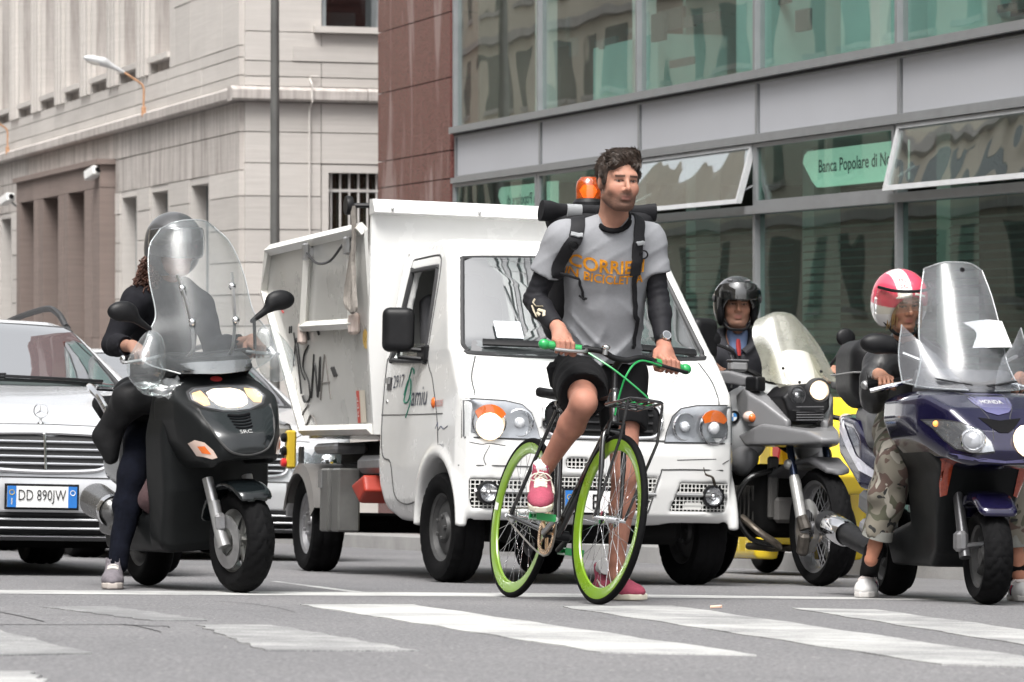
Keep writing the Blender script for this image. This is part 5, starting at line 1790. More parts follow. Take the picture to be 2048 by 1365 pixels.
def estate(mw, label, plate):
    t = thing('estate_car', label, 'car', mw, 'silver cars waiting at the line')
    side = [(-.03, .20), (.0, .30), (.02, .45), (.0, .535), (-.05, .74), (-.10, .775), (-.5, .885), (-1.25, 1.005), (-1.40, 1.03), (-2.05, 1.365), (-2.25, 1.43), (-2.6, 1.47), (-3.2, 1.475), (-4.1, 1.41), (-4.6, 1.05), (-4.78, .9), (-4.84, .5), (-4.75, .28), (-3.9, .17), (-.25, .16)]
    fp = [(-.78, .16), (-.88, .30), (-.91, .5), (-.905, .75), (-.87, .95), (-.60, 1.39), (-.5, 1.455), (0, 1.49), (.5, 1.455), (.60, 1.39), (.87, .95), (.905, .75), (.91, .5), (.88, .30), (.78, .16)]
    tp = [(.03, -.2), (.0, -.48), (-.10, -.72), (-.3, -.84), (-.7, -.91), (-4.4, -.9), (-4.75, -.78), (-4.86, -.5), (-4.86, .5), (-4.75, .78), (-4.4, .9), (-.7, .91), (-.3, .84), (-.10, .72), (.0, .48), (.03, .2)]
    body = hull(side, fp, tp, .07)
    V0, F0 = solid([('u', body, 0)], .035)
    T_ = BVHTree.FromPolygons([Vector(v) for v in V0], [list(map(int, f)) for f in F0])
    inner = hull([(-1.25, .8), (-1.42, .98), (-2.1, 1.33), (-2.3, 1.38), (-4.0, 1.36), (-4.5, 1.0), (-4.5, .8)], [(-.80, .8), (-.8, .95), (-.55, 1.36), (.55, 1.36), (.8, .95), (.8, .8)], None, .03)
    wsp = [(-.71, 1.06), (-.69, 1.025), (-.4, 1.045), (0, 1.052), (.4, 1.045), (.69, 1.025), (.71, 1.06), (.575, 1.36), (.54, 1.385), (0, 1.40), (-.54, 1.385), (-.575, 1.36)]
    sw = [(-1.75, 1.02), (-2.2, 1.33), (-2.4, 1.37), (-4.0, 1.34), (-4.35, 1.05), (-3.0, .97)]
    ops = [('u', body, 0), ('s', inner, 0)]
    ops += [('s', hull(None, wsp, [(-2.3, -1), (-1.2, -1), (-1.2, 1), (-2.3, 1)], .01), .01)]
    ops += [('s', hull(sw, None, [(-5, -1.2), (-1, -1.2), (-1, 1.2), (-5, 1.2)], .01), .01)]
    for x in (-.87, -3.72):
        ops += [('s', cone((x, s_ * 1.1, .31), (x, s_ * .62, .31), .36), .02) for s_ in (-1, 1)]
    ops += [('s', hull(None, [(-.45, .21), (-.5, .32), (.5, .32), (.45, .21)], [(-.2, -1), (.2, -1), (.2, 1), (-.2, 1)], .02), .01)]
    b = sput('body', ops, .021, mSILV, t)
    fw = lambda u, v: (1.5, u, v)
    X = (-1, 0, 0)
    P = lambda u, v, o_=0: on(T_, fw(u, v), X, o_)
    put('windscreen', moved(decal(T_, wsp, fw, X, -.01, rings=9), fn=lambda x, y, z: Vector((x + .14 * (1 - (y / .71) ** 2), y, z))), mCARGL, t)
    mb = MB(); mb.tube(cat_rom([P(u, v, .001) for u, v in wsp], 4, True), .012, 6, closed=True); put('windscreen_seal', mb, mGASK, t)
    for s_ in (-1, 1):
        f_, d_ = (lambda u, v, s_=s_: (u, s_ * 2, v)), (0, -s_, 0)
        put('side_window', decal(T_, sw, f_, d_, -.01, rings=4), mCARGL, t)
        mb = MB(); mb.tube(cat_rom([on(T_, f_(u, v), d_, .001) for u, v in sw], 4, True), .014, 6, closed=True); put('window_seal', mb, mGASK, t)
        for pts in ([(-1.55, 1.0), (-1.5, .7), (-1.5, .3)], [(-2.75, .97), (-2.72, .6), (-2.75, .3)]):
            mb = MB(); mb.tube([on(T_, f_(*p), d_, 0) for p in pts], .004, 5); put('door_gap', mb, mSEAM, t)
        # bonnet gap, roof rail, mirror, lamps
        mb = MB(); mb.tube(cat_rom([P(s_ * a, c, 0) for a, c in ((.70, 1.0), (.66, .9), (.5, .82), (.38, .775))], 5), .004, 5); put('bonnet_gap', mb, mSEAM, t)
        mb = MB(); mb.tube(cat_rom([(-2.2, s_ * .58, 1.40), (-2.35, s_ * .56, 1.485), (-2.7, s_ * .55, 1.525), (-3.9, s_ * .55, 1.49), (-4.15, s_ * .57, 1.40)], 6), .019, 8); put('roof_rail', mb, mGASK, t)
        m_ = sput('mirror', [('u', ell((-1.62, s_ * 1.0, 1.0), (.07, .13, .085)), 0), ('u', cone((-1.66, s_ * .86, .97), (-1.62, s_ * .95, .99), .04), .03)], .018, mSILV, t)
        for (y, z, ry, rz) in ((.62, .64, .13, .105), (.44, .62, .085, .085)):
            pl = [(s_ * (y + ry * math.cos(a)), z + rz * math.sin(a)) for a in [2 * PI * k / 18 for k in range(18)]]
            h_ = put('headlight', decal(T_, pl, fw, X, .008, rings=4), mREFL, t)
            put('bulb', ball(P(s_ * y, z, .01), ry * .45, 12, .5, (1, 0, 0)), mCHROME, h_)
            put('cover', decal(T_, pl, fw, X, .03, rings=4), mLENSC, h_)
    # grille with chrome frame, slats and centre bar
    gp = [(-.355, .71), (-.34, .725), (0, .735), (.34, .725), (.355, .71), (.335, .60), (.30, .555), (.2, .54), (0, .535), (-.2, .54), (-.30, .555), (-.335, .60)]
    g = put('grille', decal(T_, gp, fw, X, .004, rings=3), mGRILB, t)
    mb = MB(); mb.tube(cat_rom([P(u, v, .012) for u, v in gp], 5, True), .013, 8, closed=True); put('chrome_frame', mb, mCHROME, g)
    for k, z in enumerate((.575, .612, .65, .688)):
        w = .325 - .0 * k - (.02 if k == 0 else 0)
        mb = MB(); mb.tube([P(-w + 2 * w * i / 12, z, .016) for i in range(13)], .0055, 6, up=(0, 0, 1), flat=1.3); put('slat', mb, M('grille_slat', (.42, .43, .45), .3, metal=.7), g)
    mb = MB(); mb.tube([P(0, .545, .024), P(0, .65, .024), P(0, .725, .022)], .0075, 6); put('centre_bar', mb, mCHROME, g)
    mb = MB(); mb.tube(cat_rom([P(u, v, 0) for u, v in ((-.5, .765), (-.38, .77), (0, .778), (.38, .77), (.5, .765))], 5), .005, 5); put('bonnet_gap', mb, mSEAM, t)
    # star on the bonnet
    o = P(0, .81, 0) if False else on(T_, (-.13, 0, 2), (0, 0, -1), 0)
    mb = MB(); mb.lathe([(.018, 0), (.016, .006), (.006, .012), (.005, .03)], o, (0, 0, 1), 14)
    st = put('bonnet_star', mb, mCHROME, t)
    c = o + Vector((0, 0, .066))
    mb = MB(); mb.tube([c + Vector((0, .037 * math.cos(a), .037 * math.sin(a))) for a in [2 * PI * k / 28 for k in range(28)]], .0032, 6, closed=True)
    for k in range(3):
        a = R(90 + 120 * k); mb.tube([c, c + Vector((0, .036 * math.cos(a), .036 * math.sin(a)))], [.006, .0015], 5)
    put('emblem', mb, mCHROME, st)
    # bumper: number plate, lower intake with bright strips, lip
    n_ = number_plate(t, (.035, -.02, .405), .36, .108, plate)
    ip = [(-.46, .215), (-.5, .315), (.5, .315), (.46, .215)]
    lo_ = put('lower_intake', decal(T_, ip, fw, X, -.09, rings=3), mGRILB, t)
    for z in (.245, .29):
        mb = MB(); mb.tube([P(-.46 + .92 * i / 12, z, .0) for i in range(13)], .006, 6, up=(0, 0, 1)); put('strip', mb, mSILV, lo_)
    mb = MB(); mb.tube([P(-.8 + 1.6 * i / 16, .505, .001) for i in range(17)], .004, 5); put('bumper_gap', mb, mSEAM, t)
    mb = MB(); mb.tube([P(-.8 + 1.6 * i / 16, .175, -.02) for i in range(17)], .022, 6); put('lip', mb, mBLK, t)
    put('underbody', MB().box((-2.4, 0, .22), (4.0, 1.3, .16), None, .05), mCHAS, t)
    # cabin
    put('dashboard', MB().box((-1.55, 0, .93), (.5, 1.4, .16), None, .05), M('dash_dark', (.03, .03, .032), .7), t)
    for y in (-.38, .38):
        sput('seat', [('u', rbox((-2.75, y, 1.0), (.09, .24, .3), .07), 0), ('u', rbox((-2.8, y, 1.33), (.05, .13, .09), .05), .03)], .03, M('seat_dark', (.03, .03, .03), .8), t)
    put('cabin_floor', MB().box((-2.9, 0, .83), (3.0, 1.5, .04)), mCHAS, t)
    # wipers
    for (y0, y1, z0, z1) in ((-.60, .06, 1.055, 1.08), (.05, .62, 1.07, 1.06)):
        mb = MB(); mb.tube([v + Vector((.14 * (1 - (v.y / .71) ** 2), 0, 0)) for v in [P(y0 + (y1 - y0) * k / 8, z0 + (z1 - z0) * k / 8, .012) for k in range(9)]], .009, 6); put('wiper', mb, mBLK, t)
    for y in (-.79, .79):
        for x in (-.87, -3.72):
            wheel(t, (x, y, .325), .325, .225, .205, mSTEEL, 0, 0, 'spoke', 'block', .1, 7, n=72, cnt=40)
    return t
estate(frame(-2.40, 17.25, 20), 'silver estate car with a star on its bonnet at the left edge of the road', 'DD 890JW')
# second silver car, waiting behind the truck
car2 = estate(frame(-1.92, 23.4, 19), 'silver car mostly hidden between the black scooter and the truck', None) 
car2.scale = (1.09, 1.09, 1.09)
# ================================================================== people: one continuous skin, clothes and hair as children
mSKIN = M('skin', attr='Col', rough=.55, var=.10, vs=30, spec=.25, sub=.12, bump=.05, bs=300)
mHAIRD = M('dark_hair', (.042, .027, .019), .5, var=.5, vs=60, bump=.5, bs=160, stretch=(1, 1, .3))

def axes(f, u):
    f = Vector(f).normalized()
    r = f.cross(Vector(u)).normalized()
    u = r.cross(f)
    return Matrix((r, f, u)).transposed()          # columns: right-hand side (of the viewer facing along f), forward, up

class Head:
    """Head in its own frame: x to the person's right, y forward, z up."""
    def __init__(s, c, f, u=(0, 0, 1), sc=1.0):
        s.c, s.m, s.s = Vector(c), axes(f, u), sc
    def P(s, x, y, z):
        return s.c + s.m @ Vector((x, y, z)) * s.s
    def loc(s, V):
        return (np.asarray(V) - np.array(s.c)) @ np.array(s.m) / s.s
    def E(s, c, r, rot=None):
        return ell(s.P(*c), [q * s.s for q in r], s.m if rot is None else s.m @ rot)
    def C(s, a, b, ra, rb=None):
        return cone(s.P(*a), s.P(*b), ra * s.s, (ra if rb is None else rb) * s.s)
    def ops(s, female=False, jaw=1.0):
        j = jaw
        o = [('u', s.E((0, -.018, .035), (.074, .094, .084)), 0),
             ('u', s.E((0, .03, .0), (.064, .066, .09)), .03),
             ('u', s.E((0, .03, -.055), (.056 * j, .06, .058)), .03),
             ('u', s.E((0, .066, -.092), (.026 * j, .024, .02)), .03)]
        for q in (-1, 1):
            o += [('u', s.C((q * .05 * j, .0, -.06), (q * .028 * j, .055, -.092), .022, .018), .025),
                  ('u', s.E((q * .04, .066, -.022), (.024, .02, .022)), .025)]
        o += [('u', s.C((-.04, .074, .034), (.04, .074, .034), .0135), .016),
              ('u', s.C((-.02, .084, .035), (.02, .084, .035), .011), .014)]
        for q in (-1, 1):
            o += [('s', s.E((q * .033, .103, .009), (.021, .024, .0125)), .009),
                  ('u', s.E((q * .032, .070, .010), (.0155, .0135, .0115)), .001),
                  ('u', s.C((q * .018, .0835, .0185), (q * .046, .0745, .0165), .0042, .0046), .004),
                  ('u', s.C((q * .02, .0815, .0015), (q * .043, .0745, .002), .003, .003), .004)]
        o += [('u', s.C((0, .087, .030), (0, .113, -.016), .0072, .0100), .009),
              ('u', s.E((0, .111, -.022), (.0115, .0125, .0095)), .006)]
        for q in (-1, 1):
            o += [('u', s.E((q * .0135, .098, -.027), (.008, .010, .008)), .006),
                  ('s', s.E((q * .007, .108, -.0355), (.004, .005, .004)), .003)]
        o += [('u', s.E((0, .076, -.055), (.03, .020, .022)), .014),
              ('u', s.C((-.019, .0905, -.0535), (0, .0945, -.0525), .0042, .0048), .004),
              ('u', s.C((.019, .0905, -.0535), (0, .0945, -.0525), .0042, .0048), .004),
              ('u', s.C((-.013, .0915, -.0662), (.013, .0915, -.0662), .0058), .004),
              ('s', s.C((-.024, .100, -.0597), (.024, .100, -.0597), .0038), .003),
              ('s', s.E((0, .095, -.078), (.022, .01, .006)), .01)]
        for q in (-1, 1):
            o += [('u', s.E((q * .077, -.008, .0), (.009, .02, .032), Matrix.Rotation(q * .3, 3, 'Z')), .008),
                  ('s', s.E((q * .088, -.002, .004), (.006, .010, .018)), .006)]
        return o
    def colour(s, V, skin, lip, beard=None, brow=(.03, .02, .015), eye=(.05, .03, .02), strength=.75, brow_w=.0065):
        L = s.loc(V)
        x, y, z = L[:, 0], L[:, 1], L[:, 2]
        C = np.tile(np.array(skin, dtype=np.float32), (len(L), 1))
        near = (np.abs(x) < .11) & (np.abs(y) < .16) & (np.abs(z) < .16)
        def mix(m, c):
            m = np.clip(m, 0, 1)[:, None] * near[:, None]
            C[:] = C * (1 - m) + np.array(c, dtype=np.float32) * m
        ch = np.exp(-(((np.abs(x) - .042) / .022) ** 2 + ((z + .025) / .022) ** 2)) * (y > .03)
        mix(ch * .35, (skin[0] * 1.08, skin[1] * .78, skin[2] * .74))
        mix(np.exp(-((x / .015) ** 2 + ((z + .022) / .015) ** 2)) * (y > .09) * .3, (skin[0] * 1.05, skin[1] * .75, skin[2] * .7))
        if beard is not None:
            jaw = np.clip((-.028 - z) / .02, 0, 1) * np.clip((y - .0 + .02) / .04, 0, 1)
            side = np.clip((.04 - np.abs(z + .03)) / .02, 0, 1) * np.clip((.03 - np.abs(y - .01)) / .02, 0, 1) * (np.abs(x) > .045)
            mo = np.exp(-(((z + .043) / .006) ** 2)) * (np.abs(x) < .03) * (y > .07)
            ck = np.exp(-(((np.abs(x) - .042) / .016) ** 2 + ((z + .035) / .022) ** 2)) * (y > .045)
            rn = .8 + .2 * np.sin(x * 900) * np.sin(z * 1100) * np.sin(y * 700)
            mix(np.maximum(np.maximum(jaw * (1 - ck * .8), side), mo) * strength * rn * (z > -.2), beard)
        lp = np.exp(-(((x) / .021) ** 6 + ((z + .0597) / .0105) ** 4)) * (y > .07)
        mix(lp * .7, lip)
        bz = .031 - .10 * (np.abs(x) - .03) ** 1 * .4
        br = np.exp(-(((z - bz) / brow_w) ** 4)) * (np.abs(x) > .011) * (np.abs(x) < .051) * (y > .055)
        mix(br * .92, brow)
        for q in (-1, 1):
            ex, ez = x - q * .032, z - .0105
            e = ((ex / .0125) ** 2 + (ez / .0042) ** 2 < 1) & (y > .068)
            mix(e * 1.0, (.19, .16, .145))
            mix(((ex ** 2 + ez ** 2 < .0058 ** 2) & e) * 1.0, eye)
            mix(((ex ** 2 + ez ** 2 < .003 ** 2) & e) * 1.0, (.005, .005, .005))
            lash = (np.abs(((ex / .0165) ** 2 + ((ez - .0003) / .0056) ** 2) - 1) < .42) & (ez > -.001) & (y > .06)
            mix(lash * .85, (.05, .03, .025))
        return C

def arm_ops(sh, el, wr, k=1.0, cl=0.0):
    """Upper arm and forearm; cl thickens for clothing."""
    sh, el, wr = Vector(sh), Vector(el), Vector(wr)
    m1 = sh.lerp(el, .4)
    m2 = el.lerp(wr, .3)
    return [('u', cone(sh, m1, .052 * k + cl, .047 * k + cl), .02), ('u', cone(m1, el, .047 * k + cl, .038 * k + cl), .02),
            ('u', cone(el, m2, .038 * k + cl, .042 * k + cl), .02), ('u', cone(m2, wr, .042 * k + cl, .027 * k + cl), .02)]

def leg_ops(hip, kn, an, k=1.0, cl=0.0, back=(0, .9, 0)):
    hip, kn, an = Vector(hip), Vector(kn), Vector(an)
    b = Vector(back)
    c1 = kn.lerp(an, .3) + b * .018
    return [('u', cone(hip, kn.lerp(hip, .12), .083 * k + cl, .058 * k + cl), .03), ('u', ell(kn, (.055 * k + cl,) * 3), .03),
            ('u', cone(kn, c1, .050 * k + cl, .056 * k + cl), .02), ('u', cone(c1, an.lerp(kn, .15), .054 * k + cl, .034 * k + cl), .02), ('u', cone(an.lerp(kn, .15), an, .034 * k + cl, .035 * k + cl), .015)]

def torso_ops(pel, neck, shl, shr, k=1.0, cl=0.0, depth=1.0, f=(0, -1, 0)):
    pel, neck, shl, shr = map(Vector, (pel, neck, shl, shr))
    up = (neck - pel).normalized()
    side = (shl - shr).normalized()
    fwd = up.cross(side).normalized()
    if fwd.dot(Vector(f)) < 0:
        fwd = -fwd
    m = Matrix((side, fwd, up)).transposed()
    L = (neck - pel).length
    mid = (shl + shr) / 2
    ch = pel + up * L * .68
    wa = pel + up * L * .33
    w = (shl - shr).length / 2
    return [('u', ell(ch, (w * .80 * k + cl, .115 * k * depth + cl, L * .36 + cl), m), 0),
            ('u', ell(wa, (w * .72 * k + cl, .105 * k * depth + cl, L * .33 + cl), m), .06),
            ('u', ell(pel, (w * .80 * k + cl, .115 * k * depth + cl, .13 + cl), m), .06),
            ('u', cone(shl - side * .02, neck - up * .05 + side * .035, .056 * k + cl, .05 * k + cl), .05),
            ('u', cone(shr + side * .02, neck - up * .05 - side * .035, .056 * k + cl, .05 * k + cl), .05)], m

def grip_ops(wrist, bar, a, f, u, thumb, k=1.0, spread=.021, curl=1.0):
    """Hand closed round a bar: bar = point under the middle knuckle, a = along the bar (towards little finger), f forward, u up."""
    wrist, bar, a, f, u = (Vector(q) for q in (wrist, bar, a, f, u))
    a.normalize(); f.normalize(); u.normalize()
    o = []
    kn = []
    L = [(.9, -1.5), (1.05, -.5), (1.0, .5), (.82, 1.5)]
    for ln, ofs in L:
        b = bar + a * (ofs * spread)
        k0 = b - f * .022 + u * .030 - (u * .006 * abs(ofs - (-.5)))
        k1 = b + f * (.017 * ln) + u * .024 * ln
        k2 = b + f * (.029 * ln) - u * (.006)
        k3 = b + f * .008 - u * (.026 * (.6 + .4 * ln))
        kn.append(k0)
        o += [('u', cone(k0, k1, .0108 * k, .0098 * k), .004), ('u', cone(k1, k2, .0098 * k, .009 * k), .003), ('u', cone(k2, k3, .009 * k, .0078 * k), .003)]
    palm = [('u', cone(wrist, wrist.lerp((kn[1] + kn[2]) / 2, .45), .027 * k, .03 * k), .02)]
    for k0 in kn:
        palm.append(('u', cone(wrist.lerp(k0, .35), k0, .019 * k, .0135 * k), .012))
    t0 = wrist.lerp(kn[0], .35) - a * .022 - u * .012
    t1 = bar - a * (2.3 * spread) - f * .026 - u * .006
    t2 = bar - a * (2.4 * spread) - f * .006 - u * .024
    t3 = bar - a * (1.9 * spread) + f * .014 - u * .024
    palm += [('u', cone(t0, t1, .018 * k, .0145 * k), .012), ('u', cone(t1, t2, .0125 * k, .011 * k), .004), ('u', cone(t2, t3, .011 * k, .009 * k), .003)]
    return palm + o

_wr = np.random.RandomState(5)
WAVES = [( _wr.normal(size=3), _wr.uniform(0, 6.28)) for _ in range(10)]
def folds(amp, freq, stretch=(1, 1, 1), sharp=1):
    """Uneven ripples for cloth."""
    st = np.array(stretch)
    def f(P):
        s_ = 0
        for i, (d, ph) in enumerate(WAVES):
            d = d / np.linalg.norm(d)
            s_ = s_ + np.sin((P * st) @ (d * freq * (.6 + .13 * i)) + ph + 1.3 * np.sin((P * st) @ (d[::-1] * freq * .45) + ph * 2))
        return (amp * s_ / 4).astype(np.float32)
    return f

def shoe(parent, heel, toe, up, w=.095, h=.07, top=.10, mats=None, name='shoe', hi=True):
    """Trainer: sole, upper, tongue, laces. heel / toe lie on the sole."""
    mu, ms, ml = mats
    heel, toe = Vector(heel), Vector(toe)
    f = (toe - heel); L = f.length; f.normalize()
    m = axes(f, up)
    r, u = m.col[0], m.col[2]
    Q = lambda x, y, z: heel + r * x + f * (y * L) + u * z
    E = lambda c, rr, rot=None: ell(Q(*c), rr, m if rot is None else m @ rot)
    ops = [('u', E((0, .24, .045), (w * .42, L * .26, .045)), 0), ('u', E((0, .68, .035), (w * .52, L * .33, .038)), .03), ('u', cone(Q(0, .30, .05), Q(0, .62, .045), w * .40, w * .42), .03),
           ('u', cone(Q(0, .22, .06), Q(0, .18, top + .02), w * .38, w * .37), .02), ('s', cone(Q(0, .19, top + .01), Q(0, .16, top + .1), w * .30, w * .40), .006), ('s', half(-u, Q(0, 0, .012)), 0)]
    sh = sput(name, ops, .0055, mu, parent, wob=folds(.0012, 90))
    so = [('u', hull(None, None, [(-.40 * w, .0), (-.46 * w, .12 * L), (-.42 * w, .4 * L), (-.53 * w, .68 * L), (-.48 * w, .88 * L), (-.25 * w, 1.0 * L), (.2 * w, 1.0 * L), (.48 * w, .86 * L), (.54 * w, .66 * L), (.42 * w, .4 * L), (.46 * w, .12 * L), (.40 * w, .0), (.2 * w, -.03 * L), (-.2 * w, -.03 * L)], .006, rot=m, o=heel), 0), ('i', rbox(Q(0, .48, .014), (w, L * .7, .014), .006, m), .004)]
    sput('sole', so, .005, ms, sh, lo=[min(heel[i], toe[i]) - .1 for i in range(3)], hi=[max(heel[i], toe[i]) + .1 for i in range(3)])
    tr = bvh(sh)
    mb = MB()
    for k in range(6):
        y = .34 + .30 * k / 5
        row = [on(tr, Q(x, y + .012 * (1 if k % 2 else -1) * (x / w), .25), -u, .003) for x in (-.26 * w, -.1 * w, .1 * w, .26 * w)]
        mb.tube(row, .0042, 5)
        row = [on(tr, Q(x, y + .06 * (x / w + .3), .25), -u, .004) for x in (-.22 * w, 0, .22 * w)]
        mb.tube(row, .0036, 5)
    if hi:
        for s_ in (-1, 1):
            mb.tube(cat_rom([Q(0, .34, top - .012), Q(s_ * .22 * w, .40, top - .0), Q(s_ * .44 * w, .42, top - .02), Q(s_ * .26 * w, .40, top - .03), Q(0, .36, top - .018)], 4), .003, 5)
    put('laces', mb, ml, sh)
    return sh, Q, tr

def hair_ops(H, parts):
    return [('u', H.E(c, r), .015) for c, r in parts]

def strands(H, name, m, parent, tree, n, rnd, length, region, direction, rad=.0035, lift=.35):
    """Locks of hair rooted on the head."""
    mb = MB()
    k = 0
    for _ in range(n * 6):
        if k >= n: break
        d = Vector((rnd.gauss(0, 1), rnd.gauss(0, 1), rnd.gauss(0, 1))).normalized()
        if not region(d): continue
        o = H.P(d.x * .25, d.y * .25 - .01, d.z * .25 + .03)
        di = (H.P(0, -.01, .03) - o)
        h, nrm, i_, l_ = tree.ray_cast(o, di.normalized())
        if h is None: continue
        g = H.m @ Vector(direction(d))
        g = (g - nrm * g.dot(nrm)).normalized()
        L = length * rnd.uniform(.6, 1.3)
        jt = H.m @ Vector((rnd.uniform(-.25, .25), rnd.uniform(-.25, .25), rnd.uniform(-.2, .2)))
        p1 = h - nrm * .002
        p2 = h + (g + nrm * lift * .6 + jt * .6) * L * .5
        p3 = h + (g + nrm * lift * .2 + jt) * L
        mb.tube([p1, p1.lerp(p2, .6) + nrm * .002, p2, p3], [rad, rad * 1.1, rad * .9, rad * .15], 4)
        k += 1
    return put(name, mb, m, parent)
# ================================================================== bicycle
BK = frame(.342, 13.5, 20.8, roll=-7.5)
bk = thing('bicycle', 'black fixed gear bicycle with lime green deep rims, green cables and a small front rack', 'bicycle', BK)
mFRB = M('frame_black', (.012, .012, .013), .18, coat=.8, var=.1)
mLIME = M('lime_rim', (.155, .28, .012), .28, coat=.5, var=.06, vs=5)
mGRNP = M('green_plastic', (.015, .30, .075), .3, coat=.3)
mGOLD = M('brass_chainring', (.62, .42, .25), .25, metal=.9, var=.1)
RW = .345
def bike_wheel(c, steer):
    m = Matrix.Translation(c) @ Matrix.Rotation(R(steer), 4, 'Z')
    mb = MB()
    mb.lathe([(.322, -.011), (.326, -.012), (.318, -.0125), (.280, -.006), (.277, 0), (.280, .006), (.318, .0125), (.326, .012), (.322, .011), (.316, .006), (.316, -.006)], ax=(0, 1, 0), n=72, closed=True)
    w = put('wheel', moved(mb, m), mLIME, bk)
    mb = MB()
    mb.lathe([(.322, -.0115), (.330, -.0145), (.338, -.013), (.3435, -.0075), (.345, 0), (.3435, .0075), (.338, .013), (.330, .0145), (.322, .0115), (.318, 0)], ax=(0, 1, 0), n=96, closed=True)
    put('tyre', moved(mb, m), mTYRE, w)
    mb = MB()
    mb.lathe([(0, -.05), (.006, -.05), (.007, -.036), (.028, -.034), (.029, -.028), (.016, -.024), (.015, .024), (.029, .028), (.028, .034), (.007, .036), (.006, .05), (0, .05)], ax=(0, 1, 0), n=20)
    put('hub', moved(mb, m), mCHROME, w)
    for k in range(32):
        a = 2 * PI * k / 32
        s_ = 1 if k % 2 else -1
        b = a + s_ * (1 if (k // 2) % 2 else -1) * .95
        mb = MB(); mb.tube([(.026 * math.cos(b), s_ * .031, .026 * math.sin(b)), (.281 * math.cos(a), 0, .281 * math.sin(a))], .0010, 4)
        put('spoke', moved(mb, m), mCHROME, w)
    mb = MB(); mb.box((0, 0, -.300), (.03, .016, .03)); 
    return w, m
wf, mf = bike_wheel((0, 0, RW), 1)
wr_, mr = bike_wheel((-.973, 0, RW), 0)
mb = MB(); mb.sheet([[Vector((r_ * math.cos(a), .0132 if r_ > .3 else .0095, r_ * math.sin(a))) for r_ in (.285, .318)] for a in (R(168), R(171), R(174))]); 
put('rim_sticker', moved(moved(mb, fn=lambda x, y, z: (x, -y, z)), mr), mPLATE, wr_, smooth=0)
BB = Vector((-.545, 0, .275)); HT0, HT1 = Vector((-.085, 0, .735)), Vector((-.125, 0, .865)); SC_ = Vector((-.695, 0, .80)); RH = Vector((-.973, 0, RW)); FH = Vector((0, 0, RW))
def tubep(name, pts, r, m=mFRB, par=bk, n=12):
    mb = MB(); mb.tube(pts, r, n); return put(name, mb, m, par)
tubep('down_tube', [HT0 + Vector((.0, 0, .02)), BB], .021)
tubep('top_tube', [HT1 - Vector((0, 0, .02)), SC_], .0165)
tubep('seat_tube', [BB, SC_ + Vector((-.02, 0, .06))], .0165)
tubep('head_tube', [HT0 - Vector((-.006, 0, .015)), HT1 + Vector((-.006, 0, .01))], .0205)
for s_ in (-1, 1):
    tubep('seat_stay', [RH + Vector((0, s_ * .055, 0)), RH.lerp(SC_, .8) + Vector((0, s_ * .025, 0)), SC_ + Vector((0, s_ * .017, 0))], .0085)
    tubep('chain_stay', [RH + Vector((0, s_ * .055, 0)), RH.lerp(BB, .75) + Vector((0, s_ * .035, 0)), BB + Vector((0, s_ * .03, 0))], .0095)
    tubep('fork_blade', cat_rom([HT0 + Vector((.0, s_ * .02, -.03)), HT0 + Vector((.012, s_ * .042, -.06)), Vector((-.04, s_ * .048, .55)), FH + Vector((-.006, s_ * .05, 0))], 5), [.013] * 6 + [.012] * 5 + [.0085] * 5)
tubep('axle_nut', [FH + Vector((0, -.07, 0)), FH + Vector((0, .07, 0))], .008, mCHROME)
tubep('axle_nut', [RH + Vector((0, -.075, 0)), RH + Vector((0, .075, 0))], .008, mCHROME)
tubep('seat_clamp', [SC_ + Vector((-.0, -.028, .03)), SC_ + Vector((0, .028, .03))], .011, mCHROME)
tubep('seat_post', [SC_, SC_ + Vector((-.03, 0, .08))], .0135, mCHROME)
sput('saddle', [('u', hull([(-.84, .855), (-.60, .855), (-.58, .87), (-.64, .89), (-.76, .885), (-.84, .90), (-.86, .88)], None, [(-.6, .018), (-.6, -.018), (-.72, -.028), (-.84, -.07), (-.92, -.06), (-.92, .06), (-.84, .07), (-.72, .028)], .015), 0)], .009, mBLK, bk)
tubep('crown', [HT0 + Vector((.004, -.03, -.035)), HT0 + Vector((.004, .03, -.035))], .018)
tubep('caliper', [HT0 + Vector((.03, -.035, -.05)), HT0 + Vector((.035, -.03, .0)), HT0 + Vector((.035, .03, .0)), HT0 + Vector((.03, .035, -.05))], .008, mBLK)
# stem and bar
ST = HT1 + Vector((-.03, 0, .10))
BC = ST + Vector((.045, 0, .035))
tubep('quill', [HT1, ST], .0125, mBLK)
tubep('stem', [ST, BC], .0155, mBLK)
barp = [BC + Vector(v) for v in ((-.055, -.29, .012), (-.035, -.19, .016), (-.008, -.09, .02), (0, -.03, 0), (0, .03, 0), (-.008, .09, .02), (-.035, .19, .016), (-.055, .29, .012))]
tubep('handlebar', cat_rom(barp, 5), .0125, mBLK)
for s_ in (-1, 1):
    g0 = BC + Vector((-.058, s_ * .315, .012)); g1 = BC + Vector((-.030, s_ * .165, .016))
    tubep('grip', [g0, g1], .0165, mGRNP)
    mb = ball(g0, .0225, 14, 1.1, (0, 1, 0)); put('grip_end', mb, mGRNP, bk)
    lv = [g1 + Vector((.01, -s_ * .02, .0)), g1 + Vector((.045, s_ * .0, -.012)), g1 + Vector((.052, s_ * .06, -.02)), g1 + Vector((.045, s_ * .13, -.024))]
    tubep('brake_lever', cat_rom(lv, 4), .0075, mBLK if s_ > 0 else mSTEEL)
    mb = MB(); mb.lathe([(.018, -.012), (.02, 0), (.018, .012)], g1 + Vector((0, -s_ * .025, 0)), (0, 1, 0), 14); put('lever_clamp', mb, mBLK, bk)
tubep('bell', [BC + Vector((.01, -.075, .005)), BC + Vector((.012, -.075, .035))], .012, mSTEEL)
sput('bell_dome', [('u', ell(BC + Vector((.012, -.075, .036)), (.018, .018, .012)), 0)], .004, mCHROME, bk)
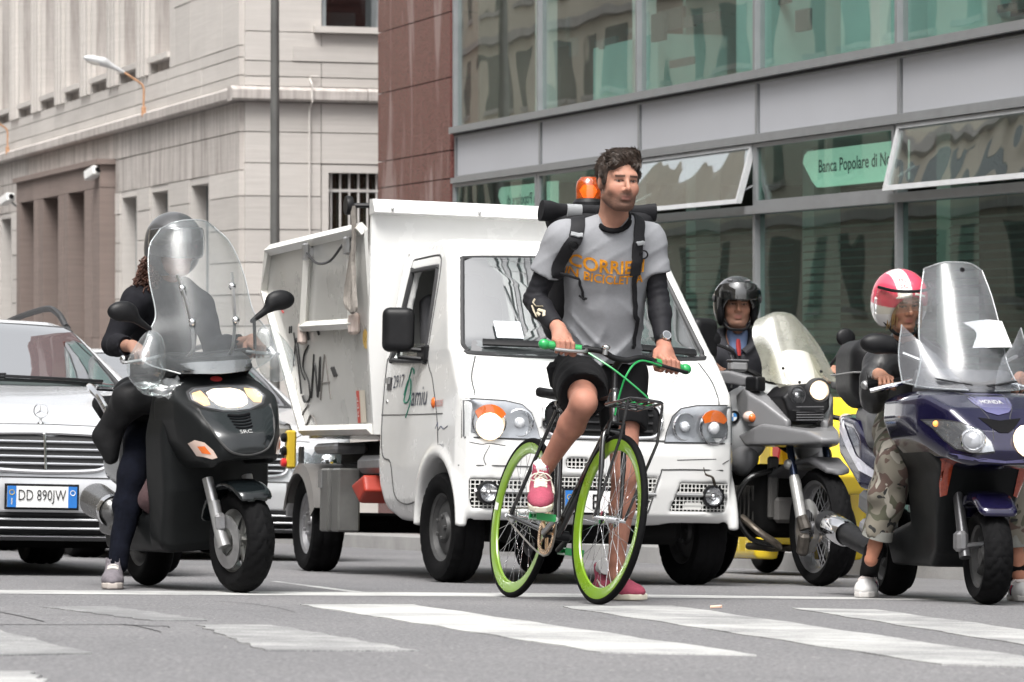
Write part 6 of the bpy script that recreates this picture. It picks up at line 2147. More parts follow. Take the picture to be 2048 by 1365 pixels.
gl = BC + Vector((-.0, .15, .0)); gr_ = BC + Vector((.0, -.15, .0))
tubep('cable', cat_rom([gr_ + Vector((.02, 0, 0)), BC + Vector((.09, -.05, -.06)), BC + Vector((.13, .08, -.145)), BC + Vector((.1, .11, -.175)), BC + Vector((.03, .03, -.165))], 7), .0042, mGRNP, n=6)
tubep('cable', cat_rom([gl + Vector((.02, .03, 0)), BC + Vector((.06, .06, .0)), BC + Vector((.085, .0, -.07)), BC + Vector((.06, -.012, -.18)), HT0 + Vector((.045, -.02, .03))], 7), .0042, mGRNP, n=6)
# front rack
rk = tubep('rack', [(-.03, -.07, .80), (.22, -.07, .82), (.24, -.05, .822), (.24, .05, .822), (.22, .07, .82), (-.03, .07, .80), (-.05, .03, .80), (-.05, -.03, .80), (-.03, -.07, .80)], .006)
for y in (-.035, 0, .035):
    tubep('rack_bar', [(-.04, y, .80), (.235, y, .822)], .0042, par=rk, n=6)
for x in (.04, .13):
    tubep('rack_bar', [(x, -.07, .803), (x, .07, .803)], .0045, par=rk, n=6)
tubep('rack_bar', cat_rom([(-.04, -.06, .80), (-.02, -.06, .85), (.02, -.06, .855), (.04, -.06, .81)], 4), .005, par=rk, n=6)
for s_ in (-1, 1):
    tubep('rack_strut', [(.21, s_ * .075, .815), (.195, s_ * .08, .66), (.0, s_ * .066, RW)], .0065, par=rk, n=8)
# crank set: chainring, chain, cranks, pedals
mb = MB()
mb.lathe([(.088, -.002), (.094, -.002), (.094, .002), (.088, .002)], BB + Vector((0, -.045, 0)), (0, 1, 0), 48, closed=True)
mb.lathe([(.07, -.003), (.088, -.003), (.088, .003), (.07, .003)], BB + Vector((0, -.045, 0)), (0, 1, 0), 48, closed=True)
for k in range(5):
    a = 2 * PI * k / 5
    mb.tube([BB + Vector((.015 * math.cos(a), -.045, .015 * math.sin(a))), BB + Vector((.074 * math.cos(a), -.045, .074 * math.sin(a)))], .008, 6, flat=.5)
put('chainring', mb, mGOLD, bk)
mb = MB(); mb.lathe([(0, -.055), (.02, -.055), (.022, .05), (0, .05)], BB, (0, 1, 0), 18); put('bottom_bracket', mb, mBLK, bk)
PA = R(20)
cr = Vector((math.cos(PA), 0, math.sin(PA))) * .165
for s_ in (-1, 1):
    e = BB + cr * (1 if s_ < 0 else -1) + Vector((0, s_ * .075, 0))
    tubep('crank', [BB + Vector((0, s_ * .06, 0)), e], .011, mSTEEL if s_ < 0 else mBLK)
    pd = MB(); pd.box(e + Vector((0, s_ * .06, .011)), (.085, .085, .007), None, .002); pd.box(e + Vector((0, s_ * .06, -.011)), (.085, .085, .007), None, .002)
    for x in (-.04, .04): pd.box(e + Vector((x, s_ * .06, 0)), (.008, .085, .03))
    pd.tube([e, e + Vector((0, s_ * .1, 0))], .007, 8)
    put('pedal', pd, mGRNP, bk)
ch = [BB + Vector((0, -.045, .094)), BB + Vector((.094, -.045, 0)), BB + Vector((0, -.045, -.094)), RH + Vector((0, -.045, -.032)), RH + Vector((-.032, -.045, 0)), RH + Vector((0, -.045, .032))]
tubep('chain', cat_rom(ch, 5, True), .004, M('chain_steel', (.3, .28, .25), .4, metal=.8), n=5)
mb = MB(); mb.lathe([(.012, -.002), (.033, -.002), (.033, .002), (.012, .002)], RH + Vector((0, -.045, 0)), (0, 1, 0), 24, closed=True); put('sprocket', mb, mSTEEL, bk)

# ================================================================== cyclist
cy = thing('person', 'bearded man in grey T-shirt and black shorts straddling the lime rimmed bicycle', 'person', gpt(1250, 1203))
CO = cy.matrix_world.translation.copy()
def W(px, py, y): return at(px, py, y) - CO
BW = lambda v: BK @ Vector(v) - CO
neck = W(1226, 446, 13.93)
pel = W(1196, 745, 14.20)
shl, shr = W(1300, 482, 14.02), W(1122, 478, 13.92)
ell_, elr = W(1317, 598, 14.02), W(1068, 600, 13.98)
gripR = BW(BC + Vector((-.046, -.235, .014))); gripL = BW(BC + Vector((-.046, .235, .014)))
barax = (gripR - gripL).normalized()                 # towards image left
fwd = (BK.to_3x3() @ Vector((1, 0, 0))).normalized()
upv = Vector((0, 0, 1))
wrr = gripR - fwd * .055 + Vector((0, .03, .075)) ; wrl = gripL - fwd * .05 + Vector((0, .03, .08))
hipr, hipl = W(1158, 752, 14.16), W(1246, 752, 14.20)
knr = W(1168, 806, 13.66); anr = W(1082, 950, 13.98)
knl = W(1248, 955, 14.06); anl = W(1230, 1150, 14.12)
hd = Head(W(1237, 367, 13.84), (.34, -.93, -.06), (.05, -.03, 1), .97)
sk = hd.ops(jaw=1.06)
sk += [('u', cone(hd.P(0, -.034, -.035), neck + Vector((0, .025, -.03)), .054, .066), .02)]
t_ops, tm = torso_ops(pel, neck, shl, shr, 1.06)
sk += t_ops
sk += arm_ops(shl, ell_, wrl, .92) + arm_ops(shr, elr, wrr, .92)
sk += grip_ops(wrr, gripR, barax, (fwd * .8 - upv * .25), (upv * .9 + fwd * .3), 1, 1.08)
sk += grip_ops(wrl, gripL, -barax, (fwd * .8 - upv * .25), (upv * .9 + fwd * .3), -1, 1.08)
sk += leg_ops(hipr, knr, anr, .98, 0, (.2, .9, 0)) + leg_ops(hipl, knl, anl, .98, 0, (.2, .9, 0))
SK1 = (.43, .225, .16)
def ccol(V):
    C = hd.colour(V, SK1, (.27, .115, .095), beard=(.04, .026, .021), brow=(.03, .02, .016), strength=.95, brow_w=.0048)
    v = (.93 + .09 * np.sin(V[:, 2] * 37 + V[:, 0] * 23) * np.sin(V[:, 0] * 51 + V[:, 1] * 31))[:, None]
    lower = np.clip((neck.z - .3 - V[:, 2]) / .2, 0, 1)[:, None]
    return C * v * (1 - lower * np.array([.06, .16, .16]))
body = sput('body', sk, .0038, mSKIN, cy, col=ccol)
# T-shirt with short sleeves
mTEE = M('tshirt_grey', (.245, .25, .265), .95, var=.05, vs=90, bump=.25, bs=12, spec=.2)
so, tm = torso_ops(pel, neck, shl, shr, 1.12, .012, .98)
sl = []
for a, b in ((shl, ell_), (shr, elr)):
    e = a.lerp(b, .62)
    sl += [('u', cone(a, e, .063, .072), .03), ('s', half(b - a, e), .0)]
fwdT = Vector(tm.col[1])
upT = Vector(tm.col[2])
tee = []
for a_, b_ in ((shl, ell_), (shr, elr)):
    tee += [('u', cone(a_, a_.lerp(b_, .75), .060, .071), .0)]
for a_, b_ in ((shl, ell_), (shr, elr)):
    tee += [('s', half(b_ - a_, a_.lerp(b_, .58)), .003)]
tee += [(m_, q_, max(k_, .03)) for m_, q_, k_ in so]
tee += [('u', cone(pel + upT * .30 + fwdT * .02, pel + upT * .0 + fwdT * .03, .12, .15), .06),
        ('s', half((0, .15, -1), W(1200, 722, 14.1)), .004),
        ('s', cone(neck + Vector((.0, -.075, .03)), neck + Vector((0, .04, .14)), .062, .085), .008)]
def tee_w(P):
    # diagonal pulls over the belly and soft creases at the sleeves
    q = P
    d = np.clip((pel.z + .32 - q[:, 2]) / .25, 0, 1)
    f = -(1 - np.abs(np.sin(q[:, 2] * 30 + q[:, 0] * 26 + 2.2 * np.sin(q[:, 0] * 17 + q[:, 2] * 9)))) ** 2 * .014 * d
    g = -(1 - np.abs(np.sin(q[:, 2] * 19 - q[:, 0] * 24 + 1.7 * np.sin(q[:, 2] * 13)))) ** 2 * .011 * (.35 + .65 * d)
    return (f + g).astype(np.float32) + folds(.0012, 28)(P)
shirt = sput('tshirt', tee, .0078, mTEE, cy, wob=tee_w)
TT = bvh(shirt)
mb = MB(); col_ = []
for k in range(24):
    a = 2 * PI * k / 24
    col_.append(neck + Vector((.068 * math.cos(a), -.012 + .078 * math.sin(a), .016 + .052 * math.sin(a))))
mb.tube(col_, .0105, 8, closed=True, flat=1.2); put('collar', mb, mBLKR, cy)
# shirt lettering
mORG = M('print_orange', (.85, .38, .02), .7, var=.08, vs=40)
def shirt_text(txt, w, h, c, slope=0):
    tx = text_mb(txt, w, h, .022)
    sd_, up_ = Vector(tm.col[0]), Vector(tm.col[2])
    return put('lettering', moved(tx, fn=lambda x, y, z: on(TT, c + sd_ * x + up_ * y + fwdT * .4, -fwdT, .0065)), mORG, shirt, smooth=0)
shirt_text('CORRIERI', .31, .056, W(1214, 526, 13.9))
shirt_text('IN BICICLETTA', .315, .038, W(1213, 554, 13.9))
# black under-layer sleeves
mLYC = M('black_jersey', (.009, .009, .012), .7, var=.3, vs=40, bump=.15, bs=60, spec=.3)
for (a, b, c) in ((shl, ell_, wrl), (shr, elr, wrr)):
    o = arm_ops(a, b, c, .95, .0065)
    e = b.lerp(c, 1.08)
    o += [('s', half(c - b, e), .002)] if False else [('s', cone(e, e + (c - b).normalized() * .2, .06), .002)]
    def slw(P, b=b):
        r = np.sqrt(((P - np.array(b)) ** 2).sum(1))
        return (np.sin(P[:, 2] * 210 + 3 * np.sin(P[:, 0] * 30)) * .0022 * np.exp(-(r / .10) ** 2)).astype(np.float32)
    s_ = sput('sleeve', o, .0068, mLYC, cy, wob=slw)
    if a is shr:
        st = bvh(s_)
        for pts in ([(1072, 597), (1068, 605), (1074, 612), (1088, 612)], [(1066, 610), (1070, 622), (1076, 634)], [(1078, 618), (1090, 622), (1090, 632)], [(1076, 624), (1082, 630)]):
            mb = MB(); mb.tube([on(st, W(x, y, 13.4), (0, 1, 0), .002) for x, y in pts], .0075, 6, flat=.4); put('logo_mark', mb, M('logo_beige', (.45, .40, .30), .6), s_)
# shorts
mSHO = M('black_shorts', (.008, .008, .009), .9, spec=.2, var=.3, vs=30, bump=.25, bs=40)
sh_ops = [('u', ell(pel, (.155, .13, .11)), 0), ('u', ell(pel + Vector((0, .04, -.05)), (.15, .12, .12)), .05), ('u', cone(hipr, hipr.lerp(knr, .80), .124, .100), .04), ('u', cone(hipl, hipl.lerp(knl, .76), .108, .094), .04)]
e1, e2 = hipr.lerp(knr, .80), hipl.lerp(knl, .74)
sh_ops += [('s', cone(e1 + (knr - hipr) * .12, knr + (knr - hipr) * .6, .13, .13), .002), ('s', cone(e2, e2 + (knl - hipl) * .5, .13, .13), .002), ('s', half((0, 0, 1), W(1200, 698, 14.1)), 0)]
sput('shorts', sh_ops, .009, mSHO, cy, wob=folds(.004, 40))
mb = MB(); mb.box(hipl + Vector((.075, .0, -.14)), (.05, .12, .16), Matrix.Rotation(.1, 3, 'Y'), .02); put('pocket', mb, mSHO, cy)
mb = MB(); mb.box(hipr + Vector((-.10, -.03, -.0)), (.06, .14, .12), Matrix.Rotation(-.2, 3, 'Y'), .02); put('pocket', mb, mSHO, cy)
# shoes and socks
mPINK = M('shoe_raspberry', (.33, .055, .095), .8, var=.2, vs=60, bump=.2, bs=120)
mSOLE = M('sole_cream', (.62, .58, .48), .7, var=.08)
mLACE = M('lace_cream', (.66, .62, .54), .8)
mSOCK = M('sock_white', (.62, .62, .62), .9)
pe = BB + cr + Vector((0, -.135, .016))
pedal = BW(pe)
fdir = (W(1066, 1030, 13.68) - W(1080, 985, 13.90))
toeR = pedal + Vector((.005, -.10, .005)); heelR = toeR + Vector((-.0, .235, .06))
heelR = Vector((anr.x + .0, heelR.y, heelR.z)) ; toeR.x = pedal.x - .01
sR, QR, trR = shoe(cy, heelR, toeR, (0, .15, 1), .10, mats=(mPINK, mSOLE, mLACE), top=.125)
toeL = gpt(1288, 1203, .004)
heelL = Vector((toeL.x - .205, toeL.y + .185, 0)); heelL.z = gz(heelL.x, heelL.y) + .004
toeL, heelL = toeL - CO, heelL - CO
sL, QL, trL = shoe(cy, heelL, toeL, (0, 0, 1), .10, mats=(mPINK, mSOLE, mLACE), top=.125)
for (q, t_, s_) in ((QR, trR, 1), (QR, trR, -1), (QL, trL, 1), (QL, trL, -1)):
    pts = [q(s_ * .2, y, z) for y, z in ((.2, .085), (.30, .058), (.44, .042), (.62, .07))]
    tgt = [q(0, y, z) for y, z in ((.2, .085), (.30, .058), (.44, .042), (.62, .06))]
    mb = MB(); mb.tube([on(t_, a, b - a, .001) for a, b in zip(pts, tgt)], [.004, .011, .009, .002], 6, flat=.4); put('side_flash', mb, mLACE, sR if q is QR else sL)
for an, kn, Q_ in ((anr, knr, QR), (anl, knl, QL)):
    mb = MB(); mb.tube([Q_(0, .2, .09), Q_(0, .19, .13), an.lerp(kn, .03) * .3 + Q_(0, .19, .15) * .7], [.036, .037, .037], 14); put('sock', mb, mSOCK, cy)
# wrist watch
wd = (gripL - wrl).normalized(); wc = wrl.lerp(ell_, .14)
ax = (ell_ - wrl).normalized()
mb = MB(); mb.lathe([(.034, -.011), (.0355, 0), (.034, .011)], wc, ax, 20); wt = put('watch_strap', mb, mBLK, cy)
fd = (Vector((.35, -.8, .45)) - ax * Vector((.35, -.8, .45)).dot(ax)).normalized()
mb = MB(); mb.lathe([(0, .0), (.021, 0), (.022, .006), (.019, .011), (.0, .0115)], wc + fd * .032, fd, 20); put('watch_case', mb, mCHROME, wt)
mb = MB(); mb.lathe([(0, .0118), (.016, .0118)], wc + fd * .032, fd, 20); put('watch_dial', mb, M('dial', (.12, .13, .14), .3), wt)
# hair
hp = [((0, -.025, .055), (.085, .100, .084)), ((0, .03, .112), (.068, .056, .034)), ((-.03, .045, .118), (.042, .042, .03)), ((.03, .04, .114), (.047, .047, .03)), ((0, -.08, .02), (.068, .045, .075)),
      ((.072, .0, .03), (.014, .04, .05)), ((-.072, .0, .03), (.014, .04, .05)), ((.045, .06, .085), (.03, .03, .02)), ((-.05, .055, .085), (.025, .03, .022))]
ho = hair_ops(hd, hp) + [('s', hd.E((0, .10, -.02), (.062, .07, .092)), .012), ('s', hd.E((.09, -.005, -.03), (.02, .03, .05)), .01), ('s', hd.E((-.09, -.005, -.03), (.02, .03, .05)), .01)]
hr = sput('hair', ho, .0045, mHAIRD, cy, wob=folds(.003, 160))
ht = bvh(hr)
rnd = random.Random(21)
strands(hd, 'hair_locks', mHAIRD, hr, ht, 1900, rnd, .024, lambda d: d.z > .1 and not (d.y > .6 and d.z < .45), lambda d: (.55 + d.x * .5, .35 if d.y > 0 else -.6, .35 if d.z > .5 else -.6), .0021, .0)

# ================================================================== backpack worn by the cyclist
bp = thing('backpack', 'black roll-top courier backpack on the cyclist, wider than his back', 'backpack', CO + pel + Vector((0, .2, .1)))
BO = bp.matrix_world.translation - CO
mCORD = M('backpack_black', (.010, .010, .012), .7, spec=.3, var=.25, vs=20, bump=.2, bs=30)
mREFS = M('reflective_grey', (.30, .31, .32), .4)
sd_ = Vector(tm.col[0])
cen = pel.lerp(neck, .55) - fwdT * .22
T2 = lambda x, y, z: cen + sd_ * x + fwdT * y + upT * z - BO
sput('bag', [('u', rbox(T2(0, 0, -.03), (.19, .095, .27), .05, tm), 0), ('u', rbox(T2(0, .01, .24), (.225, .05, .04), .03, tm), .08)], .014, mCORD, bp, wob=folds(.006, 25))
rl = [T2(-.265, .05, .285), T2(-.12, .03, .272), T2(0, .03, .27), T2(.12, .03, .272), T2(.24, .03, .28)]
mb = MB(); mb.tube(cat_rom(rl, 4), [.046] * 2 + [.036] * 13 + [.040] * 2, 20, flat=.62, up=fwdT); ro = put('roll_top', mb, mCORD, bp)
mb = MB(); mb.tube([p + fwdT * .004 for p in cat_rom(rl, 4)[3:6]], .0375, 20, flat=.66, up=fwdT); put('reflective_strip', mb, mREFS, ro)
def strap_path(pts, w, m, name, off=.010, th=.008):
    """Webbing laid over the shirt; pts: px, py, distance guess."""
    C, Nn = [], []
    for q in cat_rom([W(*p) for p in pts], 5):
        h, n_, i_, d_ = TT.find_nearest(q)
        if n_.dot(q - h) < 0 and d_ > .03: n_ = (q - h).normalized()
        C.append(h + n_ * off); Nn.append(n_)
    rows = []
    for i, p in enumerate(C):
        d = (C[min(i + 1, len(C) - 1)] - C[max(i - 1, 0)]).normalized()
        nn_ = (Nn[max(i - 1, 0)] + Nn[i] + Nn[min(i + 1, len(C) - 1)]).normalized()
        s__ = d.cross(nn_).normalized()
        rows.append([p + s__ * w * e + nn_ * (.003 if abs(e) < .4 else 0) - BO for e in (-.5, -.3, 0, .3, .5)])
    mb = MB(); mb.sheet(rows, th)
    return put(name, mb, m, bp)
strap_path([(1150, 412, 14.15), (1154, 425, 14.0), (1156, 445, 13.88), (1154, 470, 13.82), (1148, 498, 13.8), (1134, 522, 13.82), (1116, 542, 13.88), (1104, 556, 13.96)], .058, mCORD, 'shoulder_strap')
strap_path([(1266, 418, 14.15), (1272, 432, 14.0), (1280, 455, 13.9), (1285, 482, 13.86), (1287, 515, 13.85), (1286, 560, 13.86)], .052, mCORD, 'shoulder_strap')
strap_path([(1286, 555, 13.86), (1286, 590, 13.88), (1287, 640, 13.95), (1288, 690, 14.0), (1287, 712, 14.0)], .024, mCORD, 'webbing', .007, .004)
strap_path([(1122, 540, 13.86), (1132, 555, 13.84), (1146, 578, 13.84), (1150, 600, 13.84), (1148, 614, 13.84)], .012, mCORD, 'webbing', .007, .004)
strap_path([(1136, 613, 13.84), (1148, 614, 13.84), (1162, 612, 13.84)], .010, mCORD, 'webbing', .009, .004)
strap_path([(1142, 467, 13.83), (1154, 468, 13.82), (1166, 469, 13.82)], .018, mREFS, 'reflective_strip', .017, .003)
strap_path([(1275, 488, 13.86), (1286, 488, 13.86), (1297, 489, 13.87)], .018, mREFS, 'reflective_strip', .017, .003)
for (px, py) in ((1148, 492), (1287, 510)):
    p = on(TT, W(px, py, 13.2), Vector(((px - 1024) / F, 1, (653 - py) / F)), .024) - BO
    mb = MB(); mb.tube([p + sd_ * (.018 * math.cos(a)) + upT * (.018 * math.sin(a)) for a in [2 * PI * k / 14 for k in range(14)]], .0035, 5, closed=True); put('ring', mb, mBLK, bp)
# ================================================================== black scooter with tall clear shield
SM = frame(-1.143, 14.45, 25, roll=5)
scr = thing('scooter', 'black scooter with a tall clear windshield, lit amber and white headlamp and fat front tyre', 'scooter', SM)
mSCB = M('scooter_black_gloss', (.006, .008, .009), .14, coat=.35, var=.1, vs=3)
mSCG = M('scooter_grey_satin', (.009, .010, .0105), .45, coat=.05, spec=.14, var=.2, vs=6)
mSHLD = GLASS('clear_shield', (.94, .955, .955), .10, (.55, .57, .59), boost=.25, rough=.25)
mSHLDB = GLASS('clear_shield_scuffed', (.93, .95, .95), .10, (.8, .82, .84), boost=.7)
def sideR(y0, y1): return [(y0, -9)]
fr_out = [(0, .52), (.11, .53), (.175, .575), (.225, .67), (.245, .76), (.235, .84), (.20, .90), (.14, .945), (.07, .965), (0, .968)]
fr_poly = fr_out + [(-a, b) for a, b in fr_out[::-1][1:-1]]
apr = [('u', hull([(.06, .525), (.13, .555), (.16, .615), (.14, .68), (.02, .79), (-.15, .885), (-.22, .945), (-.30, .975), (-.38, .955), (-.38, .80), (-.33, .60), (-.25, .50), (-.1, .49)], fr_poly, [(.17, -.06), (.14, -.12), (.06, -.18), (-.1, -.245), (-.4, -.25), (-.4, .25), (-.1, .245), (.06, .18), (.14, .12), (.17, .06)], .03), 0),
       ('s', hull([(-.4, .45), (.3, .45), (.3, .56), (.05, .575), (-.05, .63), (-.2, .66), (-.4, .66)], [(-.12, .3), (-.12, .62), (.12, .62), (.12, .3)], None, .02), .02)]
apron = sput('front_fairing', apr, .0085, mSCG, scr)
aT = bvh(apron)
fx = lambda u, v: (1, u, v)
X_ = (-1, 0, 0)
up_ = [(-.165, .80), (-.145, .72), (-.115, .65), (-.075, .608), (0, .592), (.075, .608), (.115, .65), (.145, .72), (.165, .80), (.12, .785), (0, .775), (-.12, .785)]
put('glossy_panel', decal(aT, up_, fx, X_, .006, rings=5), mSCB, scr)
mb = MB(); mb.tube(cat_rom([on(aT, fx(u, v), X_, .002) for u, v in up_[:9]], 5), .006, 6); put('panel_gap', mb, mSEAM, scr)
hlp = [(-.165, .84), (-.155, .872), (-.12, .888), (0, .897), (.12, .888), (.155, .872), (.165, .84), (.13, .808), (.06, .787), (0, .783), (-.06, .787), (-.13, .808)]
hl_ = put('headlight', decal(aT, [(a * 1.07, .84 + (b - .84) * 1.12) for a, b in hlp], fx, X_, .003, rings=4), mGASK, scr)
put('reflector', decal(aT, hlp, fx, X_, .007, rings=4), M('lamp_housing_chrome', (.40, .41, .43), .3, metal=.8, var=.15, vs=20), hl_)
put('lit_face', decal(aT, [(-.088, .845), (-.08, .87), (-.04, .882), (.04, .882), (.08, .87), (.088, .845), (.07, .812), (.03, .797), (-.03, .797), (-.07, .812)], fx, X_, .011, rings=3), LAMP('lit_lens', (1, .84, .62), 1.0), hl_)
put('bulb', ball(on(aT, fx(.02, .838), X_, .004), .03, 14, .5, (1, 0, 0)), mLIT, hl_)
for s_ in (-1, 1):
    pl = [(s_ * a, b) for a, b in ((.155, .842), (.145, .868), (.10, .878), (.092, .845), (.10, .815), (.13, .812))]
    put('turn_lamp', decal(aT, pl, fx, X_, .010, rings=3), LAMP('lit_turn', (1, .55, .22), .45), hl_)
    for k in range(3):
        u = s_ * (.085 - .008 * k)
        mb = MB(); mb.tube([on(aT, fx(u, z), X_, .012) for z in (.80, .82, .835, .86, .875)], .0022, 4); put('lens_rib', mb, mCHROME, hl_)
put('cover', decal(aT, hlp, fx, X_, .020, rings=4), mLENSC, hl_)
for k in range(5):
    z = .765 - .013 * k
    w = .05 - .003 * k
    mb = MB(); mb.tube([on(aT, fx(w * q, z - .006 * (1 - q * q)), X_, .008) for q in (-1, -.5, 0, .5, 1)], .0042 if k else .007, 6); put('vent_slot', mb, mBLKR, scr)
t = text_mb('SRC', .055, .014); put('lettering', moved(t, fn=lambda x, y, z: on(aT, fx(x, .692 + y), X_, .008)), mPLATE, scr, smooth=0)
put('badge', decal(aT, [(.028 * math.cos(a), .925 + .012 * math.sin(a)) for a in [2 * PI * k / 12 for k in range(12)]], fx, X_, .004, rings=2), M('badge_red', (.5, .05, .05), .3), scr)
for s_ in (-1, 1):
    pl = [(s_ * a, b) for a, b in ((.208, .655), (.195, .668), (.17, .655), (.145, .62), (.133, .588), (.15, .583), (.185, .60))]
    ind = put('indicator', decal(aT, pl, fx, X_, .006, rings=3, th=.006), M('indicator_lens', (.55, .42, .36), .12, coat=.6), scr)
    put('amber_core', decal(aT, [(s_ * (.172 + (a - .172) * .5), .622 + (b - .622) * .55) for a, b in ((.208, .655), (.17, .655), (.133, .588), (.185, .60))], fx, X_, .009, rings=2), mAMBER, ind)
# dashboard cowl, leg shield, floor, tail, seat
sput('dash_cowl', [('u', hull([(-.2, .95), (-.14, .965), (-.22, 1.02), (-.36, 1.05), (-.42, 1.0), (-.38, .9)], None, [(-.1, -.16), (-.4, -.2), (-.45, -.12), (-.45, .12), (-.4, .2), (-.1, .16)], .03), 0)], .011, mSCG, scr)
sput('leg_shield', [('u', hull([(-.25, .45), (-.20, .9), (-.34, .97), (-.44, .9), (-.52, .5), (-.50, .25), (-.35, .22)], [(-.235, .2), (-.25, .7), (-.2, .97), (.2, .97), (.25, .7), (.235, .2)], None, .04), 0), ('u', rbox((-.78, 0, .27), (.42, .225, .09), .04), .05), ('u', rbox((-.75, 0, .42), (.35, .08, .14), .05), .05)], .012, mSCG, scr)
sput('tail', [('u', hull([(-.85, .40), (-.90, .72), (-1.3, .76), (-1.5, .78), (-1.52, .72), (-1.45, .6), (-1.3, .50)], None, [(-.8, -.14), (-1.0, -.19), (-1.3, -.17), (-1.52, -.08), (-1.52, .08), (-1.3, .17), (-1.0, .19), (-.8, .14)], .05), 0)], .013, mSCB, scr)
sput('seat', [('u', hull([(-.78, .76), (-.82, .82), (-1.1, .80), (-1.2, .85), (-1.6, .89), (-1.66, .83), (-1.2, .75)], None, [(-.75, -.1), (-.9, -.17), (-1.3, -.18), (-1.66, -.1), (-1.66, .1), (-1.3, .18), (-.9, .17), (-.75, .1)], .04), 0)], .013, mBLKR, scr)
for s_ in (-1, 1):
    mb = MB(); mb.tube(cat_rom([(-1.02, s_ * .16, .78), (-1.0, s_ * .225, .80), (-1.08, s_ * .245, .88), (-1.25, s_ * .23, .93), (-1.42, s_ * .16, .93), (-1.5, s_ * .04, .92)], 6), .016, 8); put('grab_rail', mb, mCHROME, scr)
    mb = MB(); mb.tube(cat_rom([(-1.03, s_ * .235, .83), (-.98, s_ * .235, .76), (-1.02, s_ * .22, .70)], 6), .014, 8); put('grab_rail', mb, mCHROME, scr)
sput('muffler', [('u', cone((-1.0, -.24, .37), (-1.2, -.245, .41), .07, .08), 0), ('u', cone((-.8, -.2, .25), (-1.05, -.26, .29), .03), .03)], .010, M('muffler_grey', (.22, .22, .22), .25, metal=.8, var=.2), scr)
mb = MB(); mb.lathe([(.045, 0.02), (.074, -.01), (.078, .01), (.074, .03)], (-1.0, -.24, .367), (.97, .0, -.22), 22); put('muffler_ring', mb, mCHROME, scr)
sput('engine_case', [('u', rbox((-1.2, .13, .30), (.3, .07, .1), .04), 0), ('u', rbox((-.95, 0, .35), (.15, .14, .12), .04), .04)], .014, mCHAS, scr)
wheel(scr, (-1.25, 0, .25), .25, .13, .155, mRIMDK, 0, 0, 'spoke', None, .9, 5, n=64)
# front wheel, fork, mudguard (turned a little towards the camera)
ST_ = Matrix.Rotation(R(7), 4, 'Z')
wheel(scr, (0, 0, .225), .225, .125, .135, M('scooter_rim', (.28, .28, .27), .35, metal=.7, var=.15), 7, -5, 'spoke', 'chev', .9, 5, n=120, cnt=20)
Q2 = lambda x, y, z: ST_ @ Vector((x, y, z))
for s_ in (-1, 1):
    mb = MB(); mb.tube([Q2(-.10, s_ * .095, .50), Q2(-.06, s_ * .092, .38)], .024, 12); put('fork_leg', mb, mSTEEL, scr)
    mb = MB(); mb.tube([Q2(-.06, s_ * .092, .40), Q2(-.03, s_ * .09, .28), Q2(0, s_ * .085, .205)], [.027, .025, .03], 12); put('fork_slider', mb, M('slider_grey', (.34, .34, .34), .35, metal=.6, var=.15), scr)
mb = MB(); mb.lathe([(.06, -.004), (.115, -.004), (.115, .004), (.06, .004)], Q2(0, -.07, .225), Q2(0, 1, 0), 32, closed=True); put('brake_disc', mb, mSTEEL, scr)
mb = MB(); mb.box(Q2(-.03, -.085, .31), (.07, .05, .08), None, .015); put('brake_caliper', mb, mALLOY, scr)
gu = [('u', cone(Q2(0, -.02, .235), Q2(0, .02, .235), .255), 0), ('i', rbox(Q2(-.05, 0, .45), (.22, .082, .14), .03, Matrix.Rotation(R(7), 3, 'Z')), .02), ('s', cone(Q2(0, -.3, .23), Q2(0, .3, .23), .232), .005)]
sput('front_mudguard', gu, .0075, mSCB, scr)
# shield with hand wings
ct = [[(-.17, -.17, .955), (-.115, -.09, .95), (-.10, 0, .945), (-.115, .09, .95), (-.17, .17, .955)],
      [(-.26, -.30, 1.02), (-.15, -.13, 1.03), (-.125, 0, 1.03), (-.15, .13, 1.03), (-.26, .30, 1.02)],
      [(-.27, -.275, 1.13), (-.175, -.12, 1.13), (-.155, 0, 1.13), (-.175, .12, 1.13), (-.27, .275, 1.13)],
      [(-.29, -.225, 1.22), (-.215, -.11, 1.24), (-.195, 0, 1.245), (-.215, .11, 1.24), (-.29, .225, 1.22)],
      [(-.36, -.22, 1.38), (-.29, -.11, 1.41), (-.27, 0, 1.42), (-.29, .11, 1.41), (-.36, .22, 1.38)],
      [(-.42, -.19, 1.52), (-.365, -.10, 1.565), (-.345, 0, 1.575), (-.365, .10, 1.565), (-.42, .19, 1.52)],
      [(-.445, -.125, 1.60), (-.41, -.07, 1.625), (-.40, 0, 1.632), (-.41, .07, 1.625), (-.445, .125, 1.60)]]
gs = patch([[Vector(p) for p in r_] for r_ in ct], 6, 6)
mb = MB(); mb.sheet(gs, .004)
ws_ = put('windshield', mb, mSHLD, scr, smooth=60)
rim = [r_[0] for r_ in gs] + gs[-1][1:-1] + [r_[-1] for r_ in gs[::-1]]
mb = MB(); mb.tube(rim, .0032, 5); put('shield_edge', mb, GLASS('shield_edge', (.8, .84, .84), .35, (.85, .87, .88), boost=3), ws_)
band = [[gs[i][j] + Vector((-.014, 0, 0)) for j in range(4, len(gs[0]) - 4)] for i in range(0, 5)]
mb = MB(); mb.sheet(band, .003); put('scuffed_band', mb, GLASS('scuffed_band', (.75, .76, .78), .42, (.5, .5, .52), boost=2), ws_, smooth=60)
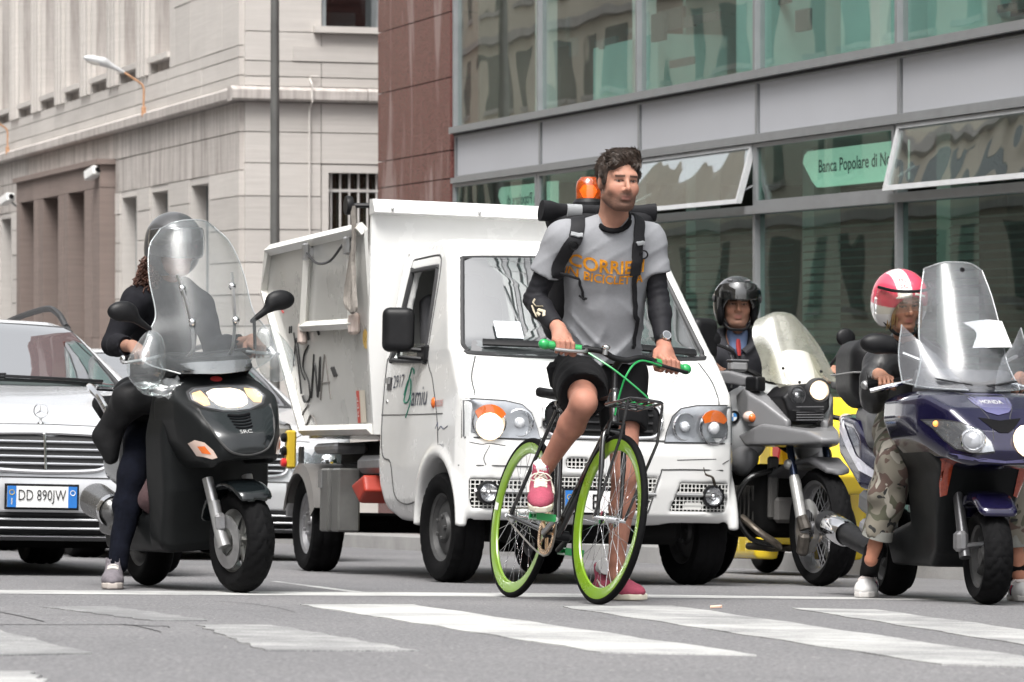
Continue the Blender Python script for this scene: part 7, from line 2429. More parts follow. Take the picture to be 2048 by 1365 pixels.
for s_ in (-1, 1):
    V_, F_ = solid([('u', ell((-.24, s_ * .30, .99), (.08, .085, .095)), 0), ('u', ell((-.25, s_ * .265, 1.085), (.06, .055, .07)), .06), ('s', ell((-.27, s_ * .298, .985), (.09, .075, .087)), 0), ('s', ell((-.29, s_ * .262, 1.085), (.07, .045, .065)), .03), ('s', half((1, 0, 0), (-.26, 0, 0)), 0) if False else ('s', half((-1, 0, 0), (-.27, 0, 0)), .003)], .0085)
    me = bpy.data.meshes.new('hand_wing'); me.from_pydata([tuple(v) for v in V_], [], [tuple(int(i) for i in f) for f in F_])
    put('hand_wing', me, mSHLDB, ws_, smooth=180)
    for (y, z, x) in ((.115, 1.325, -.245), (.10, 1.175, -.185)):
        p = Vector((x + .012, s_ * y, z))
        mb = ball(p, .017, 12, .7, (1, 0, 0)); put('shield_screw', mb, mCHROME, ws_)
        mb = MB(); mb.tube([p + Vector((-.02, 0, 0)), p], .008, 6); put('shield_bush', mb, mBLKR, ws_)
    mb = MB(); mb.tube(cat_rom([(-.262, s_ * .125, 1.385), (-.225, s_ * .115, 1.31), (-.19, s_ * .10, 1.17), (-.21, s_ * .09, 1.06), (-.3, s_ * .1, 1.02)], 5), .008, 6); put('shield_arm', mb, mSTEEL, ws_)
    # mirrors, grips
    mc = Vector((-.26, s_ * (.345 if s_ > 0 else .385), 1.255 if s_ > 0 else 1.24))
    sput('mirror', [('u', ell(mc, (.033, .068, .045)), 0), ('u', cone(mc + Vector((0, -s_ * .05, -.03)), mc + Vector((-.02, -s_ * .13, -.085)), .02, .011), .03)], .0075, mBLK, scr)
    mb = MB(); mb.tube([mc + Vector((-.02, -s_ * .12, -.08)), (-.33, s_ * .24, 1.05)], .008, 6); put('mirror_stem', mb, mBLK, scr)
    g0, g1 = Vector((-.42, s_ * .34, 1.035)), Vector((-.36, s_ * .20, 1.04))
    mb = MB(); mb.tube([g0, g1], .017, 10); put('grip', mb, mBLKR, scr)
    mb = ball(g0, .02, 10, .8, (0, 1, 0)); put('bar_end', mb, mCHROME, scr)
    mb = MB(); mb.tube([g1 + Vector((.02, 0, 0)), (-.33, s_ * .26, 1.03), (-.35, s_ * .36, 1.02)], .007, 6); put('brake_lever', mb, mSTEEL, scr)
mb = MB(); mb.tube([(-.36, -.2, 1.04), (-.30, 0, 1.03), (-.36, .2, 1.04)], .016, 8); put('handlebar', mb, mBLK, scr)
# torn plastic hand muff on the near side
mb = MB(); pts = patch([[Vector(p) for p in r_] for r_ in [[(-.28, -.34, .93), (-.22, -.26, .93), (-.2, -.17, .945)], [(-.24, -.33, .89), (-.19, -.24, .88), (-.19, -.16, .91)], [(-.22, -.30, .87), (-.17, -.21, .855), (-.19, -.15, .90)]]], 5, 5)
rnd = random.Random(4)
pts = [[p + Vector((rnd.uniform(-.008, .008), rnd.uniform(-.005, .005), rnd.uniform(-.007, .007))) for p in r_] for r_ in pts]
mb.sheet(pts, .003); put('torn_cover', mb, mSHLDB, ws_, smooth=60)

# ------------------------------------------------------------------ its rider
p1 = thing('person', 'rider with curly hair and dark open helmet, one foot down beside the black scooter', 'person', gpt(232, 1172))
O1 = p1.matrix_world.translation.copy()
W = lambda px, py, y: at(px, py, y) - O1
SW = lambda v: SM @ Vector(v) - O1
h1 = Head(W(350, 500, 15.10), (.42, -.9, -.02), (0, 0, 1), 1.0)
nk, pl_ = W(334, 572, 15.18), W(318, 800, 15.42)
sl_, sr_ = W(398, 612, 15.28), W(268, 604, 15.10)
er, el2 = W(226, 690, 15.02), W(432, 700, 15.2)
gR, gL = SW((-.39, -.27, 1.04)), SW((-.39, .27, 1.04))
bx = (gR - gL).normalized(); fw_ = (SM.to_3x3() @ Vector((1, 0, 0))).normalized()
wR = gR - fw_ * .06 + Vector((-.02, .02, .05)); wL = gL - fw_ * .06 + Vector((0, .02, .05))
sk = h1.ops(jaw=.92) + [('u', cone(h1.P(0, -.015, -.05), nk, .045, .05), .03)]
tq, tm1 = torso_ops(pl_, nk, sl_, sr_, .92); sk += tq
sk += arm_ops(sl_, el2, wL, .85) + arm_ops(sr_, er, wR, .85)
sk += grip_ops(wR, gR, bx, fw_ * .8 - Vector((0, 0, .2)), Vector((0, 0, .9)) + fw_ * .3, 1, .92, .019) + grip_ops(wL, gL, -bx, fw_ * .8 - Vector((0, 0, .2)), Vector((0, 0, .9)) + fw_ * .3, 1, .92, .019)
hr1, hl1 = W(300, 815, 15.36), W(345, 815, 15.42)
kr1, ar1 = W(262, 962, 15.02), W(236, 1130, 14.92)
kl1, al1 = SW((-.5, .2, .72)), SW((-.42, .19, .40))
sk += leg_ops(hr1, kr1, ar1, .85) + leg_ops(hl1, kl1, al1, .85)
SK2 = (.30, .165, .12)
sput('body', sk, .005, mSKIN, p1, col=lambda V: h1.colour(V, SK2, (.34, .13, .12)))
mSWE = M('dark_sweater', (.012, .012, .015), .95, spec=.15, var=.35, vs=30, bump=.3, bs=35)
o, _ = torso_ops(pl_, nk, sl_, sr_, 1.0, .02)
for a, b, c in ((sl_, el2, wL), (sr_, er, wR)):
    q = arm_ops(a, b, c, .95, .012)
    e = b.lerp(c, .86)
    o += q + [('s', cone(e, e + (c - b).normalized() * .2, .055), .002)]
o += [('u', cone(nk + Vector((0, 0, -.03)), nk + Vector((0, 0, .03)), .065, .06), .03)]
sput('sweater', o, .009, mSWE, p1, wob=folds(.006, 30))
mJEA = M('dark_jeans', (.005, .006, .011), .95, spec=.1, var=.35, vs=25, bump=.3, bs=60)
o = leg_ops(hr1, kr1, ar1, .92, .014) + leg_ops(hl1, kl1, al1, .92, .014) + [('u', ell(pl_ + Vector((0, 0, -.02)), (.16, .14, .12)), .05)]
sput('jeans', o, .009, mJEA, p1, wob=folds(.005, 40))
mJAC = M('black_jacket', (.008, .008, .009), .6, spec=.3, var=.4, vs=18, bump=.4, bs=22)
o = [('u', cone(W(335, 790, 15.0), W(262, 800, 15.0), .075, .07), 0), ('u', cone(W(262, 800, 15.0), W(212, 872, 15.1), .075, .055), .05), ('u', cone(W(212, 872, 15.1), W(222, 915, 15.1), .05, .03), .04), ('u', ell(W(300, 790, 15.2), (.17, .16, .1)), .06)]
sput('lap_jacket', o, .009, mJAC, p1, wob=folds(.009, 32))
toe = gpt(224, 1180, .003) - O1; heel = gpt(240, 1166, .003) - O1; heel = toe + (heel - toe).normalized() * .25
shoe(p1, heel, toe, (0, 0, 1), .09, mats=(M('suede_grey', (.15, .135, .15), .9, var=.25, vs=40, bump=.2), M('sole_grey', (.4, .36, .33), .8), M('lace_grey', (.42, .4, .38), .9)), top=.10, hi=False)
f2 = SW((-.28, .19, .365)); shoe(p1, SW((-.5, .19, .365)), f2, (0, 0, 1), .09, mats=(MATS['suede_grey'], MATS['sole_grey'], MATS['lace_grey']), top=.10, hi=False)
mHLD = M('helmet_dark', (.05, .05, .052), .3, coat=.4, var=.15, vs=8)
o = [('u', h1.E((0, -.02, .045), (.125, .145, .125)), 0), ('u', h1.E((0, -.045, -.03), (.118, .11, .10)), .05), ('s', h1.E((0, .12, -.055), (.095, .13, .115)), .02), ('s', h1.E((0, -.01, .01), (.10, .115, .105)), 0), ('s', half(h1.m @ Vector((0, .1, -1)), h1.P(0, 0, -.115)), .01)]
he = sput('helmet', o, .007, mHLD, p1)
gv = patch([[h1.P(x, y, z) for x, y, z in r_] for r_ in [[(-.128, .02, .09), (-.08, .115, .10), (0, .15, .10), (.08, .115, .10), (.128, .02, .09)], [(-.134, .02, .04), (-.085, .125, .035), (0, .165, .03), (.085, .125, .035), (.134, .02, .04)], [(-.13, .015, -.02), (-.084, .12, -.035), (0, .158, -.04), (.084, .12, -.035), (.13, .015, -.02)]]], 6, 6)
mb = MB(); mb.sheet(gv, .003); put('visor', mb, GLASS('visor_smoke', (.35, .35, .36), .06, (.6, .6, .6), boost=2), he, smooth=180)
# curly hair below the helmet
mHRED = M('auburn_hair', (.075, .03, .018), .6, var=.5, vs=60, bump=.4)
rnd = random.Random(9)
mb = MB()
for k in range(120):
    a = rnd.uniform(-2.4, -.6) if k % 3 else rnd.uniform(-.9, .2)
    b0 = h1.P(.085 + rnd.uniform(-.03, .05), -.06 + rnd.uniform(-.05, .06), -.06 + rnd.uniform(-.02, .03))
    P_ = []
    ln = rnd.uniform(.10, .17); tw = rnd.uniform(18, 30); ph = rnd.uniform(0, 6)
    dr = Vector((rnd.uniform(-.55, .05), rnd.uniform(-.1, .4), -1)).normalized()
    for i in range(11):
        t_ = i / 10
        P_.append(b0 + dr * ln * t_ + Vector((math.cos(ph + t_ * tw), math.sin(ph + t_ * tw), 0)) * .010)
    mb.tube(P_, [.0042 * (1 - .5 * i / 10) for i in range(11)], 4)
put('hair', mb, mHRED, p1)
# cloth bag between the rider's leg and the fairing
bgo = at(318, 1012, 14.92)
bg_ = thing('cloth_bag', 'dusky purple cloth bag hanging between the scooter fairing and the rider leg', 'bag', bgo)
q = lambda px, py, y: at(px, py, y) - bgo
sput('bag', [('u', cone(q(325, 925, 14.96), q(318, 990, 14.93), .045, .085), 0), ('u', ell(q(318, 1005, 14.93), (.085, .05, .05)), .04)], .008, M('bag_cloth', (.075, .042, .045), .95, var=.3, vs=25, bump=.35, bs=30), bg_, wob=folds(.006, 40))
mb = MB(); mb.tube(cat_rom([q(310, 930, 14.95), q(322, 880, 14.95), q(334, 930, 14.95)], 6), .006, 5); put('handle', mb, M('bag_cord', (.05, .03, .03), .9), bg_)
# ================================================================== grey touring motorcycle (between truck and blue scooter)
BM = frame(1.634, 17.9, 20, roll=0)
bm_ = thing('motorcycle', 'grey motorcycle with a cream tinted screen, beak and two round headlamps beside the truck', 'motorcycle', BM)
mGRYP = M('bike_grey_paint', (.17, .17, .175), .35, coat=.3, var=.06, vs=4)
mGRYD = M('bike_dark_grey', (.10, .10, .105), .5, var=.12, vs=6)
mSILB = M('tank_silver', (.50, .51, .52), .3, metal=.15, coat=.5, var=.05)
mCREAM = M('cream_cowl', (.58, .56, .50), .35, coat=.3, var=.05)
mSCRN = GLASS('smoke_cream_screen', (.80, .80, .75), .32, (.62, .62, .54), boost=.8, rough=.15)
wheel(bm_, (0, 0, .315), .315, .115, .245, mALLOY, -1, 0, 'wire', 'diamond', .85, 36, n=132, cnt=22)
for s_ in (-1, 1):
    mb = MB(); mb.lathe([(.09, -.003), (.145, -.003), (.145, .003), (.09, .003)], (0, s_ * .075, .315), (0, 1, 0), 36, closed=True); put('brake_disc', mb, mSTEEL, bm_)
    mb = MB(); mb.tube([(-.22, s_ * .105, .86), (-.10, s_ * .105, .55)], .021, 12); put('fork_tube', mb, M('fork_blue_black', (.02, .03, .06), .2, metal=.6), bm_)
    mb = MB(); mb.tube([(-.115, s_ * .105, .58), (-.10, s_ * .105, .55), (-.02, s_ * .105, .36)], [.026, .031, .03], 14); put('fork_slider', mb, M('slider_light', (.42, .42, .41), .4, metal=.5, var=.2), bm_)
    mb = MB(); mb.tube([(-.02, s_ * .105, .37), (0, s_ * .09, .30)], [.03, .035], 10); mb.box((.0, s_ * .10, .22), (.06, .06, .12), Matrix.Rotation(.3, 3, 'Y'), .015); put('brake_caliper', mb, M('caliper_dark', (.09, .08, .07), .5, metal=.5, var=.4, vs=30), bm_)
sput('front_mudguard', [('u', hull([(-.42, .60), (-.2, .66), (.05, .685), (.22, .62), (.24, .58), (.0, .655), (-.2, .63), (-.4, .57)], None, [(-.45, -.14), (-.2, -.11), (.2, -.07), (.24, 0), (.2, .07), (-.2, .11), (-.45, .14)], .012), 0)], .0095, mGRYD, bm_)
sput('fork_brace', [('u', cone((-.15, -.12, .645), (-.15, .12, .645), .03), 0)], .009, M('slider_light', (.42, .42, .41)), bm_)
# beak: upper side panels, lower beak, grille
YO = -.045
sput('beak', [('u', hull([(-.42, .80), (-.2, .86), (.10, .82), (.22, .775), (.20, .75), (.0, .745), (-.35, .74)], None, [(-.42, YO - .26), (-.25, YO - .235), (.0, YO - .14), (.2, YO - .055), (.22, YO), (.2, YO + .055), (.0, YO + .14), (-.25, YO + .23), (-.42, YO + .25)], .014), 0), ('s', cone((-.1, YO, .93), (-.4, YO, .9), .09), .03)], .0095, mGRYP, bm_)
for s_ in (-1, 1):
    sput('side_cowl', [('u', hull([(-.50, 1.02), (-.36, 1.06), (-.22, .98), (-.06, .86), (-.08, .83), (-.3, .84), (-.46, .93)], None, [(-.5, YO + s_ * .24), (-.3, YO + s_ * .255), (-.08, YO + s_ * .12), (-.1, YO + s_ * .085), (-.3, YO + s_ * .14), (-.5, YO + s_ * .17)], .012), 0)], .0095, mGRYP, bm_)
    sput('tank_cowl', [('u', ell((-.58, s_ * .20, .86), (.20, .115, .21), Matrix.Rotation(-.25 * s_, 3, 'Z')), 0), ('u', ell((-.50, s_ * .175, 1.0), (.12, .06, .07)), .05)], .012, mSILB, bm_)
    sput('lower_cowl', [('u', ell((-.56, s_ * .205, .70), (.13, .075, .12)), 0)], .012, M('cowl_satin', (.30, .30, .31), .35, metal=.4), bm_)
    mb = MB(); mb.tube([(-.36, s_ * .17, .92), (-.30, s_ * .27, .90)], .014, 8); st_ = put('indicator_stalk', mb, mBLK, bm_)
    sput('indicator', [('u', ell((-.29, s_ * .285, .898), (.03, .045, .032)), 0)], .006, M('indicator_lens', (.55, .42, .36), .12, coat=.6), st_)
    mb = ball((-.27, s_ * .285, .892), .024, 12, .8, (1, 0, 0)); put('amber_core', mb, mAMBER, st_)
mb = MB(); mb.lathe([(0, .0), (.034, 0), (.036, .003), (.034, .006), (.0, .007)], (-.49, -.292, .90), (.55, -.83, .1), 24); e_ = put('roundel', mb, mBLK, bm_)
bd = basis(Vector((-.49, -.292, .90)) + Vector((.55, -.83, .1)).normalized() * .0075, Vector((.83, .55, 0)), (0, 0, 1))
for k in range(4):
    a0, a1 = PI / 2 * k, PI / 2 * (k + 1)
    mb = MB(); mb.prism([(0, 0)] + [(.022 * math.cos(a0 + (a1 - a0) * i / 5), .022 * math.sin(a0 + (a1 - a0) * i / 5)) for i in range(6)], 0, .0012, lambda u, v, d: bd @ Vector((u, v, d)))
    put('roundel_quarter', mb, mPLATE if k % 2 else M('roundel_blue', (.05, .25, .6), .4), e_, smooth=0)
# lamps
sput('lamp_nacelle', [('u', hull([(-.36, .84), (-.36, 1.08), (-.15, 1.09), (-.09, 1.03), (-.07, .93), (-.10, .85)], [(YO - .145, 1.0), (YO - .1, .87), (YO + .06, .86), (YO + .13, .95), (YO + .14, 1.05), (YO + .06, 1.09), (YO - .08, 1.065)], None, .02), 0)], .01, mBLK, bm_)
for k in range(6):
    mb = MB(); mb.tube([(-.075, YO - .07, .95 - .014 * k), (-.075, YO + .09, .955 - .014 * k)], .0035, 5); put('grille_rib', mb, mGRYD, bm_)
for (y, z, r_, lit) in ((-.105, 1.012, .042, 0), (.022, 1.04, .056, 1)):
    mb = MB(); mb.lathe([(r_ * 1.25, -.03), (r_ * 1.25, .0), (r_ * 1.1, .012), (r_, .01)], (-.09, y, z), (1, 0, 0), 26); l_ = put('headlamp', mb, mGASK, bm_)
    put('bowl', lamp_bowl((-.082, y, z), (1, 0, 0), r_, .02), mREFL, l_)
    put('bulb', ball((-.09, y, z), r_ * (.92 if lit else .4), 16, .5, (1, 0, 0)), mLIT if lit else mCHROME, l_)
    mb = MB(); mb.lathe([(r_, .0), (r_ * .9, .008), (r_ * .5, .014), (0, .016)], (-.078, y, z), (1, 0, 0), 26); put('cover', mb, mLENSC, l_)
# cream cowl and tall screen
cw = patch([[Vector(p) for p in r_] for r_ in [[(-.25, YO - .09, 1.055), (-.17, YO - .03, 1.045), (-.155, YO + .03, 1.08), (-.20, YO + .13, 1.10)], [(-.29, YO - .125, 1.12), (-.20, YO - .05, 1.12), (-.19, YO + .05, 1.13), (-.25, YO + .165, 1.14)], [(-.34, YO - .10, 1.24), (-.27, YO - .04, 1.26), (-.265, YO + .06, 1.26), (-.32, YO + .15, 1.23)]]], 6, 6)
mb = MB(); mb.sheet(cw, .006); put('screen_cowl', mb, mCREAM, bm_, smooth=60)
sc_ = patch([[Vector(p) for p in r_] for r_ in [[(-.30, YO - .17, 1.10), (-.20, YO - .07, 1.075), (-.18, YO + .06, 1.10), (-.25, YO + .25, 1.10)], [(-.34, YO - .16, 1.20), (-.26, YO - .07, 1.20), (-.25, YO + .09, 1.20), (-.31, YO + .235, 1.19)], [(-.40, YO - .185, 1.33), (-.335, YO - .07, 1.345), (-.33, YO + .08, 1.345), (-.39, YO + .20, 1.31)], [(-.44, YO - .155, 1.42), (-.40, YO - .06, 1.455), (-.395, YO + .05, 1.455), (-.43, YO + .12, 1.42)], [(-.45, YO - .10, 1.45), (-.425, YO - .045, 1.475), (-.42, YO + .03, 1.474), (-.44, YO + .075, 1.45)]]], 6, 6)
mb = MB(); mb.sheet(sc_, .005); sn = put('screen', mb, mSCRN, bm_, smooth=60)
for (y, z, x) in ((-.09, 1.16, -.225), (.135, 1.15, -.225), (-.02, 1.085, -.165)):
    put('screen_bolt', ball((x + .018, YO + y + .0, z), .009, 10, .6, (1, 0, 0)), mBLK, sn)
# bars, reservoir, guards, mirror
mb = MB(); mb.tube(cat_rom([(-.58, -.40, 1.12), (-.50, -.24, 1.16), (-.46, -.1, 1.10), (-.46, .1, 1.10), (-.50, .24, 1.16), (-.58, .40, 1.12)], 5), .016, 8); put('handlebar', mb, mBLK, bm_)
for s_ in (-1, 1):
    mb = MB(); mb.tube([(-.60, s_ * .43, 1.115), (-.53, s_ * .28, 1.15)], .019, 10); put('grip', mb, mBLKR, bm_)
    sput('hand_guard', [('u', hull([(-.62, 1.11), (-.45, 1.08), (-.36, 1.06), (-.33, 1.10), (-.42, 1.15), (-.6, 1.14)], None, [(-.62, s_ * .43), (-.46, s_ * .43), (-.34, s_ * .25), (-.37, s_ * .22), (-.45, s_ * .38), (-.62, s_ * .40)], .01), 0)], .009, mGRYD, bm_)
    mb = MB(); mb.tube([(-.53, s_ * .30, 1.15), (-.46, s_ * .34, 1.13), (-.48, s_ * .44, 1.11)], .008, 6); put('lever', mb, mSTEEL, bm_)
    mb = MB(); mb.tube(cat_rom([(-.52, s_ * .27, 1.17), (-.47, s_ * .31, 1.25), (-.50, s_ * (.37 if s_ > 0 else .42), 1.33 if s_ > 0 else 1.30)], 4), .0085, 6); mi_ = put('mirror_stem', mb, mBLK, bm_)
    sput('mirror', [('u', ell((-.5, s_ * (.375 if s_ > 0 else .43), 1.355 if s_ > 0 else 1.32), (.022, .058, .052)), 0)], .007, mBLK, mi_)
mb = MB(); mb.box((-.47, -.285, 1.175), (.07, .10, .055), None, .012); rs = put('fluid_reservoir', mb, M('reservoir_grey', (.22, .22, .225), .4, var=.1), bm_)
mb = MB(); mb.box((-.47, -.285, 1.206), (.074, .104, .012), None, .004); put('cap', mb, mGRYD, rs)
sput('vent_duct', [('u', rbox((-.31, YO - .205, 1.075), (.05, .035, .04), .012, Matrix.Rotation(.3, 3, 'Z')), 0)], .008, mBLK, bm_)
# body behind: frame, engine, exhaust, crash bar, seat, rear wheel
sput('engine', [('u', rbox((-.62, 0, .45), (.22, .2, .2), .06), 0), ('u', cone((-.55, -.3, .42), (-.55, .3, .42), .11), .04)], .018, mCHAS, bm_)
for k in range(5):
    for s_ in (-1, 1):
        mb = MB(); mb.box((-.55, s_ * (.20 + .025 * k), .42), (.24, .008, .22), None, .003); put('cooling_fin', mb, M('fin_grey', (.05, .048, .045), .6, metal=.3, var=.3), bm_)
mb = MB(); mb.box((-.40, -.10, .52), (.04, .06, .34), None, .012); mb.box((-.36, 0, .40), (.05, .22, .14), None, .02); put('front_frame', mb, M('frame_grey', (.15, .145, .14), .5, metal=.4, var=.3), bm_)
for s_ in (-1, 1):
    mb = MB(); mb.tube(cat_rom([(-.36, s_ * .10, .62), (-.38, s_ * .26, .56), (-.42, s_ * .31, .40), (-.42, s_ * .22, .25), (-.40, s_ * .08, .21)], 6), .016, 10); put('crash_bar', mb, mCHROME if False else M('crash_bar_black', (.012, .012, .012), .25, coat=.4), bm_)
    mb = MB(); mb.tube(cat_rom([(-.45, s_ * .26, .36), (-.35, s_ * .2, .28), (-.4, s_ * .06, .2), (-.8, s_ * .06, .2)], 6), .02, 10); put('exhaust_pipe', mb, M('pipe_burnt', (.28, .24, .2), .3, metal=.8, var=.3), bm_)
sput('tank', [('u', ell((-.72, 0, 1.0), (.25, .17, .14)), 0)], .014, mSILB, bm_)
sput('seat', [('u', hull([(-.85, .86), (-.9, .94), (-1.2, .9), (-1.6, .95), (-1.62, .88), (-1.2, .8)], None, [(-.85, -.1), (-1.1, -.16), (-1.6, -.12), (-1.6, .12), (-1.1, .16), (-.85, .1)], .03), 0)], .014, mBLKR, bm_)
wheel(bm_, (-1.5, 0, .31), .31, .15, .215, mALLOY, 0, 0, 'wire', None, .8, 28, n=64)
mb = MB(); mb.box((-1.15, 0, .55), (.8, .2, .2), None, .05); put('subframe', mb, mCHAS, bm_)
mb = MB(); mb.tube([(-1.0, .0, .33), (-1.5, .1, .31)], .05, 10); put('swing_arm', mb, mCHAS, bm_)

p2 = thing('person', 'man in dark jacket and black open helmet riding the grey motorcycle', 'person', Matrix.Translation(BM @ Vector((-1.0, 0, .9))))
O2 = p2.matrix_world.translation.copy()
W = lambda px, py, y: at(px, py, y) - O2
SW = lambda v: BM @ Vector(v) - O2
h2 = Head(W(1474, 612, 18.82), (.02, -1, -.03), (.02, 0, 1), 1.0)
nk, pl2_ = W(1474, 672, 18.9), W(1462, 830, 19.05)
sl_, sr_ = W(1532, 706, 18.92), W(1414, 706, 18.85)
er, el2 = W(1392, 780, 18.72), W(1590, 790, 18.85)
gR, gL = SW((-.565, -.355, 1.135)), SW((-.565, .355, 1.135))
bx = (gR - gL).normalized(); fw_ = (BM.to_3x3() @ Vector((1, 0, 0))).normalized()
wR = gR - fw_ * .06 + Vector((-.01, .02, .04)); wL = gL - fw_ * .06 + Vector((.01, .02, .04))
sk = h2.ops(jaw=1.04) + [('u', cone(h2.P(0, -.015, -.05), nk, .054, .056), .03)]
tq, tm2 = torso_ops(pl2_, nk, sl_, sr_, 1.0); sk += tq
sk += arm_ops(sl_, el2, wL) + arm_ops(sr_, er, wR)
sk += grip_ops(wR, gR, bx, fw_, Vector((0, 0, 1)), 1) + grip_ops(wL, gL, -bx, fw_, Vector((0, 0, 1)), 1)
hr2, hl2 = SW((-1.02, -.12, .90)), SW((-1.02, .12, .90))
kr2, kl2, ar2, al2 = SW((-.62, -.28, .70)), SW((-.62, .28, .70)), SW((-.98, -.30, .12)), SW((-.92, .30, .35))
sk += leg_ops(hr2, kr2, ar2, .9) + leg_ops(hl2, kl2, al2, .9)
SK3 = (.36, .19, .13)
sput('body', sk, .0055, mSKIN, p2, col=lambda V: h2.colour(V, SK3, (.36, .14, .12), beard=(.12, .08, .065), strength=.45))
mNAV = M('navy_jacket', (.022, .022, .028), .8, var=.25, vs=25, bump=.25, bs=30)
o, tm2 = torso_ops(pl2_, nk, sl_, sr_, 1.06, .03)
for a, b, c in ((sl_, el2, wL), (sr_, er, wR)):
    e = b.lerp(c, .93)
    o += arm_ops(a, b, c, 1.0, .02) + [('s', cone(e, e + (c - b).normalized() * .2, .06), .002)]
o += [('s', cone(nk + Vector((0, -.10, -.06)), nk + Vector((0, -.02, .1)), .055, .09), .01)]
jk = sput('jacket', o, .009, mNAV, p2, wob=folds(.005, 30))
JT = bvh(jk)
f2_ = Vector(tm2.col[1])
for s_ in (-1, 1):
    cl = [nk + Vector((s_ * .03, -.115, -.09)), nk + Vector((s_ * .085, -.09, -.04)), nk + Vector((s_ * .10, -.03, .02)), nk + Vector((s_ * .08, .05, .035))]
    mb = MB(); mb.tube(cat_rom(cl, 5), .022, 8, flat=.5); put('collar', mb, mNAV, p2)
sput('shirt_collar', [('u', cone(nk + Vector((0, -.045, -.07)), nk + Vector((0, -.03, .01)), .055, .06), 0), ('s', cone(nk + Vector((0, -.12, .03)), nk + Vector((0, -.02, .06)), .035), .01)], .008, M('shirt_blue', (.16, .22, .38), .9), p2)
mb = MB(); mb.tube([nk + Vector((0, -.105, -.02)), nk + Vector((.0, -.115, -.06)), nk + Vector((.005, -.125, -.11))], [.014, .018, .012], 8, flat=.6); put('tie', mb, M('tie_red', (.35, .03, .03), .8), p2)
mb = MB()
for s_, pts in ((1, [(1468, 692), (1478, 720), (1482, 745), (1478, 780)]),):
    mb.tube([on(JT, W(x, y, 18.2), (0, 1, 0), .004) for x, y in pts], .005, 5)
put('zip', mb, mSTEEL, p2)
mb = MB()
for x, y in ((1454, 678), (1488, 681), (1497, 678)):
    mb2 = ball(on(JT, W(x, y, 18.2), (0, 1, 0), .004), .008, 8, .5, (0, 1, 0)); mb.add(mb2.v, mb2.f)
put('snaps', mb, mCHROME, p2)
mTRO = M('dark_trousers', (.012, .012, .014), .9, spec=.2, var=.3)
sput('trousers', leg_ops(hr2, kr2, ar2, .95, .016) + leg_ops(hl2, kl2, al2, .95, .016) + [('u', ell(pl2_ + Vector((0, 0, -.03)), (.18, .15, .12)), .05)], .012, mTRO, p2, wob=folds(.005, 30))
for a in (ar2, al2):
    b = a + Vector((0, 0, -.07)); b2 = b + fw_ * .18
    shoe(p2, b - fw_ * .06, b2, (0, 0, 1), .10, mats=(mBLKR, mBLKR, mBLKR), hi=False)
def open_helmet(h, par, m, chin=-.11, face=(.085, .115), lining=True):
    o = [('u', h.E((0, -.018, .045), (.125, .145, .122)), 0), ('u', h.E((0, -.035, -.03), (.123, .125, .11)), .05),
         ('s', h.E((0, .13, -.05), (face[0], .13, face[1])), .02), ('s', h.E((0, .02, .0), (.086, .10, .10)), .01), ('s', half((h.m @ Vector((0, .25, -1))).normalized(), h.P(0, 0, chin)), .01)]
    return sput('helmet', o, .0065, m, par)
mHBL = M('helmet_black', (.018, .018, .019), .12, coat=1, var=.1)
hm = open_helmet(h2, p2, mHBL)
sput('cheek_pad', [('u', h2.E((q * .092, .03, -.05), (.022, .06, .065)), 0) for q in (-1, 1)], .007, mBLKR, hm)
gv = patch([[h2.P(x, y, z) for x, y, z in r_] for r_ in [[(-.105, .06, .12), (-.075, .112, .13), (0, .140, .135), (.075, .112, .13), (.105, .06, .12)], [(-.128, .04, .085), (-.085, .125, .088), (0, .158, .09), (.085, .125, .088), (.128, .04, .085)], [(-.133, .02, .055), (-.09, .125, .04), (0, .164, .035), (.09, .125, .04), (.133, .02, .055)]]], 7, 7)
mb = MB(); mb.sheet(gv, .004); put('visor', mb, GLASS('visor_mirror', (.10, .10, .105), .03, (.5, .5, .5), boost=1.5), hm, smooth=180)
for q in (-1, 1):
    mb = MB(); mb.lathe([(0, .0), (.022, 0), (.024, .006), (.015, .012), (0, .012)], h2.P(q * .126, .0, .04), h2.m @ Vector((q, 0, 0)), 16); put('visor_pivot', mb, mGRYD, hm)
    mb = MB(); mb.box(h2.P(q * .05, .085, .142), (.03, .03, .014), h2.m, .005); put('vent', mb, mGRYD, hm)
mb = MB(); mb.tube(cat_rom([h2.P(-.09, .03, -.08), h2.P(-.05, .055, -.125), h2.P(0, .06, -.132), h2.P(.05, .055, -.125), h2.P(.09, .03, -.08)], 5), .009, 6, flat=.5); put('chin_strap', mb, mBLK, hm)
# ================================================================== blue-violet maxi scooter on the right
HM = frame(2.044, 14.51, 10, roll=0)
hs_ = thing('maxi_scooter', 'blue violet maxi scooter with a wide clear windshield and one lit headlamp', 'scooter', HM)
mVIO = M('violet_metallic', (.009, .0075, .034), .14, metal=.25, coat=.7, var=.25, vs=90)
mVIOL = M('violet_trim_highlight', (.13, .125, .26), .25, metal=.3, coat=.8, var=.1)
mSHL2 = GLASS('maxi_shield', (.92, .93, .94), .14, (.62, .63, .67), boost=.35, rough=.2)
nose = [('u', hull([(.22, .60), (.24, .66), (.20, .74), (.10, .84), (-.05, .90), (-.25, .935), (-.5, .93), (-.5, .6), (-.2, .56), (.1, .57)],
                [(0, .565), (.12, .58), (.22, .63), (.30, .72), (.335, .80), (.33, .88), (.25, .925), (.1, .935), (-.1, .935), (-.25, .925), (-.33, .88), (-.335, .80), (-.30, .72), (-.22, .63), (-.12, .58)],
                [(.26, -.04), (.22, -.12), (.10, -.22), (-.08, -.30), (-.3, -.345), (-.5, -.345), (-.5, .345), (-.3, .345), (-.08, .30), (.10, .22), (.22, .12), (.26, .04)], .03), 0)]
nz = sput('nose_fairing', nose, .0095, mVIO, hs_)
nT = bvh(nz)
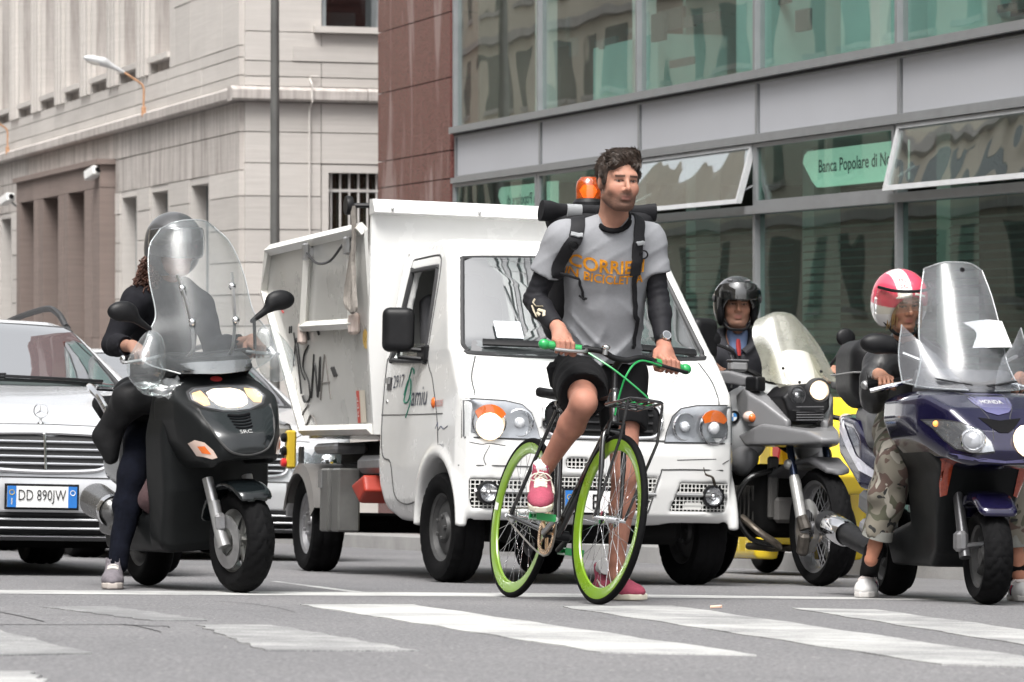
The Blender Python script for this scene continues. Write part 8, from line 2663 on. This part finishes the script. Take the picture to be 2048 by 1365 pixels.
fx = lambda u, v: (1.5, u, v)
hlq = [(.055, .655), (.065, .695), (.11, .745), (.17, .772), (.235, .785), (.285, .785), (.255, .75), (.225, .70), (.19, .665), (.12, .645)]
for s_ in (-1, 1):
    pl = [(s_ * a, b) for a, b in hlq]
    c_ = (s_ * .16, .715)
    g_ = put('headlight', decal(nT, [(c_[0] + (a - c_[0]) * 1.05, c_[1] + (b - c_[1]) * 1.1) for a, b in pl], fx, X_, .003, rings=4), mGASK, hs_)
    put('reflector', decal(nT, pl, fx, X_, .006, rings=4), M('lamp_housing_dim', (.34, .35, .37), .25, metal=.8, var=.2, vs=25), g_)
    p = on(nT, (1.5, .10 if s_ > 0 else -.135, .70), X_, .006)
    mb = MB(); mb.lathe([(.052, .0), (.055, .006), (.05, .012), (.045, .004)], p, (1, s_ * .35, .25), 26); put('projector_ring', mb, mCHROME, g_)
    put('bulb', ball(p, .045 if s_ < 0 else .072, 16, .45, (1, s_ * .35, .25)), M('bulb_dim', (.3, .31, .33), .1, metal=.3) if s_ < 0 else mLIT, g_)
    if s_ > 0:
        put('lit_face', ball(on(nT, (1.5, .17, .725), X_, .0), .075, 16, .4, (1, .5, .2)), mLIT, g_)
    q_ = on(nT, (1.5, s_ * .25, .772), X_, .008)
    put('side_bulb', ball(q_, .014, 10, .8, (1, 0, 0)), mLITA, g_)
    put('cover', decal(nT, pl, fx, X_, .018, rings=4), mLENSC, g_)
    # creases and lighter edges
    put('edge_trim', decal(nT, [(s_ * a, b) for a, b in ((.235, .655), (.20, .64), (.10, .622), (.0, .615), (.0, .605), (.11, .61), (.21, .628), (.245, .65))], fx, X_, .003, rings=2), mVIOL, hs_)
    for pts in ([(.10, .92), (.075, .88), (.07, .84), (.045, .79), (.05, .70)],):
        mb = MB(); mb.tube([on(nT, fx(s_ * a, b), X_, 0) for a, b in cat_rom([Vector((*q, 0)) for q in pts], 5) for a, b in [(a, b)]] if False else [on(nT, fx(s_ * v.x, v.y), X_, 0) for v in cat_rom([Vector((*q, 0)) for q in pts], 5)], .002, 5); put('panel_gap', mb, mSEAM, hs_)
put('centre_intake', decal(nT, [(-.095, .80), (-.05, .795), (0, .788), (.05, .795), (.095, .80), (.05, .755), (.02, .735), (-.02, .735), (-.05, .755)], fx, X_, .003, rings=3), mBLKR, hs_)
put('upper_panel', decal(nT, [(-.10, .925), (-.085, .86), (-.05, .825), (0, .812), (.05, .825), (.085, .86), (.10, .925)], fx, X_, .004, rings=4), mVIOL, hs_)  # reflected highlight on the nose, put in as a lighter violet colour
t = text_mb('HONDA', .10, .017, .02); put('lettering', moved(t, fn=lambda x, y, z: on(nT, fx(x, .872 + y), X_, .009)), mPLATE, hs_, smooth=0)
# windshield: main shield, two flared wings, base with vents
ct = [[(-.30, -.24, .94), (-.18, -.12, .925), (-.145, 0, .92), (-.18, .12, .925), (-.30, .24, .94)],
      [(-.36, -.20, 1.06), (-.27, -.11, 1.05), (-.235, 0, 1.05), (-.27, .11, 1.05), (-.36, .20, 1.06)],
      [(-.42, -.19, 1.20), (-.345, -.10, 1.21), (-.32, 0, 1.215), (-.345, .10, 1.21), (-.42, .19, 1.20)],
      [(-.48, -.165, 1.36), (-.42, -.085, 1.375), (-.40, 0, 1.38), (-.42, .085, 1.375), (-.48, .165, 1.36)],
      [(-.53, -.135, 1.48), (-.485, -.07, 1.505), (-.475, 0, 1.51), (-.485, .07, 1.505), (-.53, .135, 1.48)]]
g2 = patch([[Vector(p) for p in r_] for r_ in ct], 7, 7)
mb = MB(); mb.sheet(g2, .005); w2 = put('windshield', mb, mSHL2, hs_, smooth=60)
rim = [r_[0] for r_ in g2] + g2[-1][1:-1] + [r_[-1] for r_ in g2[::-1]]
mEDGE = GLASS('shield_edge', (.8, .84, .84), .35, (.85, .87, .88), boost=3)
mb = MB(); mb.tube(rim, .004, 5); put('shield_edge', mb, mEDGE, w2)
put('shield_vent', ball((-.458, .02, 1.475), .012, 10, .6, (1, 0, .3)), mBLKR, w2)
for s_ in (-1, 1):
    wg = patch([[Vector((x, s_ * y, z)) for x, y, z in r_] for r_ in [[(-.10, .06, .925), (-.2, .2, .935), (-.30, .30, .96)], [(-.2, .10, 1.0), (-.27, .21, 1.05), (-.36, .30, 1.08)], [(-.28, .15, 1.08), (-.33, .22, 1.15), (-.40, .275, 1.22)]]], 6, 6)
    mb = MB(); mb.sheet(wg, .004); wo_ = put('shield_wing', mb, mSHL2, w2, smooth=60)
    mb = MB(); mb.tube([r_[-1] for r_ in wg], .0035, 5); mb.tube(wg[0], .0035, 5); put('shield_edge', mb, mEDGE, wo_)
    vp = [[Vector((-.12 - .05 * i, s_ * (.035 + .15 * j), .945 + .012 * i - .0 * j)) + Vector((-.05 * j, 0, .025 * j)) for j in (0, .5, 1)] for i in (0, .5)]
    mb = MB(); mb.sheet(vp, .004); put('vent_mesh', mb, mBLK, w2, smooth=0)
    mc = Vector((-.42, s_ * .375, 1.135))
    mr_ = sput('mirror', [('u', ell(mc, (.04, .085, .047)), 0), ('u', cone(mc + Vector((0, -s_ * .06, -.015)), mc + Vector((-.0, -s_ * .11, -.04)), .022, .013), .03)], .008, mBLK, hs_)
    mb = MB(); mb.tube([mc + Vector((0, -s_ * .10, -.035)), mc + Vector((.04, -s_ * .19, -.075))], .008, 6); put('mirror_stem', mb, mSTEEL, mr_)
    g0, g1 = Vector((-.53, s_ * .40, .955)), Vector((-.47, s_ * .24, .975))
    mb = MB(); mb.tube([g0, g1], .018, 10); put('grip', mb, mBLKR, hs_)
    put('bar_end', ball(g0, .021, 10, 1, (0, 1, 0)), mSTEEL, hs_)
    mb = MB(); mb.tube(cat_rom([(-.42, s_ * .22, .975), (-.405, s_ * .30, .955), (-.42, s_ * .41, .925)], 4), [.009] * 4 + [.011] * 5, 8); put('brake_lever', mb, mCHROME, hs_)
    put('side_reflector', decal(nT, [(s_ * a, b) for a, b in ((.26, .66), (.19, .625), (.2, .60), (.27, .64))], fx, X_, .002, rings=2), mVIO, hs_)
mb = MB(); mb.tube([(-.48, -.24, .975), (-.40, 0, .99), (-.48, .24, .975)], .016, 8); put('handlebar', mb, mBLK, hs_)
sput('dash_cowl', [('u', hull([(-.2, .9), (-.16, .955), (-.3, 1.02), (-.42, 1.03), (-.46, .9)], None, [(-.14, -.1), (-.3, -.2), (-.46, -.22), (-.46, .22), (-.3, .2), (-.14, .1)], .03), 0)], .012, mGRYD, hs_)
mb = MB(); mb.sheet(patch([[Vector(p) for p in r_] for r_ in [[(-.30, .02, 1.12), (-.3, .12, 1.125), (-.35, .22, 1.13)], [(-.34, .05, 1.19), (-.34, .13, 1.2), (-.4, .21, 1.195)], [(-.37, -.0, 1.235), (-.37, .1, 1.25), (-.44, .2, 1.25)]]], 4, 4), .004); tag(put('paper_map', mb, M('paper_white', (.75, .75, .75), .8)), 'crumpled white paper tucked behind the windshield of the blue violet scooter', 'paper').matrix_world = HM
# lower body: leg shield, side reflector, tunnel, tail
sput('lower_fairing', [('u', hull([(-.02, .62), (-.10, .50), (-.28, .22), (-.40, .15), (-1.0, .15), (-1.05, .3), (-.62, .36), (-.50, .9), (-.3, .9)], [(-.13, .14), (-.17, .38), (-.20, .58), (-.29, .74), (-.31, .85), (-.28, .92), (.28, .92), (.31, .85), (.29, .74), (.20, .58), (.17, .38), (.13, .14)], None, .03), 0)], .013, mSCG, hs_)
lf = [o for o in hs_.children if o.name.startswith('lower_fairing')][0]
lT = bvh(lf)
for s_ in (-1, 1):
    put('side_marker', decal(lT, [(s_ * a, b) for a, b in ((.215, .64), (.15, .60), (.150, .47), (.175, .46))], fx, X_, .008, rings=3, th=.006), M('marker_amber', (.35, .05, .02), .15, coat=.8, var=.3, vs=60), hs_)
    sput('tail_panel', [('u', hull([(-.85, .45), (-1.0, .66), (-1.3, .82), (-1.62, .86), (-1.7, .80), (-1.55, .66), (-1.2, .50)], None, [(-.85, s_ * .13), (-1.2, s_ * .235), (-1.55, s_ * .235), (-1.72, s_ * .1), (-1.6, s_ * .05), (-1.2, s_ * .1)], .03), 0)], .012, mVIO, hs_)
    tp_ = [o for o in hs_.children if o.name.startswith('tail_panel')][-1]
    tT = bvh(tp_)
    put('white_band', decal(tT, [(-1.60, .83), (-1.42, .70), (-1.20, .585), (-.98, .52), (-1.0, .555), (-1.22, .64), (-1.4, .76), (-1.5, .84)], lambda u, v, s_=s_: (u, s_ * 1.2, v), (0, -s_, 0), .004, rings=4), M('band_lilac_white', (.62, .62, .70), .25, coat=.6), tp_)
sput('seat', [('u', hull([(-.72, .70), (-.80, .80), (-1.0, .775), (-1.12, .86), (-1.5, .90), (-1.55, .82), (-1.1, .68)], None, [(-.7, -.13), (-.85, -.22), (-1.1, -.23), (-1.5, -.17), (-1.5, .17), (-1.1, .23), (-.85, .22), (-.7, .13)], .05), 0)], .012, M('seat_grey_vinyl', (.075, .075, .078), .4, var=.15, vs=8), hs_)
sput('rear_body', [('u', hull([(-.85, .42), (-.9, .74), (-1.6, .82), (-1.62, .6), (-1.3, .5)], None, [(-.85, -.13), (-1.3, -.18), (-1.62, -.1), (-1.62, .1), (-1.3, .18), (-.85, .13)], .04), 0)], .014, mCHAS, hs_)
mb = MB(); mb.tube([(-1.45, -.15, .90), (-1.55, 0, .93), (-1.45, .15, .90)], .015, 8); put('rack', mb, mBLK, hs_)
tb = thing('top_box', 'rounded black top box on the tail of the blue violet scooter', 'top box', Matrix.Translation(HM @ Vector((-1.5, -.0, .93))))
sput('shell', [('u', rbox((0, 0, .10), (.20, .235, .15), .09), 0), ('u', rbox((0, 0, -.02), (.14, .17, .05), .03), .05)], .012, mBLK, tb)
mb = MB(); mb.box((0, 0, .085), (.41, .478, .008), None, .002); put('lid_seam', mb, M('seam_grey', (.2, .2, .2), .4), tb)
mb = MB(); mb.tube([(0, 0, -.07), (0, 0, 0)], .08, 10); put('mount', mb, mBLK, tb)
tb.matrix_world = Matrix.Translation(HM @ Vector((-1.5, 0, .96))) @ HM.to_3x3().to_4x4()
# wheels, fork, mudguard, exhaust
wheel(hs_, (0, 0, .207), .207, .125, .135, mRIMDK, -2, 0, 'spoke', 'chev', .8, 5, n=132, cnt=22)
wheel(hs_, (-1.44, 0, .215), .215, .15, .14, mRIMDK, 0, 0, 'spoke', None, .85, 5, n=64)
for s_ in (-1, 1):
    mb = MB(); mb.tube([(-.16, s_ * .095, .55), (-.02, s_ * .095, .20)], [.022, .026], 12); put('fork_leg', mb, M('fork_dark_steel', (.10, .10, .105), .3, metal=.6), hs_)
mb = MB(); mb.box((-.04, -.11, .27), (.08, .05, .09), None, .015); mb.tube([(-.02, -.09, .25), (-.06, .0, .26)], .012, 6); put('brake_caliper', mb, mALLOY, hs_)
sput('front_mudguard', [('u', cone((-.02, -.03, .24), (-.02, .03, .24), .25), 0), ('i', rbox((-.06, 0, .47), (.24, .088, .10), .04), .03), ('s', cone((-.0, -.3, .215), (-.0, .3, .215), .222), .006)], .0085, mVIO, hs_)
sput('muffler', [('u', cone((-.95, -.22, .22), (-1.62, -.27, .34), .05, .058), 0)], .010, mBLK, hs_)
mb = MB(); mb.lathe([(.054, -.2), (.063, -.18), (.063, .0), (.054, .02)], (-1.52, -.27, .322), (-.97, -.06, .17), 22); put('muffler_shield', mb, mCHROME, hs_)
mb = MB(); mb.box((-1.2, -.14, .40), (.5, .06, .1), Matrix.Rotation(.2, 3, 'Y'), .02); put('swing_arm', mb, M('arm_grey', (.2, .2, .2), .4, metal=.6), hs_)
mb = MB(); mb.tube([(-.95, -.27, .33), (-.72, -.26, .29)], .035, 10); put('foot_rest', mb, mALLOY, hs_)

# ------------------------------------------------------------------ its rider
p3 = thing('person', 'blonde woman in camouflage trousers and pink and white helmet on the blue violet scooter', 'person', gpt(1735, 1185))
O3 = p3.matrix_world.translation.copy()
W = lambda px, py, y: at(px, py, y) - O3
SW = lambda v: HM @ Vector(v) - O3
h3 = Head(W(1803, 610, 15.28), (.30, -.93, -.22), (-.03, -.10, 1), .93)
nk, pl3 = W(1812, 690, 15.42), W(1815, 850, 15.62)
sl_, sr_ = W(1872, 728, 15.40), W(1755, 730, 15.40)
er, el2 = W(1745, 805, 15.22), W(1990, 815, 15.3)
gR, gL = SW((-.50, -.32, .965)), SW((-.50, .32, .965))
bx = (gR - gL).normalized(); fw_ = (HM.to_3x3() @ Vector((1, 0, 0))).normalized()
wR = gR - fw_ * .06 + Vector((-.01, .02, .04)); wL = gL - fw_ * .06 + Vector((.01, .02, .04))
sk = h3.ops(jaw=.88) + [('u', cone(h3.P(0, -.015, -.05), nk, .045, .05), .03)]
tq, tm3 = torso_ops(pl3, nk, sl_, sr_, .92); sk += tq
sk += arm_ops(sl_, el2, wL, .82) + arm_ops(sr_, er, wR, .82)
sk += grip_ops(wR, gR, bx, fw_ * .9, Vector((0, 0, 1)), 1, .92, .019) + grip_ops(wL, gL, -bx, fw_ * .9, Vector((0, 0, 1)), 1, .92, .019)
hr3, hl3 = W(1795, 860, 15.5), W(1858, 865, 15.55)
kr3, ar3 = W(1792, 935, 15.12), W(1742, 1120, 15.2)
kl3, al3 = SW((-.62, .30, .66)), SW((-.66, .36, .12))
sk += leg_ops(hr3, kr3, ar3, .88) + leg_ops(hl3, kl3, al3, .88)
SK4 = (.42, .215, .145)
def pcol(V):
    C = h3.colour(V, SK4, (.45, .16, .14), brow=(.12, .07, .04), brow_w=.0045)
    k = (V[:, 2] < .45)
    C[k] = np.array(SK4) * np.array([.98, .86, .82])
    return C
sput('body', sk, .0048, mSKIN, p3, col=pcol)
mJK3 = M('black_leather', (.010, .010, .011), .42, var=.3, vs=25, bump=.4, bs=30)
o, tm3 = torso_ops(pl3, nk, sl_, sr_, 1.0, .028)
for a, b, c in ((sl_, el2, wL), (sr_, er, wR)):
    e = b.lerp(c, .9)
    o += arm_ops(a, b, c, .95, .02) + [('s', cone(e, e + (c - b).normalized() * .2, .055), .002)]
o += [('u', cone(nk + Vector((0, 0, -.05)), nk + Vector((0, -.01, .03)), .075, .068), .03), ('s', cone(nk + Vector((0, -.02, .02)), nk + Vector((0, -.03, .1)), .056), .006)]
sput('jacket', o, .009, mJK3, p3, wob=folds(.007, 34))
def camo():
    m, t, p, o = nodes('camouflage')
    L = t.links.new
    tc = nn(t, 'ShaderNodeTexCoord')
    last = None
    base = (.17, .155, .125)
    for i, (sc, th, col) in enumerate(((9, .53, (.075, .075, .05)), (11, .57, (.085, .055, .045)), (10, .58, (.30, .28, .24)), (14, .64, (.02, .02, .02)))):
        mp = nn(t, 'ShaderNodeMapping'); mp.inputs['Location'].default_value = (i * 3.1, i * 1.7, i)
        L(tc.outputs['Object'], mp.inputs[0])
        nz_ = nn(t, 'ShaderNodeTexNoise', Scale=sc, Detail=1.5, Distortion=.6)
        L(mp.outputs[0], nz_.inputs['Vector'])
        r_ = nn(t, 'ShaderNodeMapRange'); r_.inputs['From Min'].default_value, r_.inputs['From Max'].default_value = th, th + .012
        L(nz_.outputs[0], r_.inputs[0])
        mx = nn(t, 'ShaderNodeMix', _data_type='RGBA')
        L(r_.outputs[0], mx.inputs['Factor'])
        if last is None: mx.inputs['A'].default_value = c4(base)
        else: L(last, mx.inputs['A'])
        mx.inputs['B'].default_value = c4(col)
        last = mx.outputs['Result']
    L(last, p.inputs['Base Color'])
    p.inputs['Roughness'].default_value = .95
    return m
mCAMO = camo()
o = [('u', ell(pl3, (.16, .15, .11)), 0)]
for a, b, c in ((hr3, kr3, ar3), (hl3, kl3, al3)):
    e = b.lerp(c, .74)
    o += leg_ops(a, b, c, .98, .032) + [('s', cone(e + (c - b) * .10, c + (c - b) * .3, .085), .003)]
sput('trousers', o, .009, mCAMO, p3, wob=folds(.008, 42))
for b, c in ((kr3, ar3), (kl3, al3)):
    e0, e1 = b.lerp(c, .66), b.lerp(c, .76)
    mb = MB(); mb.tube([e0, e1], [.066, .070], 20); put('turn_up', mb, M('turn_up_grey', (.22, .22, .20), .95, var=.15, vs=30), p3)
mSHW = M('trainer_white', (.66, .65, .64), .6, var=.06, vs=20)
mSTR = [M('stripe_navy', (.02, .03, .06), .6), M('stripe_red', (.45, .03, .05), .6), M('stripe_navy', (.02, .03, .06), .6)]
def trainer(heel, toe, an, kn, side):
    sh_, Q_, tr_ = shoe(p3, heel, toe, (0, 0, 1), .096, mats=(mSHW, M('sole_white', (.6, .58, .56), .7), M('lace_pinkish', (.62, .56, .54), .8)), top=.095)
    for s_ in (-1, 1):
        for k in range(3):
            pts = [(s_ * .6, .34 + .055 * k, .03), (s_ * .55, .36 + .055 * k, .055), (s_ * .4, .385 + .05 * k, .075)]
            mb = MB(); mb.tube([on(tr_, Q_(*q), Q_(0, q[1], q[2] - .005) - Q_(*q), .001) for q in pts], .0065, 5, flat=.4); put('stripe', mb, mSTR[k], sh_)
    mb = MB(); mb.tube([Q_(0, .2, .07), Q_(0, .19, .11), an.lerp(kn, .10)], [.042, .042, .043], 14); put('sock', mb, mBLKR, p3)
tR = gpt(1727, 1197, .003) - O3; hR_ = gpt(1752, 1178, .003) - O3
hR_ = tR + Vector((.055, .245, 0)); hR_.z += gz(*(hR_ + O3).xy) - (hR_ + O3).z + .003
trainer(hR_, tR, ar3, kr3, 1)
tL = (HM @ Vector((-.50, .36, .003))) - O3; hL_ = (HM @ Vector((-.74, .37, .003))) - O3
trainer(hL_, tL, al3, kl3, -1)
# hair and helmet
mBLON = M('blonde_hair', (.38, .24, .10), .5, var=.4, vs=60, bump=.4, bs=150, stretch=(1, 1, .3))
rnd = random.Random(3)
mb = MB()
for k in range(150):
    q = -1 if k % 2 else 1
    x = q * rnd.uniform(.02, .082)
    a = h3.P(x, .098 - abs(x) * .5 + rnd.uniform(-.01, .012), .085 + rnd.uniform(-.01, .02))
    ln = rnd.uniform(.08, .2) if abs(x) > .045 else rnd.uniform(.035, .075)
    b = h3.P(x * 1.05 + q * rnd.uniform(.004, .016), .105 - abs(x) * .55, .085 - ln * .5)
    c = h3.P(x * 1.02 + q * rnd.uniform(.004, .016), .088 - abs(x) * .6, .085 - ln)
    mb.tube(cat_rom([a, b, c], 3), [.004, .0042, .004, .0035, .003, .002, .001], 4)
put('hair', mb, mBLON, p3)
def pinkwhite(C):
    L_ = h3.loc(C)
    x, y, z = L_[:, 0], L_[:, 1], L_[:, 2]
    sm = lambda v: np.clip(v / .004 + .5, 0, 1)
    w = np.maximum(sm(.034 - np.abs(x - .035)) * sm(y + .05) * sm(z - .06), sm(.01 - z))[:, None]
    return np.array((.62, .055, .105)) * (1 - w) + np.array((.70, .69, .69)) * w
mHWH = M('helmet_white', (.70, .69, .69), .2, coat=.8, var=.04)
o = [('u', h3.E((0, -.018, .045), (.132, .152, .128)), 0), ('u', h3.E((0, -.035, -.03), (.130, .132, .115)), .05),
     ('s', h3.E((0, .14, -.06), (.092, .14, .125)), .02), ('s', h3.E((0, .02, .0), (.090, .104, .104)), .01), ('s', half((h3.m @ Vector((0, .25, -1))).normalized(), h3.P(0, 0, -.105)), .01)]
hm3 = sput('helmet', o, .005, M('helmet_pink_white', attr='Col', rough=.2, coat=.8, var=.04), p3, col=pinkwhite)
H3T = bvh(hm3)
for q in (-1, 1):
    mb = MB(); mb.tube([on(H3T, h3.P(q * a, b + .2 * (1 if b > 0 else 0), c), h3.m @ Vector((-q * .4, -1, -.1)), .003) for a, b, c in ((.09, .12, .10), (.12, .06, .08), (.14, .0, .04), (.14, -.01, -.01))], .008, 6, flat=.5); put('visor_arm', mb, mHWH, hm3)
gv = patch([[h3.P(x, y, z) for x, y, z in r_] for r_ in [[(-.135, .02, .10), (-.09, .12, .10), (0, .155, .10), (.09, .12, .10), (.135, .02, .10)], [(-.146, .02, .05), (-.097, .135, .045), (0, .185, .045), (.097, .135, .045), (.146, .02, .05)], [(-.146, .02, -.035), (-.097, .135, -.01), (0, .188, .012), (.097, .135, -.01), (.146, .02, -.035)]]], 7, 7)
mb = MB(); mb.sheet(gv, .003); vs3 = put('visor', mb, GLASS('visor_clear_warm', (.93, .92, .88), .05, (.65, .62, .58), boost=.35), hm3, smooth=180)
mb = MB(); mb.tube(gv[0], .007, 6); put('visor_seal', mb, mBLK, vs3)
for row, zz in (('JC', .115), ('JC', .142)):
    tx = text_mb(row, .04, .017, .01)
    put('lettering', moved(tx, fn=lambda x, y, z: on(H3T, h3.P(.035 - x, .3, zz + .02 + y), h3.m @ Vector((0, -1, -.1)), .003)), M('print_red', (.55, .05, .06), .5), hm3, smooth=0)
mb = MB(); mb.tube(cat_rom([h3.P(-.10, .03, -.07), h3.P(-.055, .06, -.125), h3.P(0, .065, -.135), h3.P(.055, .06, -.125), h3.P(.10, .03, -.07)], 5), .008, 6, flat=.5); put('chin_strap', mb, mBLK, hm3)

# ================================================================== yellow scooter, mostly hidden behind
YM = frame(1.98, 20.6, 14)
ys = thing('yellow_scooter', 'yellow scooter with red and white flashes, mostly hidden behind the grey motorcycle', 'scooter', YM)
mYP = M('yellow_gloss', (.78, .56, .02), .25, coat=.7, var=.08, vs=3)
sput('front_fairing', [('u', hull([(.05, .50), (.12, .62), (.0, .95), (-.2, 1.12), (-.4, 1.12), (-.42, .5)], [(0, .48), (.15, .5), (.25, .65), (.30, .95), (.22, 1.12), (-.22, 1.12), (-.30, .95), (-.25, .65), (-.15, .5)], None, .04), 0)], .014, mYP, ys)
sput('leg_shield', [('u', hull([(-.3, .3), (-.25, 1.0), (-.5, 1.0), (-.6, .45), (-1.1, .40), (-1.1, .2), (-.4, .18)], [(-.3, .18), (-.34, .9), (.34, .9), (.3, .18)], None, .05), 0)], .016, mYP, ys)
for s_ in (-1, 1):
    sput('tail_panel', [('u', hull([(-.9, .42), (-1.0, .80), (-1.6, .92), (-1.8, .88), (-1.6, .62), (-1.2, .45)], None, [(-.9, s_ * .12), (-1.3, s_ * .26), (-1.7, s_ * .2), (-1.8, s_ * .06), (-1.3, s_ * .05)], .04), 0)], .016, mYP, ys)
    sput('lower_panel', [('u', hull([(-.5, .10), (-.45, .26), (-1.4, .32), (-1.5, .2), (-1.3, .09)], None, [(-.45, s_ * .2), (-.5, s_ * .36), (-1.4, s_ * .36), (-1.5, s_ * .2)], .04), 0)], .016, mYP, ys)
    mb = MB(); mb.prism([(-.30, .80), (-.16, .98), (-.12, .86), (-.24, .62)], s_ * .312, s_ * .325, lambda u, v, d: Vector((u, d, v))); put('red_flash', mb, mREDP, ys, smooth=0)
    mb = MB(); mb.prism([(-.36, .70), (-.31, .79), (-.25, .61), (-.30, .50)], s_ * .312, s_ * .325, lambda u, v, d: Vector((u, d, v))); put('white_flash', mb, mPLATE, ys, smooth=0)
    mb = MB(); mb.tube([(-.45, s_ * .36, 1.10), (-.38, s_ * .22, 1.12)], .018, 8); put('grip', mb, mBLKR, ys)
sput('seat', [('u', hull([(-.75, .78), (-.8, .86), (-1.6, .96), (-1.65, .88)], None, [(-.75, -.1), (-1.0, -.18), (-1.6, -.14), (-1.6, .14), (-1.0, .18), (-.75, .1)], .04), 0)], .016, mBLKR, ys)
wheel(ys, (0, 0, .24), .24, .12, .14, mRIMDK, 0, 0, 'spoke', None, .8, 5, n=48)
wheel(ys, (-1.35, 0, .24), .24, .13, .14, mRIMDK, 0, 0, 'spoke', None, .8, 5, n=48)
mb = MB(); mb.tube([(-.12, .09, .6), (0, .09, .24)], .025, 8); mb.tube([(-.12, -.09, .6), (0, -.09, .24)], .025, 8); put('fork', mb, mCHAS, ys)
